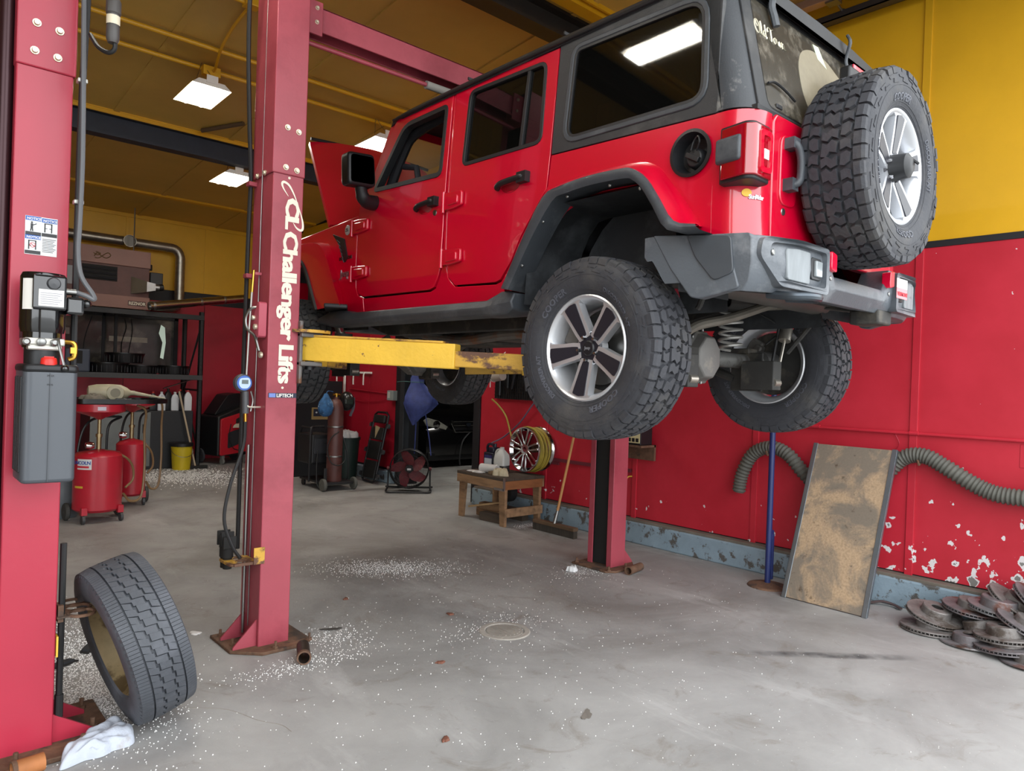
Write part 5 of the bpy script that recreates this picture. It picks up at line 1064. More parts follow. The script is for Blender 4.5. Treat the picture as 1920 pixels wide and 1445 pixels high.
# ================================================================== near column of the neighbouring lift with its power unit
NO = Vector((.46, 3.4, 0))
lift2 = thing('car_lift', 'bright red lift column at the left edge carrying the black power unit', 'car lift', NO)
column(NO, lift2, .55, -1, 3.245, 3.505, 3.66, 2.625, LRED2, wd=.185)
for x, z in ((.424, 2.79), (.498, 2.783), (.42, 2.685), (.494, 2.68)): bolt(lift2, NO, (x, 3.236, z), 'Y', .015)
pol = [(.22, 3.13), (.70, 3.13), (.76, 3.22), (.76, 3.6), (.22, 3.6)]
m = MB(NO); m.prism(pol, 0, .02); bp = m.build('base_plate', RUST, lift2, 30, .004)
for y in (3.27, 3.47):
    m = MB(NO); m.prism([(.552, .02), (.70, .02), (.70, .035), (.552, .13)], y-.006, y+.006, lambda a, b, d: (a, d, b)); m.build('gusset', LRED2, bp, 0)
for x, y in ((.42, 3.16), (.64, 3.17), (.70, 3.30), (.70, 3.52)):
    m = MB(NO); m.lathe([(.018, .02), (.018, .035), (.009, .036), (.009, .065), (.0001, .066)], 6, 'Z', (x, y, 0)); m.build('anchor_bolt', RUST, bp, 20)
m = MB(NO); m.cyl((.573, 3.28, .14), (.573, 3.28, .8), .012, n=8); m.cyl((.573, 3.28, .08), (.573, 3.28, .2), .016, n=8); m.build('drop_hose', RUB, lift2)
m = MB(NO); m.cyl((.345, 3.33, .2), (.345, 3.33, 3.5), .030, n=14); m.cyl((.34, 3.42, .2), (.34, 3.42, 3.6), .012, n=10); m.build('hydraulic_cylinder', mat('cylinder_dark', '#3b2226', .3, .5), lift2)
m = MB(NO); m.box(-.1, .36, 3.30, 3.312, 3.47, 3.62); m.box(-2.6, .36, 3.3, 3.43, 3.60, 3.62); m.box(-2.6, .36, 3.42, 3.43, 3.47, 3.62); m.build('cross_beam', LRED2, lift2, 0)
# the left partner column, out of view beside the camera
column(NO, lift2, -2.55, 1, 3.245, 3.505, 3.66, 2.625, LRED2, wd=.185)
# notice labels
m = MB(NO); m.box(.408, .512, 3.2425, 3.2445, 1.92, 2.065); nl = m.build('notice_label', mat('label_paper', '#e3e4e4', .5), lift2, 0)
BLUE = mat('label_blue', '#2a5fae', .5); LBLK = mat('label_black', '#2b2b2e', .5)
for x, z in ((.409, 2.048), (.461, 2.046), (.409, 1.978)):
    m = MB(NO); m.box(x, x+.05, 3.2415, 3.2425, z, z+.016); m.build('label_header', BLUE, nl, 0)
    m = MB(NO); lettering(m, 'NOTICE', .0125, lambda a, b, d: (x+.004+a, 3.2412-d, z+.003+b), .0003, 1, .0004); m.build('header_lettering', WHITE, nl, 0)
for x, z in ((.409, 1.993), (.461, 1.993), (.409, 1.922)):
    m = MB(NO); m.box(x, x+.05, 3.2415, 3.2425, z, z+.013); m.build('label_footer', LBLK, nl, 0)
def picto(x, z, kind):
    m = MB(NO); F_ = lambda a, b: (x+a, 3.2418, z+b)
    if kind == 0:
        m.lathe([(.0001, -.0005), (.0035, -.0005), (.0035, 0)], 10, 'Y', F_(.02, .033)); m.obox(F_(.02, .021), (.008, .001, .016)); m.obox(F_(.029, .026), (.014, .001, .003), (0, -.5, 0)); m.obox(F_(.0175, .007), (.004, .001, .014), (0, .15, 0)); m.obox(F_(.0225, .007), (.004, .001, .014), (0, -.15, 0))
    else:
        m.obox(F_(.012, .018), (.004, .001, .034)); m.obox(F_(.034, .018), (.004, .001, .034)); m.obox(F_(.023, .034), (.026, .001, .003)); m.obox(F_(.015, .016), (.01, .001, .002)); m.obox(F_(.031, .016), (.01, .001, .002))
    m.build('pictogram', LBLK, nl, 20)
picto(.409, 2.008, 0); picto(.459, 2.008, 1); picto(.409, 1.938, 1)
m = MB(NO); m.lathe([(.008, -.001), (.0095, -.001), (.0095, 0), (.008, 0)], 16, 'Y', (.433, 3.2415, 1.956), closed=True); m.obox((.433, 3.2412, 1.956), (.018, .001, .002), (0, .78, 0)); m.build('prohibition_ring', mat('label_red', '#c63a44', .5), nl)
for i in range(9):
    m = MB(NO); m.box(.464, .464+.044*(1-.2*((i*7) % 3)/2), 3.2418, 3.2425, 1.982-.006*i, 1.984-.006*i); m.build('text_line', LBLK, nl, 0)
# power unit: motor, end caps, pump head, release lever, tank
m = MB(NO); m.box(.40, .53, 3.19, 3.245, 1.60, 1.80); pu = m.build('power_unit_bracket', BPLAS, lift2, 0, .004)
GLB = mat('gloss_black_enamel', '#0f1012', .15, coat=.6)
m = MB(NO); m.lathe([(.0001, 1.835), (.066, 1.835), (.072, 1.82), (.072, 1.64), (.068, 1.62), (.0001, 1.62)], 32, 'Z', (.452, 3.10, 0)); m.build('motor', GLB, lift2)
m = MB(NO); m.box(.408, .512, 3.012, 3.06, 1.70, 1.825); mb_ = m.build('motor_terminal_box', GLB, lift2, 0, .008)
m = MB(NO); m.lathe([(.0001, -.012), (.018, -.010), (.022, -.004), (.022, 0)], 20, 'Y', (.47, 3.012, 1.795)); m.build('motor_button', mat('button_grey', '#3a3b3e', .35), mb_)
m = MB(NO); m.box(.425, .502, 3.0095, 3.0115, 1.713, 1.772); wl = m.build('warning_label', WHITE, mb_, 0)
for i in range(6):
    m = MB(NO); m.box(.43, .497-.006*(i % 3), 3.0088, 3.0095, 1.758-.0075*i, 1.7605-.0075*i); m.build('text_line', mat('label_grey', '#8f9196', .6), wl, 0)
m = MB(NO); m.box(.43, .497, 3.0088, 3.0095, 1.764, 1.771); m.build('label_header', mat('label_pale', '#cfd2d6', .5), wl, 0)
m = MB(NO); m.lathe([(.073, 1.70), (.0735, 1.70), (.0735, 1.81), (.073, 1.81)], 8, 'Z', (.452, 3.10, 0), closed=True, a0=205, a1=238); m.build('side_label', WHITE, lift2)
m = MB(NO); m.box(.515, .572, 3.03, 3.12, 1.69, 1.755); m.build('capacitor_box', GLB, lift2, 0, .01)
m = MB(NO); m.cyl((.505, 3.06, 1.775), (.548, 3.06, 1.775), .012, n=12); m.build('cable_gland', STEEL, lift2)
m = MB(NO); m.sphere((.583, 3.06, 1.735), .018, n=12, m=8); m.build('lever_knob', GLB, lift2)
m = MB(NO); m.lathe([(.062, 1.565), (.062, 1.62), (.05, 1.60), (.05, 1.565)], 24, 'Z', (.452, 3.10, 0)); m.build('motor_adapter', GLB, lift2)
m = MB(NO); m.box(.39, .515, 3.035, 3.16, 1.572, 1.60); m.box(.40, .505, 3.03, 3.15, 1.555, 1.575)
hd_ = m.build('pump_head', mat('cast_aluminium', '#b9b6ae', .4, .8, var=.1), lift2, 0, .006)
for p, r in (((.395, 3.03, 1.584), .013), ((.44, 3.026, 1.585), .015), ((.48, 3.026, 1.585), .013)):
    m = MB(NO); m.lathe([(.0001, -.014), (r*.6, -.014), (r, -.010), (r, .01)], 12, 'Y', p); m.build('pump_valve', STEEL, hd_)
m = MB(NO); m.tube([(.49, 3.02, 1.60), (.49, 2.995, 1.57), (.505, 2.985, 1.50)], .005, 8); lv = m.build('release_lever', STEEL, lift2)
m = MB(NO); m.sphere((.507, 2.983, 1.492), .014, n=12, m=8); m.build('lever_ball', GLB, lv)
m = MB(NO); m.tube(smooth_path([(.515, 3.06, 1.59), (.545, 3.05, 1.585), (.548, 3.05, 1.555), (.545, 3.05, 1.535), (.528, 3.05, 1.525)]), .009, 8); m.obox((.543, 3.05, 1.56), (.02, .02, .022)); m.build('hose_elbow', BRASS, lift2)
m = MB(NO); m.cyl((.452, 3.09, 1.505), (.452, 3.09, 1.57), .056, n=24); m.build('tank_neck', BPLAS, lift2)
TANK = mat('grey_plastic_tank', '#4b4f55', .35, var=.06, vscale=2)
m = MB(NO); m.prism(rnd_poly([(.385, 2.99), (.552, 2.985), (.552, 3.19), (.385, 3.2)], .03, 4), 1.082, 1.505); tk = m.build('oil_tank', TANK, lift2, 40, .014, 3)
m = MB(NO); m.prism(rnd_poly([(.382, 2.985), (.555, 2.98), (.555, 3.195), (.382, 3.205)], .03, 4), 1.475, 1.506); m.build('tank_shoulder', BPLAS, tk, 40, .012, 3)
for i in range(5):
    m = MB(NO); m.box(.380, .387, 3.02+.03*i, 3.035+.03*i, 1.12, 1.46); m.build('tank_rib', BPLAS, tk, 0, .003)
m = MB(NO); m.box(.463, .465, 2.9835, 2.987, 1.09, 1.475); m.build('mould_line', mat('mould_line', '#43474c', .4), tk, 0)
m = MB(NO); lettering(m, 'MAX', .010, lambda a, b, d: (.455+a, 2.986-d, 1.462+b), 0, 1, .0005); lettering(m, 'MIN', .010, lambda a, b, d: (.455+a, 2.986-d, 1.43+b), 0, 1, .0005); m.build('tank_lettering', BPLAS, tk, 0)
m = MB(NO); m.lathe([(.0001, 1.530), (.020, 1.530), (.024, 1.526), (.026, 1.512), (.026, 1.503)], 24, 'Z', (.462, 3.01, 0)); m.obox((.462, 3.01, 1.531), (.03, .007, .006)); m.build('filler_cap', mat('cap_red', '#d42a22', .4), tk, 40)
# motor cable and inline connector
m = MB(NO); m.tube(smooth_path([(.555, 3.16, 3.3), (.558, 3.15, 3.0), (.56, 3.13, 2.7), (.566, 3.12, 2.3), (.562, 3.11, 2.05), (.556, 3.09, 1.93), (.565, 3.07, 1.84), (.60, 3.05, 1.775), (.605, 3.05, 1.755), (.58, 3.05, 1.765), (.55, 3.06, 1.775)]), .009, 8); m.build('motor_cable', mat('cable_grey', '#5b5c5f', .5), lift2)
m = MB(NO); m.tube(smooth_path([(.575, 3.15, 3.2), (.572, 3.15, 2.9), (.563, 3.15, 2.5), (.562, 3.15, 2.0), (.562, 3.15, 1.5)]), .012, 8); m.build('hydraulic_hose', RUB, lift2)
for z in (2.585, 2.125):
    m = MB(NO); m.box(.545, .578, 3.13, 3.165, z-.008, z+.008); m.build('hose_clip', mat('clip_zinc', '#b4b4ae', .4, .6), lift2, 0, .003)
m = MB(NO); m.tube(smooth_path([(.56, 3.02, 2.72), (.575, 2.96, 2.66), (.60, 2.92, 2.635), (.616, 2.90, 2.65), (.610, 2.90, 2.70)]), .008, 8); m.tube([(.605, 2.9, 2.83), (.604, 2.9, 3.2)], .008, 8); cc = m.build('connector_cable', RUB, lift2)
m = MB(NO); m.lathe([(.0001, 2.665), (.016, 2.665), (.022, 2.68), (.022, 2.72), (.021, 2.725), (.021, 2.765), (.025, 2.77), (.025, 2.81), (.016, 2.83), (.0001, 2.83)], 12, 'Z', (.608, 2.90, 0)); pg = m.build('plug_connector', mat('plug_dark', '#4a4644', .5), lift2, 30)
m = MB(NO); m.lathe([(.0225, 2.728), (.0225, 2.76)], 14, 'Z', (.608, 2.90, 0)); m.build('plug_band', mat('plug_cream', '#d8cdb4', .6), pg)
# ring rack for lift adapters on the column's side
m = MB(NO); m.box(.556, .575, 3.25, 3.29, .495, .56)
for y in (3.27, 3.35, 3.43): m.lathe([(.042, .51), (.052, .51), (.052, .52), (.042, .52)], 20, 'Z', (.64, y, 0), closed=True)
m.box(.552, .60, 3.24, 3.46, .512, .518); m.build('adapter_ring_rack', RUST, lift2, 30)
m = MB(NO); m.box(.553, .560, 3.25, 3.30, .36, .44); m.build('yellow_tag', LYEL, lift2, 0)
# ================================================================== things by the right-hand wall
WOOD = mat('worn_bench_wood', '#8c6c4e', .75, var=.25, vscale=5, bump=.3, bscale=30, stretch=(4, .6, 4), dirt='#4a3726', dscale=3, dlo=.5, dhi=.75)
WOODD = mat('dark_oily_wood', '#453a30', .8, var=.3, vscale=4, bump=.3, stretch=(3, .6, 3))
WOODL = mat('broomstick_wood', '#b9834d', .55, var=.15, vscale=6, stretch=(6, 6, .8))
def stained_board():
    m = bpy.data.materials.new('stained_particle_board'); m.use_nodes = True; nt = m.node_tree; N = nt.nodes; L = nt.links; p = N['Principled BSDF']
    tc = N.new('ShaderNodeTexCoord')
    def noise(sc, det, rough=.6, dist=0):
        n = N.new('ShaderNodeTexNoise'); n.inputs['Scale'].default_value = sc; n.inputs['Detail'].default_value = det; n.inputs['Roughness'].default_value = rough; n.inputs['Distortion'].default_value = dist; L.new(tc.outputs['Object'], n.inputs['Vector']); return n.outputs['Fac']
    def ramp(f, a, b, c0, c1):
        r = N.new('ShaderNodeValToRGB'); r.color_ramp.elements[0].position = a; r.color_ramp.elements[1].position = b; r.color_ramp.elements[0].color = c0; r.color_ramp.elements[1].color = c1; L.new(f, r.inputs['Fac']); return r.outputs['Color']
    def mix(a, fac, col):
        x = N.new('ShaderNodeMixRGB'); L.new(a, x.inputs['Color1']); x.inputs['Color2'].default_value = lin(col); L.new(fac, x.inputs['Fac']); return x.outputs['Color']
    k0, k1 = (0, 0, 0, 1), (1, 1, 1, 1)
    a = ramp(noise(70, 3), .35, .65, lin('#9c8468'), lin('#b59a7c'))
    a = mix(a, ramp(noise(3.2, 7, .6, .6), .42, .54, k0, (.85, .85, .85, 1)), '#6c655c')
    a = mix(a, ramp(noise(9, 6, .7), .60, .70, k0, k1), '#4d3d2c')
    a = mix(a, ramp(noise(26, 4, .7), .64, .72, k0, k1), '#3a2f24')
    L.new(a, p.inputs['Base Color']); p.inputs['Roughness'].default_value = .7; return m
bt = thing('particle_board', 'stained particle board panel with aluminium edges leaning on the red wall', 'board', (4.99, 2.255, 0), (0, math.atan2(.43, 1.11), 0))
m = MB(); m.box(0, .016, -.285, .285, .008, 1.19); m.build('board', stained_board(), bt, 0)
for s in (-1, 1):
    m = MB(); a, b = sorted((s*.268, s*.302)); m.box(-.006, .0, a, b, 0, 1.195); m.box(.016, .022, a, b, 0, 1.195); a, b = sorted((s*.296, s*.302)); m.box(-.006, .022, a, b, 0, 1.195); m.build('edge_channel', mat('aluminium_channel', '#9aa3aa', .4, .9, var=.1), bt, 0, .002)
# tall blue stand with round foot
t = thing('support_stand', 'tall blue steel support stand with round rusty foot behind the board', 'stand', (5.16, 2.76, 0))
BLU = mat('dark_blue_paint', '#1e2a5c', .4, var=.12)
m = MB(); m.cyl((0, 0, .02), (0, 0, 1.72), .022, n=16); m.build('pole', BLU, t)
m = MB(); m.lathe([(.0001, .03), (.05, .03), (.14, .012), (.15, .0), (.0001, 0)], 28, 'Z'); m.build('foot', RUST, t)
m = MB(); m.box(.024, .05, -.02, .02, .05, .40); m.box(.0, .05, -.016, .016, .36, .43); m.build('ratchet_bar', BLU, t, 0, .004)
m = MB(); m.lathe([(.0001, 1.76), (.04, 1.76), (.045, 1.72), (.03, 1.70), (.0001, 1.70)], 18, 'Z'); m.build('cradle', BLU, t)
# corrugated exhaust hose hung along the wall
t = thing('exhaust_hose', 'grey corrugated exhaust hose hung in two humps along the red wall', 'hose', (5.49, 3.2, .62))
P = smooth_path([(5.48, 3.22, .64), (5.48, 3.19, .80), (5.48, 3.10, .97), (5.48, 2.95, 1.04), (5.48, 2.80, 1.0), (5.49, 2.66, .86), (5.49, 2.5, .73), (5.49, 2.33, .68), (5.49, 2.18, .77), (5.48, 2.05, .93), (5.48, 1.93, 1.06), (5.48, 1.80, 1.085), (5.48, 1.66, 1.02), (5.48, 1.5, .93), (5.48, 1.36, .88), (5.48, 1.2, .875), (5.48, 1.0, .88), (5.48, .85, .88)], 24)
rr = [.048+.007*math.cos(math.pi*i*.5)*1.0 for i in range(len(P))]; rr = [.056 if (i//2) % 2 else .046 for i in range(len(P))]
m = MB((5.49, 3.2, .62)); m.tube(P, rr, 14, cap=False); m.build('corrugated_tube', mat('hose_grey', '#57564f', .7, var=.15), t, 60)
m = MB((5.49, 3.2, .62)); m.tube(P[:3], .044, 14); m.build('hose_mouth', DARK, t)
for y, z in ((2.95, 1.04), (1.82, 1.085)):
    m = MB((5.49, 3.2, .62)); m.tube([(5.555, y, z-.03), (5.44, y, z-.062), (5.42, y, z-.03)], .008, 6); m.build('hose_hook', RUST, t)
# brake rotors in a heap
ROT = [mat('rotor_rust_a', '#7d7875', .6, .45, var=.3, vscale=12, dirt='#5a5049', dscale=9, bump=.2), mat('rotor_rust_b', '#8e8f91', .45, .6, var=.2, vscale=10, dirt='#5a4338', dscale=7, bump=.15), mat('rotor_rust_c', '#777274', .55, .45, var=.3, vscale=12, dirt='#6d4a40', dscale=6, bump=.2)]
def rotor_meshes(R, hatR, hatH, th, vent):
    m = MB()
    if vent:
        g = th*.3
        for z0 in (0, th-g): m.lathe([(hatR*1.05, z0), (R, z0), (R, z0+g), (hatR*1.05, z0+g)], 48, 'Z', closed=True)
        for i in range(46):
            a = 2*math.pi*i/46; c, s = math.cos(a), math.sin(a)
            m.beam((hatR*1.1*c, hatR*1.1*s, th/2), ((R-.004)*c, (R-.004)*s, th/2), .006, th-2*g+.001)
    else: m.lathe([(hatR*1.05, 0), (R-.004, 0), (R, .003), (R, th-.003), (R-.004, th), (hatR*1.05, th)], 48, 'Z', closed=True)
    h = MB(); zt = th+hatH; h.lathe([(hatR*1.12, th*.7), (hatR, th), (hatR*.97, zt-.006), (hatR*.92, zt), (.036, zt), (.036, zt-.008), (hatR*.88, zt-.012), (hatR*.9, th*.7)], 36, 'Z')
    return m, h
RM = {}
for k, a in {'A': (.17, .088, .045, .026, True), 'B': (.175, .085, .038, .028, True), 'C': (.16, .09, .05, .012, False), 'D': (.165, .1, .055, .03, True)}.items(): RM[k] = rotor_meshes(*a)
RC = {}
def rotor(k, mi, loc, tilt, az, label):
    if (k, mi) not in RC: RC[(k, mi)] = (RM[k][0].mesh('friction_ring', ROT[mi], 30), RM[k][1].mesh('hat', ROT[(mi+1) % 3 if mi else 0], 30))
    a, b = RC[(k, mi)]; R = Matrix.Rotation(az*D2R, 4, 'Z') @ Matrix.Rotation(tilt*D2R, 4, 'Y')
    t = thing('brake_rotor', label, 'brake rotor', loc, R.to_euler(), 'used brake rotors heaped by the wall')
    link('friction_ring', a, t, .0015, 1); link('hat', b, t)
ROTORS = [
 ('B', 0, (5.10, 1.60, .0), 2, 0, 'brown vented brake rotor lowest at the left end of the heap'),
 ('A', 0, (5.17, 1.60, .075), 15, 250, 'tilted brown brake rotor lying on the leftmost one'),
 ('C', 1, (5.02, 1.36, .0), 3, 30, 'thin grey brake rotor flat on the floor at the front'),
 ('A', 2, (5.0, 1.16, .035), 6, 100, 'vented brake rotor with a pinkish rim at the front edge of the heap'),
 ('D', 0, (5.05, 1.18, .075), 5, 80, 'vented rotor with rusty hat lying over the pinkish rimmed one'),
 ('C', 0, (5.17, 1.34, .06), 18, 80, 'thin brown rotor with rusty hat tipped in the middle of the heap'),
 ('A', 2, (5.28, 1.42, .14), 6, 260, 'reddish vented rotor near the wall above the middle of the heap'),
 ('D', 1, (5.27, 1.28, .175), 6, 270, 'bright steel vented rotor with tall hat on top of the heap'),
 ('B', 2, (5.16, 1.10, .135), 22, 280, 'vented rotor sloping down on the right of the heap'),
 ('B', 0, (5.38, 1.22, .20), 34, 275, 'steeply tilted vented rotor standing behind the bright steel one'),
 ('A', 2, (5.38, 1.10, .23), 40, 275, 'steepest vented rotor at the back right of the heap'),
 ('A', 1, (5.34, .98, .29), 12, 270, 'small vented rotor highest at the right edge of the picture'),
 ('C', 2, (4.93, 1.02, .0), 4, 20, 'grey rotor flat on the floor nearest the lower right edge'),
 ('B', 1, (5.18, .95, .10), 10, 300, 'dark vented rotor at the right edge below the sloping one'),
]
for r_ in ROTORS: rotor(*r_)
t = thing('floor_scrap', 'curled scrap of dark rubber by the curb left of the rotors', 'scrap', (5.40, 1.98, 0))
m = MB(); m.tube(smooth_path([(-.05, .1, .012), (0, .03, .03), (.02, -.04, .02), (-.02, -.1, .015)]), .016, 6, flat=.5); m.build('scrap', mat('scrap_brown', '#4a3a3a', .7), t)
# push broom against the wall
t = thing('push_broom', 'wide push broom with wooden handle leaning on the wall', 'broom', (5.11, 5.02, 0))
m = MB(); m.box(-.035, .035, -.29, .29, .07, .105); m.build('head', mat('broom_head_wood', '#5f4a36', .7, var=.2), t, 0, .006)
m = MB(); m.box(-.028, .028, -.285, .285, .0, .07); m.build('bristles', mat('broom_bristles', '#3b352e', .9, var=.3, vscale=60, stretch=(1, 1, .1)), t, 0)
hd0 = Vector((0, 0, .10)); hd1 = Vector((.40, .02, 1.50))
m = MB(); m.cyl(hd0, hd1, .0135, n=12); m.build('handle', WOODL, t)
m = MB(); m.cyl(hd0-Vector((.01, 0, .01)), hd0+(hd1-hd0)*.09, .02, .015, n=12); m.build('ferrule', STEEL, t)
# ------------------------------------------------------------------ work bench and what is on it
bn = thing('work_bench', 'low wooden work bench with splayed board legs beside the red wall', 'work bench', (5.13, 5.90, 0))
for i in range(4):
    x0 = -.29+.145*i; m = MB(); m.box(x0+.002, x0+.143, -.40, .40, .475, .505); m.build('top_plank', WOODD, bn, 0, .003)
for sx in (-1, 1):
    m = MB(); a, b = sorted((sx*.265, sx*.29)); m.box(a, b, -.395, .395, .385, .474); m.build('apron', WOOD, bn, 0, .003)
for sy in (-1, 1):
    m = MB(); a, b = sorted((sy*.372, sy*.397)); m.box(-.264, .264, a, b, .385, .474); m.build('apron', mat('orange_bench_wood', '#85532f', .65, var=.25, vscale=6, stretch=(.8, 4, 4)), bn, 0, .003)
for sx in (-1, 1):
    for sy in (-1, 1):
        m = MB(); y = sy*.33
        m.add([(sx*.262, y-.055, .47), (sx*.225, y-.055, .47), (sx*.225, y+.055, .47), (sx*.262, y+.055, .47), (sx*.262, y+sy*.02-.035, 0), (sx*.225, y+sy*.02-.035, 0), (sx*.225, y+sy*.02+.035, 0), (sx*.262, y+sy*.02+.035, 0)], [(0, 1, 2, 3), (7, 6, 5, 4), (0, 4, 5, 1), (1, 5, 6, 2), (2, 6, 7, 3), (3, 7, 4, 0)]); m.build('leg', WOOD, bn, 0, .003)
m = MB(); m.box(-.27, .27, -.405, -.38, .10, .19); m.build('stretcher', WOOD, bn, 0, .003)
m = MB(); m.box(-.293, -.288, -.40, -.24, .375, .40); m.box(-.293, -.285, -.41, -.385, .38, .51); m.build('corner_iron', GALV, bn, 0)
for i, (loc, size, rz, lab, mt) in enumerate((((4.98, 5.83, .045), (.10, .30, .09), .1, 'dark wooden block on the floor under the bench, nearest the front', WOODD), ((5.12, 6.02, .045), (.12, .42, .09), -.1, 'brown wooden block lying under the middle of the bench', WOOD), ((5.10, 5.98, .127), (.10, .30, .07), .2, 'wooden block stacked on another under the bench', WOOD), ((5.28, 5.95, .06), (.09, .60, .12), .05, 'long dark timber under the bench along the wall', WOODD))):
    t = MB(); t.obox((0, 0, 0), size); o = t.build('wood_block', mt, None, 0, .004); o.location = loc; o.rotation_euler = (0, 0, rz); tag(o, lab, 'wood block', 'timber offcuts under the bench')
o = MB().obox((0, 0, 0), (.05, .52, .02)).build('wood_strip', mat('pale_wood', '#a98a63', .7, var=.2), None, 0, .003); o.location = (4.99, 5.95, .165); o.rotation_euler = (-.22, 0, .12); tag(o, 'pale strip of wood slanting under the work bench', 'wood strip')
m = MB(); m.lathe([(.0001, 0), (.11, 0), (.11, .09), (.1, .1), (.0001, .1)], 24, 'X'); o = m.build('rubber_roll', RUB); o.location = (5.24, 5.94, .28); tag(o, 'short black rubber roll lying high under the bench', 'roll')
# antifreeze jug, milk jug
t = thing('antifreeze_jug', 'dark blue jug with white label and handle on the bench', 'jug', (5.20, 6.13, .505))
DB = mat('dark_blue_plastic', '#15182a', .35)
m = MB(); m.prism(rnd_poly([(-.06, -.085), (.06, -.085), (.06, .085), (-.06, .085)], .02, 4), 0, .2); m.prism(rnd_poly([(-.05, -.075), (.05, -.075), (.05, .02), (-.05, .02)], .02, 3), .2, .26); m.build('body', DB, t, 40, .012, 3)
m = MB(); m.tube(smooth_path([(0, .075, .19), (0, .085, .25), (0, .06, .285), (0, .0, .285), (0, -.03, .265)]), .015, 8); m.build('handle', DB, t)
m = MB(); m.cyl((0, -.045, .255), (0, -.045, .30), .02, n=14); m.build('cap', DB, t)
m = MB(); m.box(-.062, -.060, -.065, .06, .03, .135); m.build('label', mat('label_silver_white', '#b9c2cc', .4), t, 0)
m = MB(); m.box(-.062, -.060, -.065, .06, .137, .17); m.build('label_band', mat('label_navy', '#2a2f66', .4), t, 0)
MILK = mat('milky_plastic', '#cfcfca', .4, trans=.25)
t = thing('plastic_gallon_jug', 'translucent white gallon jug partly full of dark liquid on the bench', 'jug', (5.18, 5.94, .505), (0, 0, .3))
m = MB(); m.ring_tube([[(x*sx, y*sx, z) for x, y in rnd_poly([(-.07, -.07), (.07, -.07), (.07, .07), (-.07, .07)], .025, 3)] for z, sx in ((0, .9), (.008, 1), (.15, 1), (.19, .9), (.235, .45), (.25, .27), (.275, .27))]); m.build('body', MILK, t, 40)
m = MB(); m.tube(smooth_path([(.0, .055, .15), (0, .078, .19), (0, .06, .235), (0, .02, .25)]), .014, 8); m.build('handle', MILK, t)
m = MB(); m.ring_tube([[(x*sx, y*sx, z) for x, y in rnd_poly([(-.071, -.071), (.071, -.071), (.071, .071), (-.071, .071)], .025, 3)] for z, sx in ((.004, .96), (.008, 1), (.075, 1))]); m.build('liquid', mat('dark_liquid', '#3a3836', .2), t, 40)
def cloth(name, label, loc, size, seed, mt, rz=0, h=.06, cat='rag', n=22, group=None):
    """crumpled cloth: displaced closed pillow sheet resting on z = 0"""
    rg = random.Random(seed); ph = [(rg.uniform(-14, 14), rg.uniform(-14, 14), rg.uniform(0, 6.3), rg.uniform(.3, 1)) for _ in range(7)]
    m = MB(); vs = []; N_ = n
    for top in (1, 0):
        for j in range(N_+1):
            for i in range(N_+1):
                u, v = -1+2*i/N_, -1+2*j/N_
                x = u*math.sqrt(1-v*v/2)*size[0]/2; y = v*math.sqrt(1-u*u/2)*size[1]/2
                wob = 1+.18*math.sin(3*math.atan2(v, u+1e-6)+seed)+.10*math.sin(7*math.atan2(v, u+1e-6)+2*seed)
                rim = max(0, 1-max(abs(u), abs(v))**4)
                z = h*rim**.6*(.35+.5*sum(abs(math.sin(a*u*.5+b*v*.5+c))*d for a, b, c, d in ph)/4.5)
                vs.append((x*wob, y*wob, max(.003, z) if top else .0))
    K = (N_+1)**2; fs = []
    for j in range(N_):
        for i in range(N_):
            a = j*(N_+1)+i; q = (a, a+1, a+N_+2, a+N_+1); fs.append(q); fs.append(tuple(k+K for k in reversed(q)))
    edge = [i for i in range(N_+1)]+[j*(N_+1)+N_ for j in range(1, N_+1)]+[N_*(N_+1)+i for i in range(N_-1, -1, -1)]+[j*(N_+1) for j in range(N_-1, 0, -1)]
    fs += [(edge[i-1], edge[i], edge[i]+K, edge[i-1]+K) for i in range(len(edge))]
    m.add(vs, fs); o = m.build(name, mt, None, 60); o.location = loc; o.rotation_euler = (0, 0, rz); return tag(o, label, cat, group)
TOWEL = mat('white_towel', '#c8c6c4', .85, var=.06, vscale=12, bump=.3, bscale=120, dirt='#8d8478', dscale=6, dlo=.62, dhi=.75)
t = thing('towel_roll', 'white paper towel roll with torn brown end on the bench', 'towel roll', (5.02, 5.96, .552), (0, 0, .25))
m = MB(); m.lathe([(.018, -.11), (.046, -.11), (.047, -.1), (.047, .1), (.046, .11), (.018, .11)], 24, 'Y'); m.build('roll', TOWEL, t)
m = MB(); m.lathe([(.015, -.115), (.04, -.113), (.042, -.109)], 20, 'Y'); m.map(lambda x, y, z: (x, -y, z)); m.build('torn_end', mat('cardboard_brown', '#7a6248', .8, var=.3, vscale=30), t)
cloth('paper_towel', 'flat piece of white paper towel at the left end of the bench', (4.95, 6.08, .506), (.13, .24), 3, TOWEL, .2, .02)
cloth('work_rag', 'crumpled cream rag at the front corner of the bench top', (4.99, 5.72, .506), (.15, .17), 8, mat('cream_cloth', '#bdb094', .85, var=.15, vscale=14, bump=.3, bscale=90), .4, .10)
cloth('work_rag', 'brown twisted rag between the towel roll and the cream rag', (4.97, 5.84, .506), (.08, .14), 11, mat('brown_cloth', '#6d5a42', .9, var=.2), 0, .05)
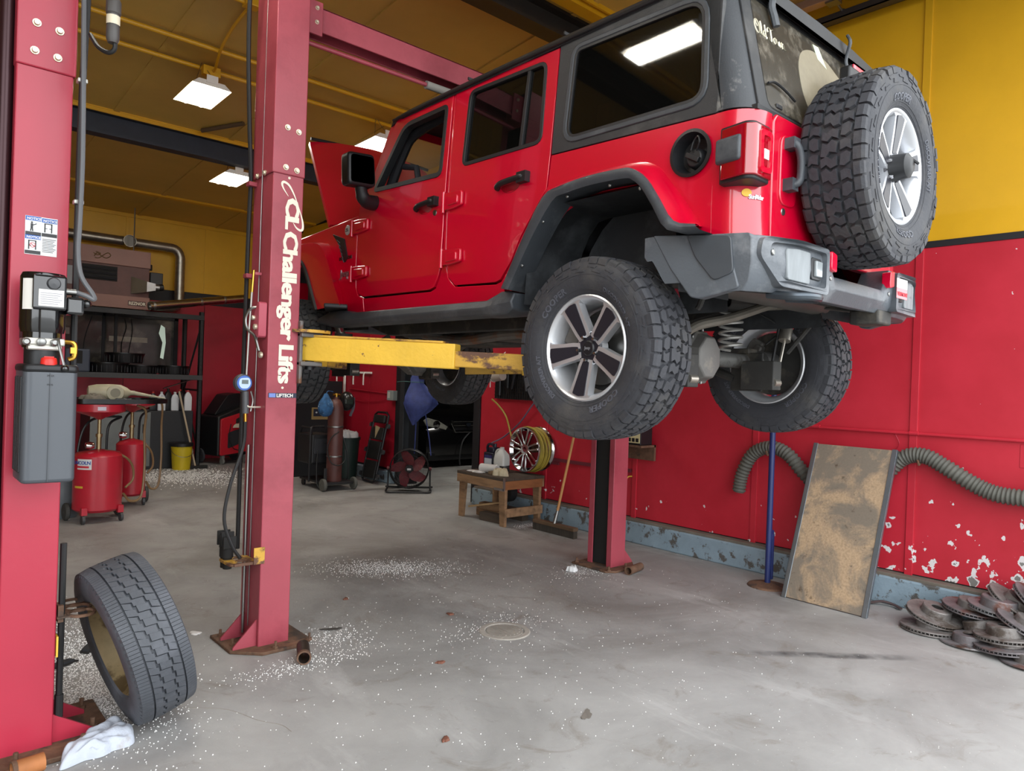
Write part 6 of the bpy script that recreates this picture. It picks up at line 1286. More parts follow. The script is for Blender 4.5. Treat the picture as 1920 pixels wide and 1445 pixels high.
# chrome wheel used as hose reel on the wall
t = thing('hose_reel_wheel', 'chrome car wheel mounted on the wall with yellow hose wound on it', 'hose reel', (5.42, 5.72, .77))
m = MB(); m.lathe([(.232, -.12), (.243, -.122), (.246, -.112), (.238, -.105), (.215, -.09), (.205, .08), (.238, .10), (.246, .108), (.243, .118), (.232, .116), (.198, .08), (.205, -.09), (.225, -.112)], 48, 'X', closed=True); m.build('rim', CHROME, t)
for i in range(7):
    a = 360/7*i+12
    for s in (-1, 1):
        c, sn = math.cos(a*D2R), math.sin(a*D2R); off = s*.020
        m = MB(); m.prism([(.05, off-.009), (.05, off+.009), (.225, off*1.6+.013), (.225, off*1.6-.013)], -.022, .0, lambda r, w, d: (-.085-.02*(r/.225)+d, r*c-w*sn, r*sn+w*c)); m.build('spoke', CHROME, t, 30, .004)
m = MB(); m.lathe([(.028, -.06), (.028, -.108), (.06, -.108), (.066, -.09), (.066, -.06)], 24, 'X'); m.build('hub', CHROME, t)
m = MB(); m.cyl((.0, 0, 0), (.135, 0, 0), .04, n=12); m.build('wall_spigot', RUST, t)
YH = mat('yellow_hose', '#a3913a', .5, var=.15, vscale=12)
pts = []
for i in range(9*28+1):
    a = 2*math.pi*i/28; q = i/(9*28); lay = .215+.012*(1 if int(q*3) % 2 else 0)+.02*math.sin(a*.37)**2
    pts.append((-.085+.165*(abs((q*3) % 2-1)), (lay)*math.cos(a), lay*math.sin(a)))
m = MB(); m.tube(pts, .0105, 7); m.build('wound_hose', YH, t)
m = MB((5.42, 5.72, .77)); m.tube(smooth_path([(5.47, 6.49, 1.29), (5.50, 6.40, 1.22), (5.50, 6.26, 1.10), (5.48, 6.15, .92), (5.42, 6.02, .78), (5.38, 5.93, .72)]), .0105, 7); m.build('hose_end', YH, t)
o = MB().tube(smooth_path([(5.50, 5.72, 1.34), (5.52, 5.85, 1.24), (5.53, 6.05, 1.04), (5.52, 6.3, .86), (5.45, 6.45, .77)]), .009, 7).build('air_hose', mat('purple_grey_hose', '#6a5d72', .5)); tag(o, 'thin purple grey air hose crossing the red wall by the opening', 'hose')
# battery on a wall bracket behind the lift column
t = thing('car_battery', 'black battery with cream label on a bracket behind the right lift column', 'battery', (5.42, 4.33, .95))
m = MB(); m.box(-.09, .09, -.17, .17, 0, .17); m.build('case', BPLAS, t, 0, .008)
m = MB(); m.box(-.093, -.09, -.165, -.02, .02, .15); lb = m.build('label', mat('battery_cream', '#d9cf9f', .5), t, 0)
m = MB(); lettering(m, 'J-4', .06, lambda a, b, d: (-.094-d, -.03-a, .085+b), .001, 1, .0008); m.build('label_lettering', BPLAS, lb, 0)
for i in range(3):
    m = MB(); m.box(-.0945, -.093, -.15+.045*i, -.118+.045*i, .03, .065); m.build('label_block', BPLAS, lb, 0)
m = MB(); m.box(-.1, .12, -.19, .19, -.02, 0); m.box(.1, .125, -.19, .19, -.15, 0); m.build('bracket', RUST, t, 0)
o = MB().tube(smooth_path([(5.55, 4.42, .62), (5.50, 4.42, .62), (5.46, 4.42, .60), (5.45, 4.42, .66)]), .007, 6).build('wall_hook', mat('yellow_hook', '#c7a23a', .5)); tag(o, 'small yellow hook on the wall behind the right lift column', 'hook')
# ------------------------------------------------------------------ front floor
w = thing('road_tyre', 'worn road tire with brown rim leaning by the bright red column', 'tire')
n_ = Vector((-.96, -.06, -.29)).normalized(); xl = -n_; zl = (Vector((0, 0, 1))-xl*xl.z).normalized(); yl = zl.cross(xl)
M_ = Matrix((xl, yl, zl)).transposed().to_4x4(); M_.translation = (.845, 3.30, .366); w.matrix_world = M_
TR = tyre_road(R=.345, Rr=.205, N=70); link('tread_and_sidewall', TR.mesh('road_tyre', mat('grey_worn_rubber', '#45484e', .62, var=.12, vscale=8, bump=.2, bscale=70, dirt='#5c5f66', dscale=5, dlo=.5, dhi=.75), 30), w)
m = MB(); m.lathe([(.203, -.105), (.209, -.10), (.203, -.08), (.186, -.05), (.181, .05), (.203, .09), (.209, .1), (.197, .1), (.171, .05), (.176, -.05), (.195, -.085)], 48, 'X', closed=True); m.build('rim_barrel', mat('rusty_tan_rim', '#8a7856', .6, .35, var=.25, vscale=6, dirt='#5a4a30', dscale=8), w)
m = MB(); m.lathe([(.05, .075), (.09, .06), (.14, .07), (.182, .06), (.182, .07), (.14, .08), (.09, .07), (.05, .085)], 40, 'X', closed=True); m.build('rim_disc', mat('dark_rim_disc', '#4c4334', .6, .5, var=.2), w)
c1 = cloth('work_rag', 'crumpled white rag on the floor by the bright red column', (.70, 3.16, .002), (.30, .17), 5, mat('white_rag', '#b4bac6', .85, var=.05, vscale=9, bump=.25, bscale=110, dirt='#9a8f84', dscale=5, dlo=.6, dhi=.72), .55, .085, n=34)
for i, (x, y, rz, lab) in enumerate(((.74, 4.15, .4, 'black worn brake pad on the white granules, nearer the column'), (.88, 4.30, 1.1, 'black worn brake pad beside the leaning tire'))):
    t = thing('brake_pad', lab, 'brake pad', (x, y, 0), (0, 0, rz), 'worn brake pads')
    m = MB(); m.prism(rnd_poly([(-.07, -.02), (-.05, .03), (.05, .03), (.07, -.02), (.0, -.03)], .008, 2), 0, .006); m.build('backing_plate', DARK, t, 0)
    m = MB(); m.prism(rnd_poly([(-.05, -.015), (-.04, .022), (.04, .022), (.05, -.015)], .006, 2), .006, .016); m.build('friction_block', mat('pad_black', '#26282b', .8), t, 0)
# drain cover with ring
t = thing('drain_cover', 'round flat drain cover set in a ring in the middle of the floor', 'drain cover', (2.865, 3.205, 0))
m = MB(); m.lathe([(.155, .0), (.155, .002), (.15, .006), (.122, .006), (.118, .002), (.118, 0)], 40, 'Z'); m.build('ring', mat('drain_ring_concrete', '#9a948c', .8, var=.15, bump=.3), t)
m = MB(); m.lathe([(.0001, .004), (.108, .004), (.112, .001)], 40, 'Z')
for i in range(-3, 4):
    hwid = math.sqrt(max(0, .09**2-(i*.026)**2)); m.box(i*.026-.005, i*.026+.005, -hwid, hwid, .003, .006)
m.build('lid', mat('drain_iron', '#938d85', .75, .1, var=.2, bump=.3), t, 30)
# pipe stubs at the column feet
def pipe(label, p0, p1, r, mt):
    p0 = Vector(p0); p1 = Vector(p1); d = p1-p0; t = thing('pipe_stub', label, 'pipe', p0)
    u = d.normalized(); v = Vector((0, 0, 1)); s = u.cross(v)
    m = MB(); n = 18; rings = []
    for q, rr in ((0, r), (1, r), (1, r*.82), (.0, r*.82)): rings.append([d*q+rr*(math.cos(2*math.pi*k/n)*s+math.sin(2*math.pi*k/n)*v) for k in range(n)])
    m.ring_tube(rings, closed=True); m.build('sleeve', mt, t)
    m = MB(); rings = [[d*q+rr*(math.cos(2*math.pi*k/n)*s+math.sin(2*math.pi*k/n)*v) for k in range(n)] for q, rr in ((.86, r*1.0), (.86, r*1.08), (1.01, r*1.08), (1.01, r*.85))]; m.ring_tube(rings, cap=False); m.build('end_ring', RUST, t)
pipe('short dark pipe lying at the foot of the lettered column', (1.76, 3.60, .036), (1.69, 3.44, .036), .034, mat('pipe_dark', '#3a322c', .5, .5, var=.2))
pipe('short rusty pipe lying at the foot of the right column', (4.70, 3.62, .034), (4.50, 3.585, .034), .032, RUST)
pipe('short orange rusty pipe at the foot of the bright red column', (.50, 3.10, .034), (.40, 3.09, .034), .032, mat('orange_rust', '#a4683c', .7, .2, var=.25))
# paper scrap, leaves, bits
def bit(name, label, loc, size, seed, col, cat, h=.012, group=None): return cloth(name, label, loc, size, seed, mat(name+'_'+col[1:], col, .8, var=.15, vscale=40), seed, h, cat, 8, group)
bit('paper_scrap', 'small white paper scrap on the floor left of the lettered column', (1.40, 4.22, .001), (.07, .05), 2, '#d8d6d4', 'paper')
for x, y, s, lab in ((2.40, 4.30, 4, 'brown leaf on the floor right of the lettered column'), (2.78, 3.64, 5, 'brown leaf just beyond the drain cover'), (2.27, 3.04, 6, 'brown leaf left of the drain cover'), (1.81, 2.37, 7, 'brown leaf nearest the camera on the floor')):
    bit('dry_leaf', lab, (x, y, .001), (.05, .03), s, '#6d4334', 'leaf', .014, 'dry leaves on the floor')
bit('dirt_clump', 'black oily flake on the floor right of the lettered column', (2.05, 3.83, .001), (.12, .035), 9, '#37332f', 'dirt', .008)
bit('tissue_scrap', 'crumpled white tissue beside the right lift column foot', (4.22, 3.93, .001), (.09, .07), 12, '#d4d4d4', 'tissue', .06)
bit('dirt_clump', 'dark wet streak of grit on the right foreground floor', (2.45, 2.16, .001), (.10, .04), 10, '#6d6760', 'dirt', .004)
# white absorbent granules
rg = random.Random(3); m = MB()
def grain(x, y, s, z=0):
    m.add([(x-s, y-s*.6, z), (x+s, y-s*.5, z), (x, y+s, z), (x+s*.1, y, z+s*1.2)], [(0, 1, 3), (1, 2, 3), (2, 0, 3), (2, 1, 0)])
def patch(cx, cy, sx, sy, n, rot=0, s0=.0016, s1=.0040):
    for _ in range(n):
        a, b = rg.gauss(0, 1)*sx, rg.gauss(0, 1)*sy; x = cx+a*math.cos(rot)-b*math.sin(rot); y = cy+a*math.sin(rot)+b*math.cos(rot)
        grain(min(x, 5.44), y, rg.uniform(s0, s1))
patch(.85, 4.0, .14, .42, 5200, -.05); patch(.78, 3.62, .13, .13, 1600); patch(1.72, 3.45, .20, .06, 420); patch(1.98, 3.72, .12, .09, 300); patch(3.06, 4.82, .26, .13, 2000, -.6); patch(3.3, 10.7, .40, .45, 3000, 0, .004, .009); patch(5.2, 5.45, .12, .05, 500); patch(4.3, 3.85, .2, .1, 250); patch(2.86, 3.3, .2, .1, 300); patch(2.6, 3.0, 1.2, .9, 900, 0, .0015, .004)
o = m.build('absorbent_granules', mat('white_granules', '#dad9d6', .8), None, 0); tag(o, 'loose white absorbent granules spilled in patches on the floor', 'granules', None, 'stuff')
# tyre inflator gauge hanging at the lettered column
t = thing('tire_inflator', 'tire inflator with round blue digital gauge hanging beside the lettered column', 'tire inflator', (1.46, 3.86, 1.05))
O = (1.46, 3.86, 1.05); GY = mat('inflator_grey', '#4a4b4e', .45)
m = MB(O); m.lathe([(.0001, -.02), (.040, -.02), (.047, -.012), (.047, .02), (.0001, .02)], 28, 'Y', (1.487, 3.86, 1.445)); m.build('gauge_housing', GY, t)
m = MB(O); m.lathe([(.0001, -.0225), (.040, -.0225), (.040, -.018)], 28, 'Y', (1.487, 3.86, 1.445)); m.build('gauge_face', mat('gauge_blue', '#2f5fb4', .3), t)
m = MB(O); m.prism(rnd_poly([(1.462, 1.47), (1.512, 1.475), (1.522, 1.44), (1.505, 1.415), (1.47, 1.415), (1.455, 1.44)], .012, 3), 3.8355, 3.838, lambda a, b, d: (a, d, b)); m.build('gauge_plate', mat('gauge_pale_blue', '#b9d0ee', .35), t)
m = MB(O); m.box(1.472, 1.507, 3.834, 3.836, 1.44, 1.462); m.build('lcd', mat('lcd_grey', '#5c6a68', .3), t, 0)
m = MB(O); m.tube([(1.503, 3.865, 1.40), (1.508, 3.865, 1.28)], .019, 10); m.build('grip', GY, t, 40)
m = MB(O); m.tube(smooth_path([(1.535, 3.865, 1.40), (1.548, 3.865, 1.35), (1.537, 3.865, 1.29)]), .006, 6); m.build('trigger', STEEL, t)
m = MB(O); m.cyl((1.508, 3.865, 1.28), (1.510, 3.865, 1.235), .010, n=10); m.build('hose_fitting', BRASS, t)
m = MB(O); m.tube([(1.505, 3.86, 1.48), (1.512, 3.86, 1.75), (1.523, 3.86, 2.0)], .006, 8); m.build('air_wand', mat('braided_steel', '#a7a5a0', .4, .7), t)
m = MB(O); m.cyl((1.521, 3.86, 1.94), (1.527, 3.86, 2.06), .008, n=8); m.build('wand_end', BRASS, t)
m = MB(O); m.tube(smooth_path([(1.51, 3.865, 1.235), (1.50, 3.86, 1.1), (1.43, 3.84, .9), (1.40, 3.83, .72), (1.44, 3.82, .58), (1.49, 3.83, .50)]), .009, 8); m.build('air_hose', RUB, t)
m = MB(O); m.obox((1.545, 3.865, 2.045), (.05, .014, .014)); m.build('hanger', LRED, t, 0)
# ================================================================== rear right: by the wall opening
t = thing('floor_fan', 'black drum fan with red blades standing on the floor', 'fan', (5.36, 8.02, 0), (0, 0, -.62))
# drum axis along local y, face toward -y
FB_ = mat('fan_black', '#1b1b1d', .5); FR = mat('fan_red', '#6e2a30', .5)
c0 = .30
m = MB(); m.lathe([(.255, -.10), (.262, -.09), (.262, .09), (.255, .10), (.248, .09), (.248, -.09)], 40, 'Y', (0, 0, c0), closed=True); m.build('drum', FB_, t)
for i in range(5):
    a = 2*math.pi*i/5+.35; c, s = math.cos(a), math.sin(a); vs = []
    for k in range(7):
        r = .05+.185*k/6; wd = .03+.045*math.sin(math.pi*(.15+.75*k/6)); sw = .07*(k/6)**2
        for e in (-1, 1): u = e*wd+sw; vs.append((r*c-u*s, -.03+e*.03, c0+r*s+u*c))
    m = MB(); fs = [(2*k, 2*k+1, 2*k+3, 2*k+2) for k in range(6)]; m.add(vs, fs); m.add([(x, y+.004, z) for x, y, z in vs], [tuple(reversed(f)) for f in fs]); m.build('blade', FR, t, 50)
m = MB(); m.cyl((0, -.05, c0), (0, .09, c0), .045, n=18); m.build('motor_hub', FB_, t)
m = MB(); m.box(-.025, .025, -.108, -.104, c0-.012, c0+.012); m.build('hub_badge', mat('badge_pale', '#d8c8c8', .5), t, 0)
m = MB()
for k in range(48):
    a = 2*math.pi*k/48; m.tube([(.03*math.cos(a), -.105, c0+.03*math.sin(a)), (.15*math.cos(a+.12), -.108, c0+.15*math.sin(a+.12)), (.255*math.cos(a+.2), -.098, c0+.255*math.sin(a+.2))], .0011, 4)
for r in (.05, .12, .19): m.lathe([(r-.0015, -.108), (r+.0015, -.108), (r, -.105)], 36, 'Y', (0, 0, c0), closed=True)
o = m.build('wire_grille', FB_, t); o['kind'] = 'stuff'
m = MB(); m.tube(smooth_path([(-.275, .0, c0), (-.28, .0, .06), (-.28, -.22, .018), (-.1, -.24, .018), (.1, -.24, .018), (.28, -.22, .018), (.28, 0, .06), (.275, 0, c0)], 5), .012, 8); m.tube(smooth_path([(-.28, 0, .06), (-.27, .22, .018), (.27, .22, .018), (.28, 0, .06)], 4), .012, 8); m.build('stand', FB_, t)
for s in (-1, 1):
    m = MB(); m.cyl((s*.262, 0, c0), (s*.295, 0, c0), .022, n=12); m.build('tilt_knob', FR, t)
# mechanic's creeper leaning on the wall
t = thing('creeper', 'black wheeled mechanic creeper leaning upright on the red wall', 'creeper', (5.27, 8.93, .02), (0, .20, -.05))
m = MB(); m.tube([(0, -.2, .04), (0, -.2, .96), (0, -.13, 1.0), (0, .13, 1.0), (0, .2, .96), (0, .2, .04), (0, .13, 0), (0, -.13, 0)], .016, 8, closed=True); fr_ = m.build('frame', BPLAS, t)
for z0, z1 in ((.05, .30), (.32, .58), (.60, .78)):
    m = MB(); m.box(-.02, .01, -.17, .17, z0, z1); m.build('pad', mat('creeper_vinyl', '#191919', .5, var=.2), t, 0, .008)
m = MB(); m.box(-.035, .015, -.15, .15, .84, .96); m.build('headrest', mat('creeper_vinyl', '#191919', .5, var=.2), t, 0, .02, 3)
m = MB(); m.prism([(-.06, .78), (.08, .80), (.02, .62)], -.024, -.02, lambda a, b, d: (d, a, b)); m.build('torn_patch', mat('foam_tan', '#9c8a6a', .8), t)
for y in (-.22, .22):
    for z in (.10, .45, .82):
        m = MB(); m.obox((.0, y*1.02, z), (.03, .04, .05)); cs = m.build('caster_bracket', BPLAS, t, 0)
        m = MB(); m.cyl((-.015, y*1.15, z-.01), (.015, y*1.15, z-.01), .034, n=14); m.build('caster_wheel', mat('caster_grey', '#3d3d3f', .5), cs)
# trash can
t = thing('trash_can', 'dark green trash can with clear plastic bag beside the gas cylinder', 'trash can', (5.14, 9.35, 0))
m = MB(); m.lathe([(.0001, 0), (.15, 0), (.155, .02), (.19, .58), (.2, .58), (.205, .62), (.19, .62), (.18, .58), (.14, .03), (.0001, .03)], 28, 'Z'); m.build('bin', mat('dark_green_plastic', '#14241f', .5), t)
m = MB(); m.box(-.19, -.175, -.09, .02, .42, .57); m.build('sticker', mat('bin_sticker', '#b4b0aa', .6), t, 0)
b_ = cloth('plastic_bag', 'x', (-.0, .0, .60), (.30, .28), 4, mat('clear_bag', '#b9b9b9', .3, alpha=.75), 0, .16, 'bag', 16); b_.parent = t; del b_['category']; b_['label'] = 'crumpled clear plastic bag'
# welding cart with gas cylinder
t = thing('welder_cart', 'black wheeled welding machine on a tubular cart', 'welder', (4.50, 8.85, 0))
O = (4.50, 8.85, 0); WB = mat('welder_black', '#17171a', .5, var=.15)
m = MB(O); m.obox((4.46, 8.98, .52), (.30, .42, .40)); wb = m.build('machine', WB, t, 0, .03, 3)
m = MB(O); m.obox((4.46, 8.765, .56), (.22, .01, .2)); m.build('control_panel', mat('panel_grey', '#2f3034', .4), wb, 0, .004)
m = MB(O); m.tube([(4.33, 8.80, .72), (4.33, 8.85, .80), (4.33, 9.10, .80), (4.33, 9.15, .72)], .015, 8); m.tube(smooth_path([(4.28, 8.75, .1), (4.27, 8.72, .5), (4.29, 8.75, .78), (4.36, 8.78, .82), (4.50, 8.78, .82)]), .014, 8); m.build('push_handle', WB, t)
m = MB(O); m.box(4.36, 4.80, 8.46, 9.2, .085, .11); m.box(4.36, 4.40, 8.48, 8.5, .09, .30); m.build('cart_deck', WB, t, 0, .006)
for x in (4.36, 4.80):
    m = MB(O); m.lathe([(.03, -.022), (.075, -.022), (.082, -.012), (.082, .012), (.075, .022), (.03, .022)], 24, 'X', (x, 8.50, .082), closed=True); m.cyl((x-.02, 8.5, .082), (x+.02, 8.5, .082), .03, n=12); m.build('wheel', mat('wheel_grey_rubber', '#55554f', .7), t)
m = MB(O); m.cyl((4.36, 8.5, .082), (4.8, 8.5, .082), .012, n=8); m.build('wheel_axle', STEEL, t)
for x in (4.40, 4.66):
    m = MB(O); m.cyl((x-.012, 9.15, .045), (x+.012, 9.15, .045), .045, n=14); m.build('front_caster', WB, t)
m = MB(O); m.tube(smooth_path([(4.40, 8.76, .5), (4.36, 8.70, .3), (4.35, 8.66, .1), (4.36, 8.62, .03)]), .008, 6); m.tube(smooth_path([(4.5, 8.76, .6), (4.62, 8.6, .75), (4.70, 8.52, .5), (4.74, 8.55, .2), (4.75, 8.6, .12)]), .008, 6); m.build('welding_cable', RUB, t)
t = thing('gas_cylinder', 'tall brown gas cylinder standing on the welding cart', 'gas cylinder', (4.56, 8.60, .112))
m = MB(); m.lathe([(.0001, 0), (.098, 0), (.102, .02), (.102, .96), (.09, 1.03), (.055, 1.075), (.035, 1.085), (.035, 1.11), (.0001, 1.11)], 32, 'Z'); m.build('bottle', mat('cylinder_brown', '#55302c', .45, var=.15, vscale=6), t)
m = MB(); m.cyl((0, 0, 1.11), (0, 0, 1.16), .018, n=10); m.cyl((-.05, 0, 1.14), (.05, 0, 1.14), .014, n=10); m.build('valve', BRASS, t)
for z in (.33, .72):
    m = MB(); m.lathe([(.103, z-.01), (.106, z-.008), (.106, z+.008), (.103, z+.01)], 32, 'Z'); m.build('strap_ring', STEEL, t)
m = MB(); m.tube(smooth_path([(.0, -.106, .66), (-.10, -.09, .58), (-.14, -.07, .42), (-.10, -.10, .26), (.0, -.13, .22), (.10, -.10, .28), (.11, -.08, .42)]), .008, 6); m.build('gas_hose', RUB, t)
t = thing('welding_helmet', 'black welding helmet hanging on top of the gas cylinder', 'helmet', (4.70, 8.58, 1.17))
m = MB(); m.sphere((0, 0, 0), .13, (.75, .95, 1.0), 18, 12); m.build('shell', mat('helmet_black', '#141416', .3), t)
m = MB(); m.obox((-.03, -.115, .0), (.11, .04, .07)); m.build('lens_window', mat('lens_dark', '#2a332e', .1), t, 0, .006)
m = MB(); m.tube(smooth_path([(.07, -.06, .05), (.09, -.03, -.08), (.06, .0, -.2)]), .018, 6, flat=.3); m.build('head_strap', mat('strap_grey', '#5a5560', .7), t)
t = thing('welding_cap', 'blue patterned welding cap hanging left of the gas cylinder top', 'hood', (4.36, 8.50, 1.13))  # a welding cap of blue cloth
BCL = mat('blue_patterned_cloth', '#2f5d8c', .8, var=.5, vscale=18, dirt='#9ab3c8', dscale=14, dlo=.58, dhi=.62)
m = MB(); m.ring_tube([[(r*math.cos(2*math.pi*k/16)*(1+.10*math.sin(3*k)), r*.7*math.sin(2*math.pi*k/16), z) for k in range(16)] for z, r in ((-.16, .03), (-.13, .075), (-.05, .10), (.03, .085), (.09, .045), (.14, .02))]); m.build('cap_cloth', BCL, t, 60)
m = MB(); m.tube(smooth_path([(0, 0, .14), (.05, .04, .17), (.14, .08, .16)]), .006, 6); m.build('tie', BCL, t)
# tall black tool cabinet with a charger panel
t = thing('tool_cabinet', 'tall black cabinet with a battery charger behind the welding cart', 'cabinet', (4.95, 10.2, 0))
m = MB(); m.box(-.42, .40, -.3, .3, 0, 1.42); m.build('body', mat('cabinet_black', '#101013', .5), t, 0, .01)
m = MB(); m.box(-.10, .20, -.315, -.30, .84, 1.02); ch = m.build('charger_panel', mat('panel_brass', '#8a7448', .5), t, 0, .004)
m = MB(); m.box(-.075, .175, -.32, -.314, .89, 1.0); m.build('charger_face', mat('panel_blue_black', '#1d2230', .4), ch, 0)
for i in range(3):
    m = MB(); m.lathe([(.0001, -.012), (.012, -.01), (.014, 0)], 12, 'Y', (-.03+.07*i, -.319, .945)); m.build('charger_knob', mat('knob_pale', '#b7b9bb', .4), ch)
o = cloth('cap', 'pink and black cap lying on top of the black cabinet', (4.90, 10.05, 1.421), (.24, .2), 6, mat('pink_cap', '#a32f52', .8, var=.2), 0, .12, 'cap', 14)
t = thing('coat_hooks', 'row of white pronged hooks on a rail on the red wall', 'hook rail', (5.53, 9.8, 1.55))
m = MB(); m.box(-.01, .02, -.42, .44, .0, .03); m.build('rail', WHITE, t, 0)
for y in (-.40, -.1, .15, .42):
    m = MB(); m.tube([(0, y, .015), (-.10, y, .015), (-.115, y, -.02), (-.115, y, -.17)], .011, 6); m.build('prong', WHITE, t)
m = MB(); m.box(-.012, .01, .36, .40, -.50, .0); m.build('upright', WHITE, t, 0)
# junction box with conduits on the wall beside the opening
t = thing('junction_box', 'grey electrical box on the red wall beside the opening', 'electrical box', (5.52, 8.74, 1.25))
m = MB(); m.box(-.05, .038, -.08, .08, -.07, .07); m.build('box', mat('box_grey', '#8d9493', .5), t, 0, .006)
m = MB(); m.box(-.053, -.05, .0, .06, -.04, .05); m.build('switch_plate', mat('plate_pale', '#b9bcb4', .5), t, 0)
m = MB(); m.cyl((.02, .08, .02), (.02, 1.3, .06), .008, n=8); m.tube(smooth_path([(.0, .08, -.01), (.02, .3, -.08), (.02, .8, -.12), (.02, 1.2, -.1)]), .005, 6); m.build('conduit', REDB, t)
# blue tarp-like coverall hanging from the jamb
t = thing('blue_coverall', 'dark blue fabric cover tied and hanging at the wall opening', 'fabric cover', (5.42, 7.95, 1.0), (0, 0, -.7))
CV = mat('navy_nylon', '#3a4682', .6, var=.25, vscale=14, bump=.3, bscale=25)
rings = []
for z, r, f, dx in ((-.12, .01, .3, -.06), (-.02, .07, .5, -.04), (.08, .15, .6, 0), (.17, .21, .55, .02), (.26, .19, .5, .02), (.36, .13, .5, .0), (.44, .08, .6, -.02), (.50, .085, .6, -.02), (.60, .07, .6, 0), (.72, .05, .6, .01), (.82, .03, .7, .02)):
    rings.append([(dx+r*math.cos(2*math.pi*k/28)*(1+.16*math.sin(5*2*math.pi*k/28+z*6)+.08*math.sin(9*2*math.pi*k/28)), f*r*math.sin(2*math.pi*k/28)*(1+.16*math.cos(4*2*math.pi*k/28+z*9)), z) for k in range(28)])
m = MB(); m.ring_tube(rings); m.build('hanging_cloth', CV, t, 60)
m = MB(); m.lathe([(.085, .45), (.088, .455), (.085, .46)], 20, 'Z', (-.02, 0, 0)); m.tube(smooth_path([(-.08, 0, .455), (-.2, .02, .46), (-.30, .08, .45)]), .005, 6); m.build('tie_string', mat('green_string', '#3f6a66', .6), t)
m = MB(); m.tube([(-.02, 0, -.05), (-.03, 0, -.5)], .035, 8, flat=.25); m.tube([(.1, .02, .02), (.16, .02, -.3), (.19, .02, -.52)], .008, 6); m.build('hanging_strap', CV, t)
m = MB(); m.tube([(.02, 0, .80), (.02, .0, .92), (-.05, .1, .93)], .006, 6); m.build('hanging_hook', STEEL, t)
o = MB().box(-.05, .05, -.05, .05, 0, 2.3).build('post', mat('dark_grey_post', '#2b2f33', .5), None, 0, .006); o.location = (5.45, 8.32, 0); tag(o, 'dark grey steel post standing in front of the wall opening', 'post')
# hanging work lamp and tool grid on the wall
t = thing('tool_grid', 'black wire grid panel with hanging tools on the wall above the hose reel', 'tool grid', (5.53, 6.15, 1.3))
m = MB(); m.box(.0, .012, -.34, .36, .0, .5); m.build('backing', BLK, t, 0)
m = MB()
for i in range(18): m.box(-.012, -.006, -.34+.04*i, -.335+.04*i, 0, .5)
for i in range(12): m.box(-.012, -.006, -.34, .36, .04*i, .005+.04*i)
o = m.build('wire_mesh', DARK, t, 0); o['kind'] = 'stuff'
for y, l, a in ((.10, .30, .0), (-.05, .32, .25), (-.15, .34, -.2), (.24, .4, 0)):
    m = MB(); m.tube([(-.03, y, .4), (-.03, y+l*math.sin(a), .4-l*math.cos(a)*.9)], .014, 8); m.build('hanging_tool', mat('tool_black', '#202024', .4), t)
t = thing('work_lamp', 'white and orange work lamp hanging above the work bench', 'work lamp', (5.36, 6.28, 1.55))
m = MB(); m.cyl((0, -.10, .02), (0, .06, 0), .055, n=16); m.build('lens', mat('lamp_milky', '#cfc6bd', .3, trans=.3), t)
m = MB(); m.cyl((0, .06, 0), (0, .10, -.005), .06, .045, n=16); m.build('lamp_cap', WHITE, t)
m = MB(); m.cyl((0, -.03, .012), (0, .02, .006), .035, n=10); m.build('bulb', mat('bulb_orange', '#d0763c', .4), t)
m = MB(); m.tube(smooth_path([(0, .1, 0), (.02, .14, -.05), (.01, .13, -.12)]), .006, 6); m.tube([(0, 0, .05), (.1, .05, .25), (.16, .05, .3)], .006, 6); m.build('lamp_cord', WHITE, t)
# ------------------------------------------------------------------ dark car in the side room
CO = Vector((7.75, 10.0, 0)); cw = thing('parked_car', 'black car with chrome grille standing in the dark room beyond the opening', 'car', CO)
CBK = mat('black_car_paint', '#0c0c0e', .2, coat=.8)
def bodyring(y, w, zb, zs, zt):
    return [(-w, y, zb), (-w-.02, y, (zb+zs)/2), (-w+.02, y, zs), (-w*.8, y, zt), (0, y, zt+.02), (w*.8, y, zt), (w-.02, y, zs), (w+.02, y, (zb+zs)/2), (w, y, zb)]
m = MB(); m.ring_tube([bodyring(y, w, a, b, c) for y, w, a, b, c in ((-.18, .62, .22, .55, .62), (-.10, .80, .2, .62, .72), (.1, .87, .2, .72, .82), (.5, .89, .2, .8, .9), (1.2, .89, .22, .88, .98), (1.6, .88, .22, .9, 1.02), (2.6, .88, .22, .92, 1.05), (2.9, .86, .25, .92, 1.0))]); m.build('body', CBK, cw, 40)
m = MB(); m.ring_tube([[(-w, y, .95), (-w*.82, y, z), (w*.82, y, z), (w, y, .95)] for y, w, z in ((1.25, .80, .99), (1.85, .78, 1.42), (2.4, .77, 1.47), (2.9, .74, 1.3))]); m.build('cabin', mat('car_glass_dark', '#101214', .08), cw, 30, .03)
m = MB(); pol = [(-.36, .80), (.36, .80), (.38, .76), (.28, .60), (-.28, .60), (-.38, .76)]; m.prism(pol, -.20, -.165, lambda a, b, d: (a, d, b), [[(-.335, .782), (.335, .782), (.35, .755), (.265, .618), (-.265, .618), (-.35, .755)]]); gc = m.build('grille_frame', CHROME, cw, 0, .004)
m = MB(); m.prism(pol, -.175, -.16, lambda a, b, d: (a, d, b)); m.build('grille_mesh', BPLAS, gc, 0)
m = MB(); m.box(-.32, .32, -.195, -.18, .715, .74); m.build('grille_bar', CHROME, gc, 0, .005)
m = MB(); m.lathe([(.0001, -.01), (.05, -.008), (.055, 0)], 20, 'Y', (0, -.195, .728)); m.map(lambda x, y, z: (x*1.0, y, .728+(z-.728)*.62)); m.build('grille_badge', mat('badge_blue_black', '#20242c', .2), gc)
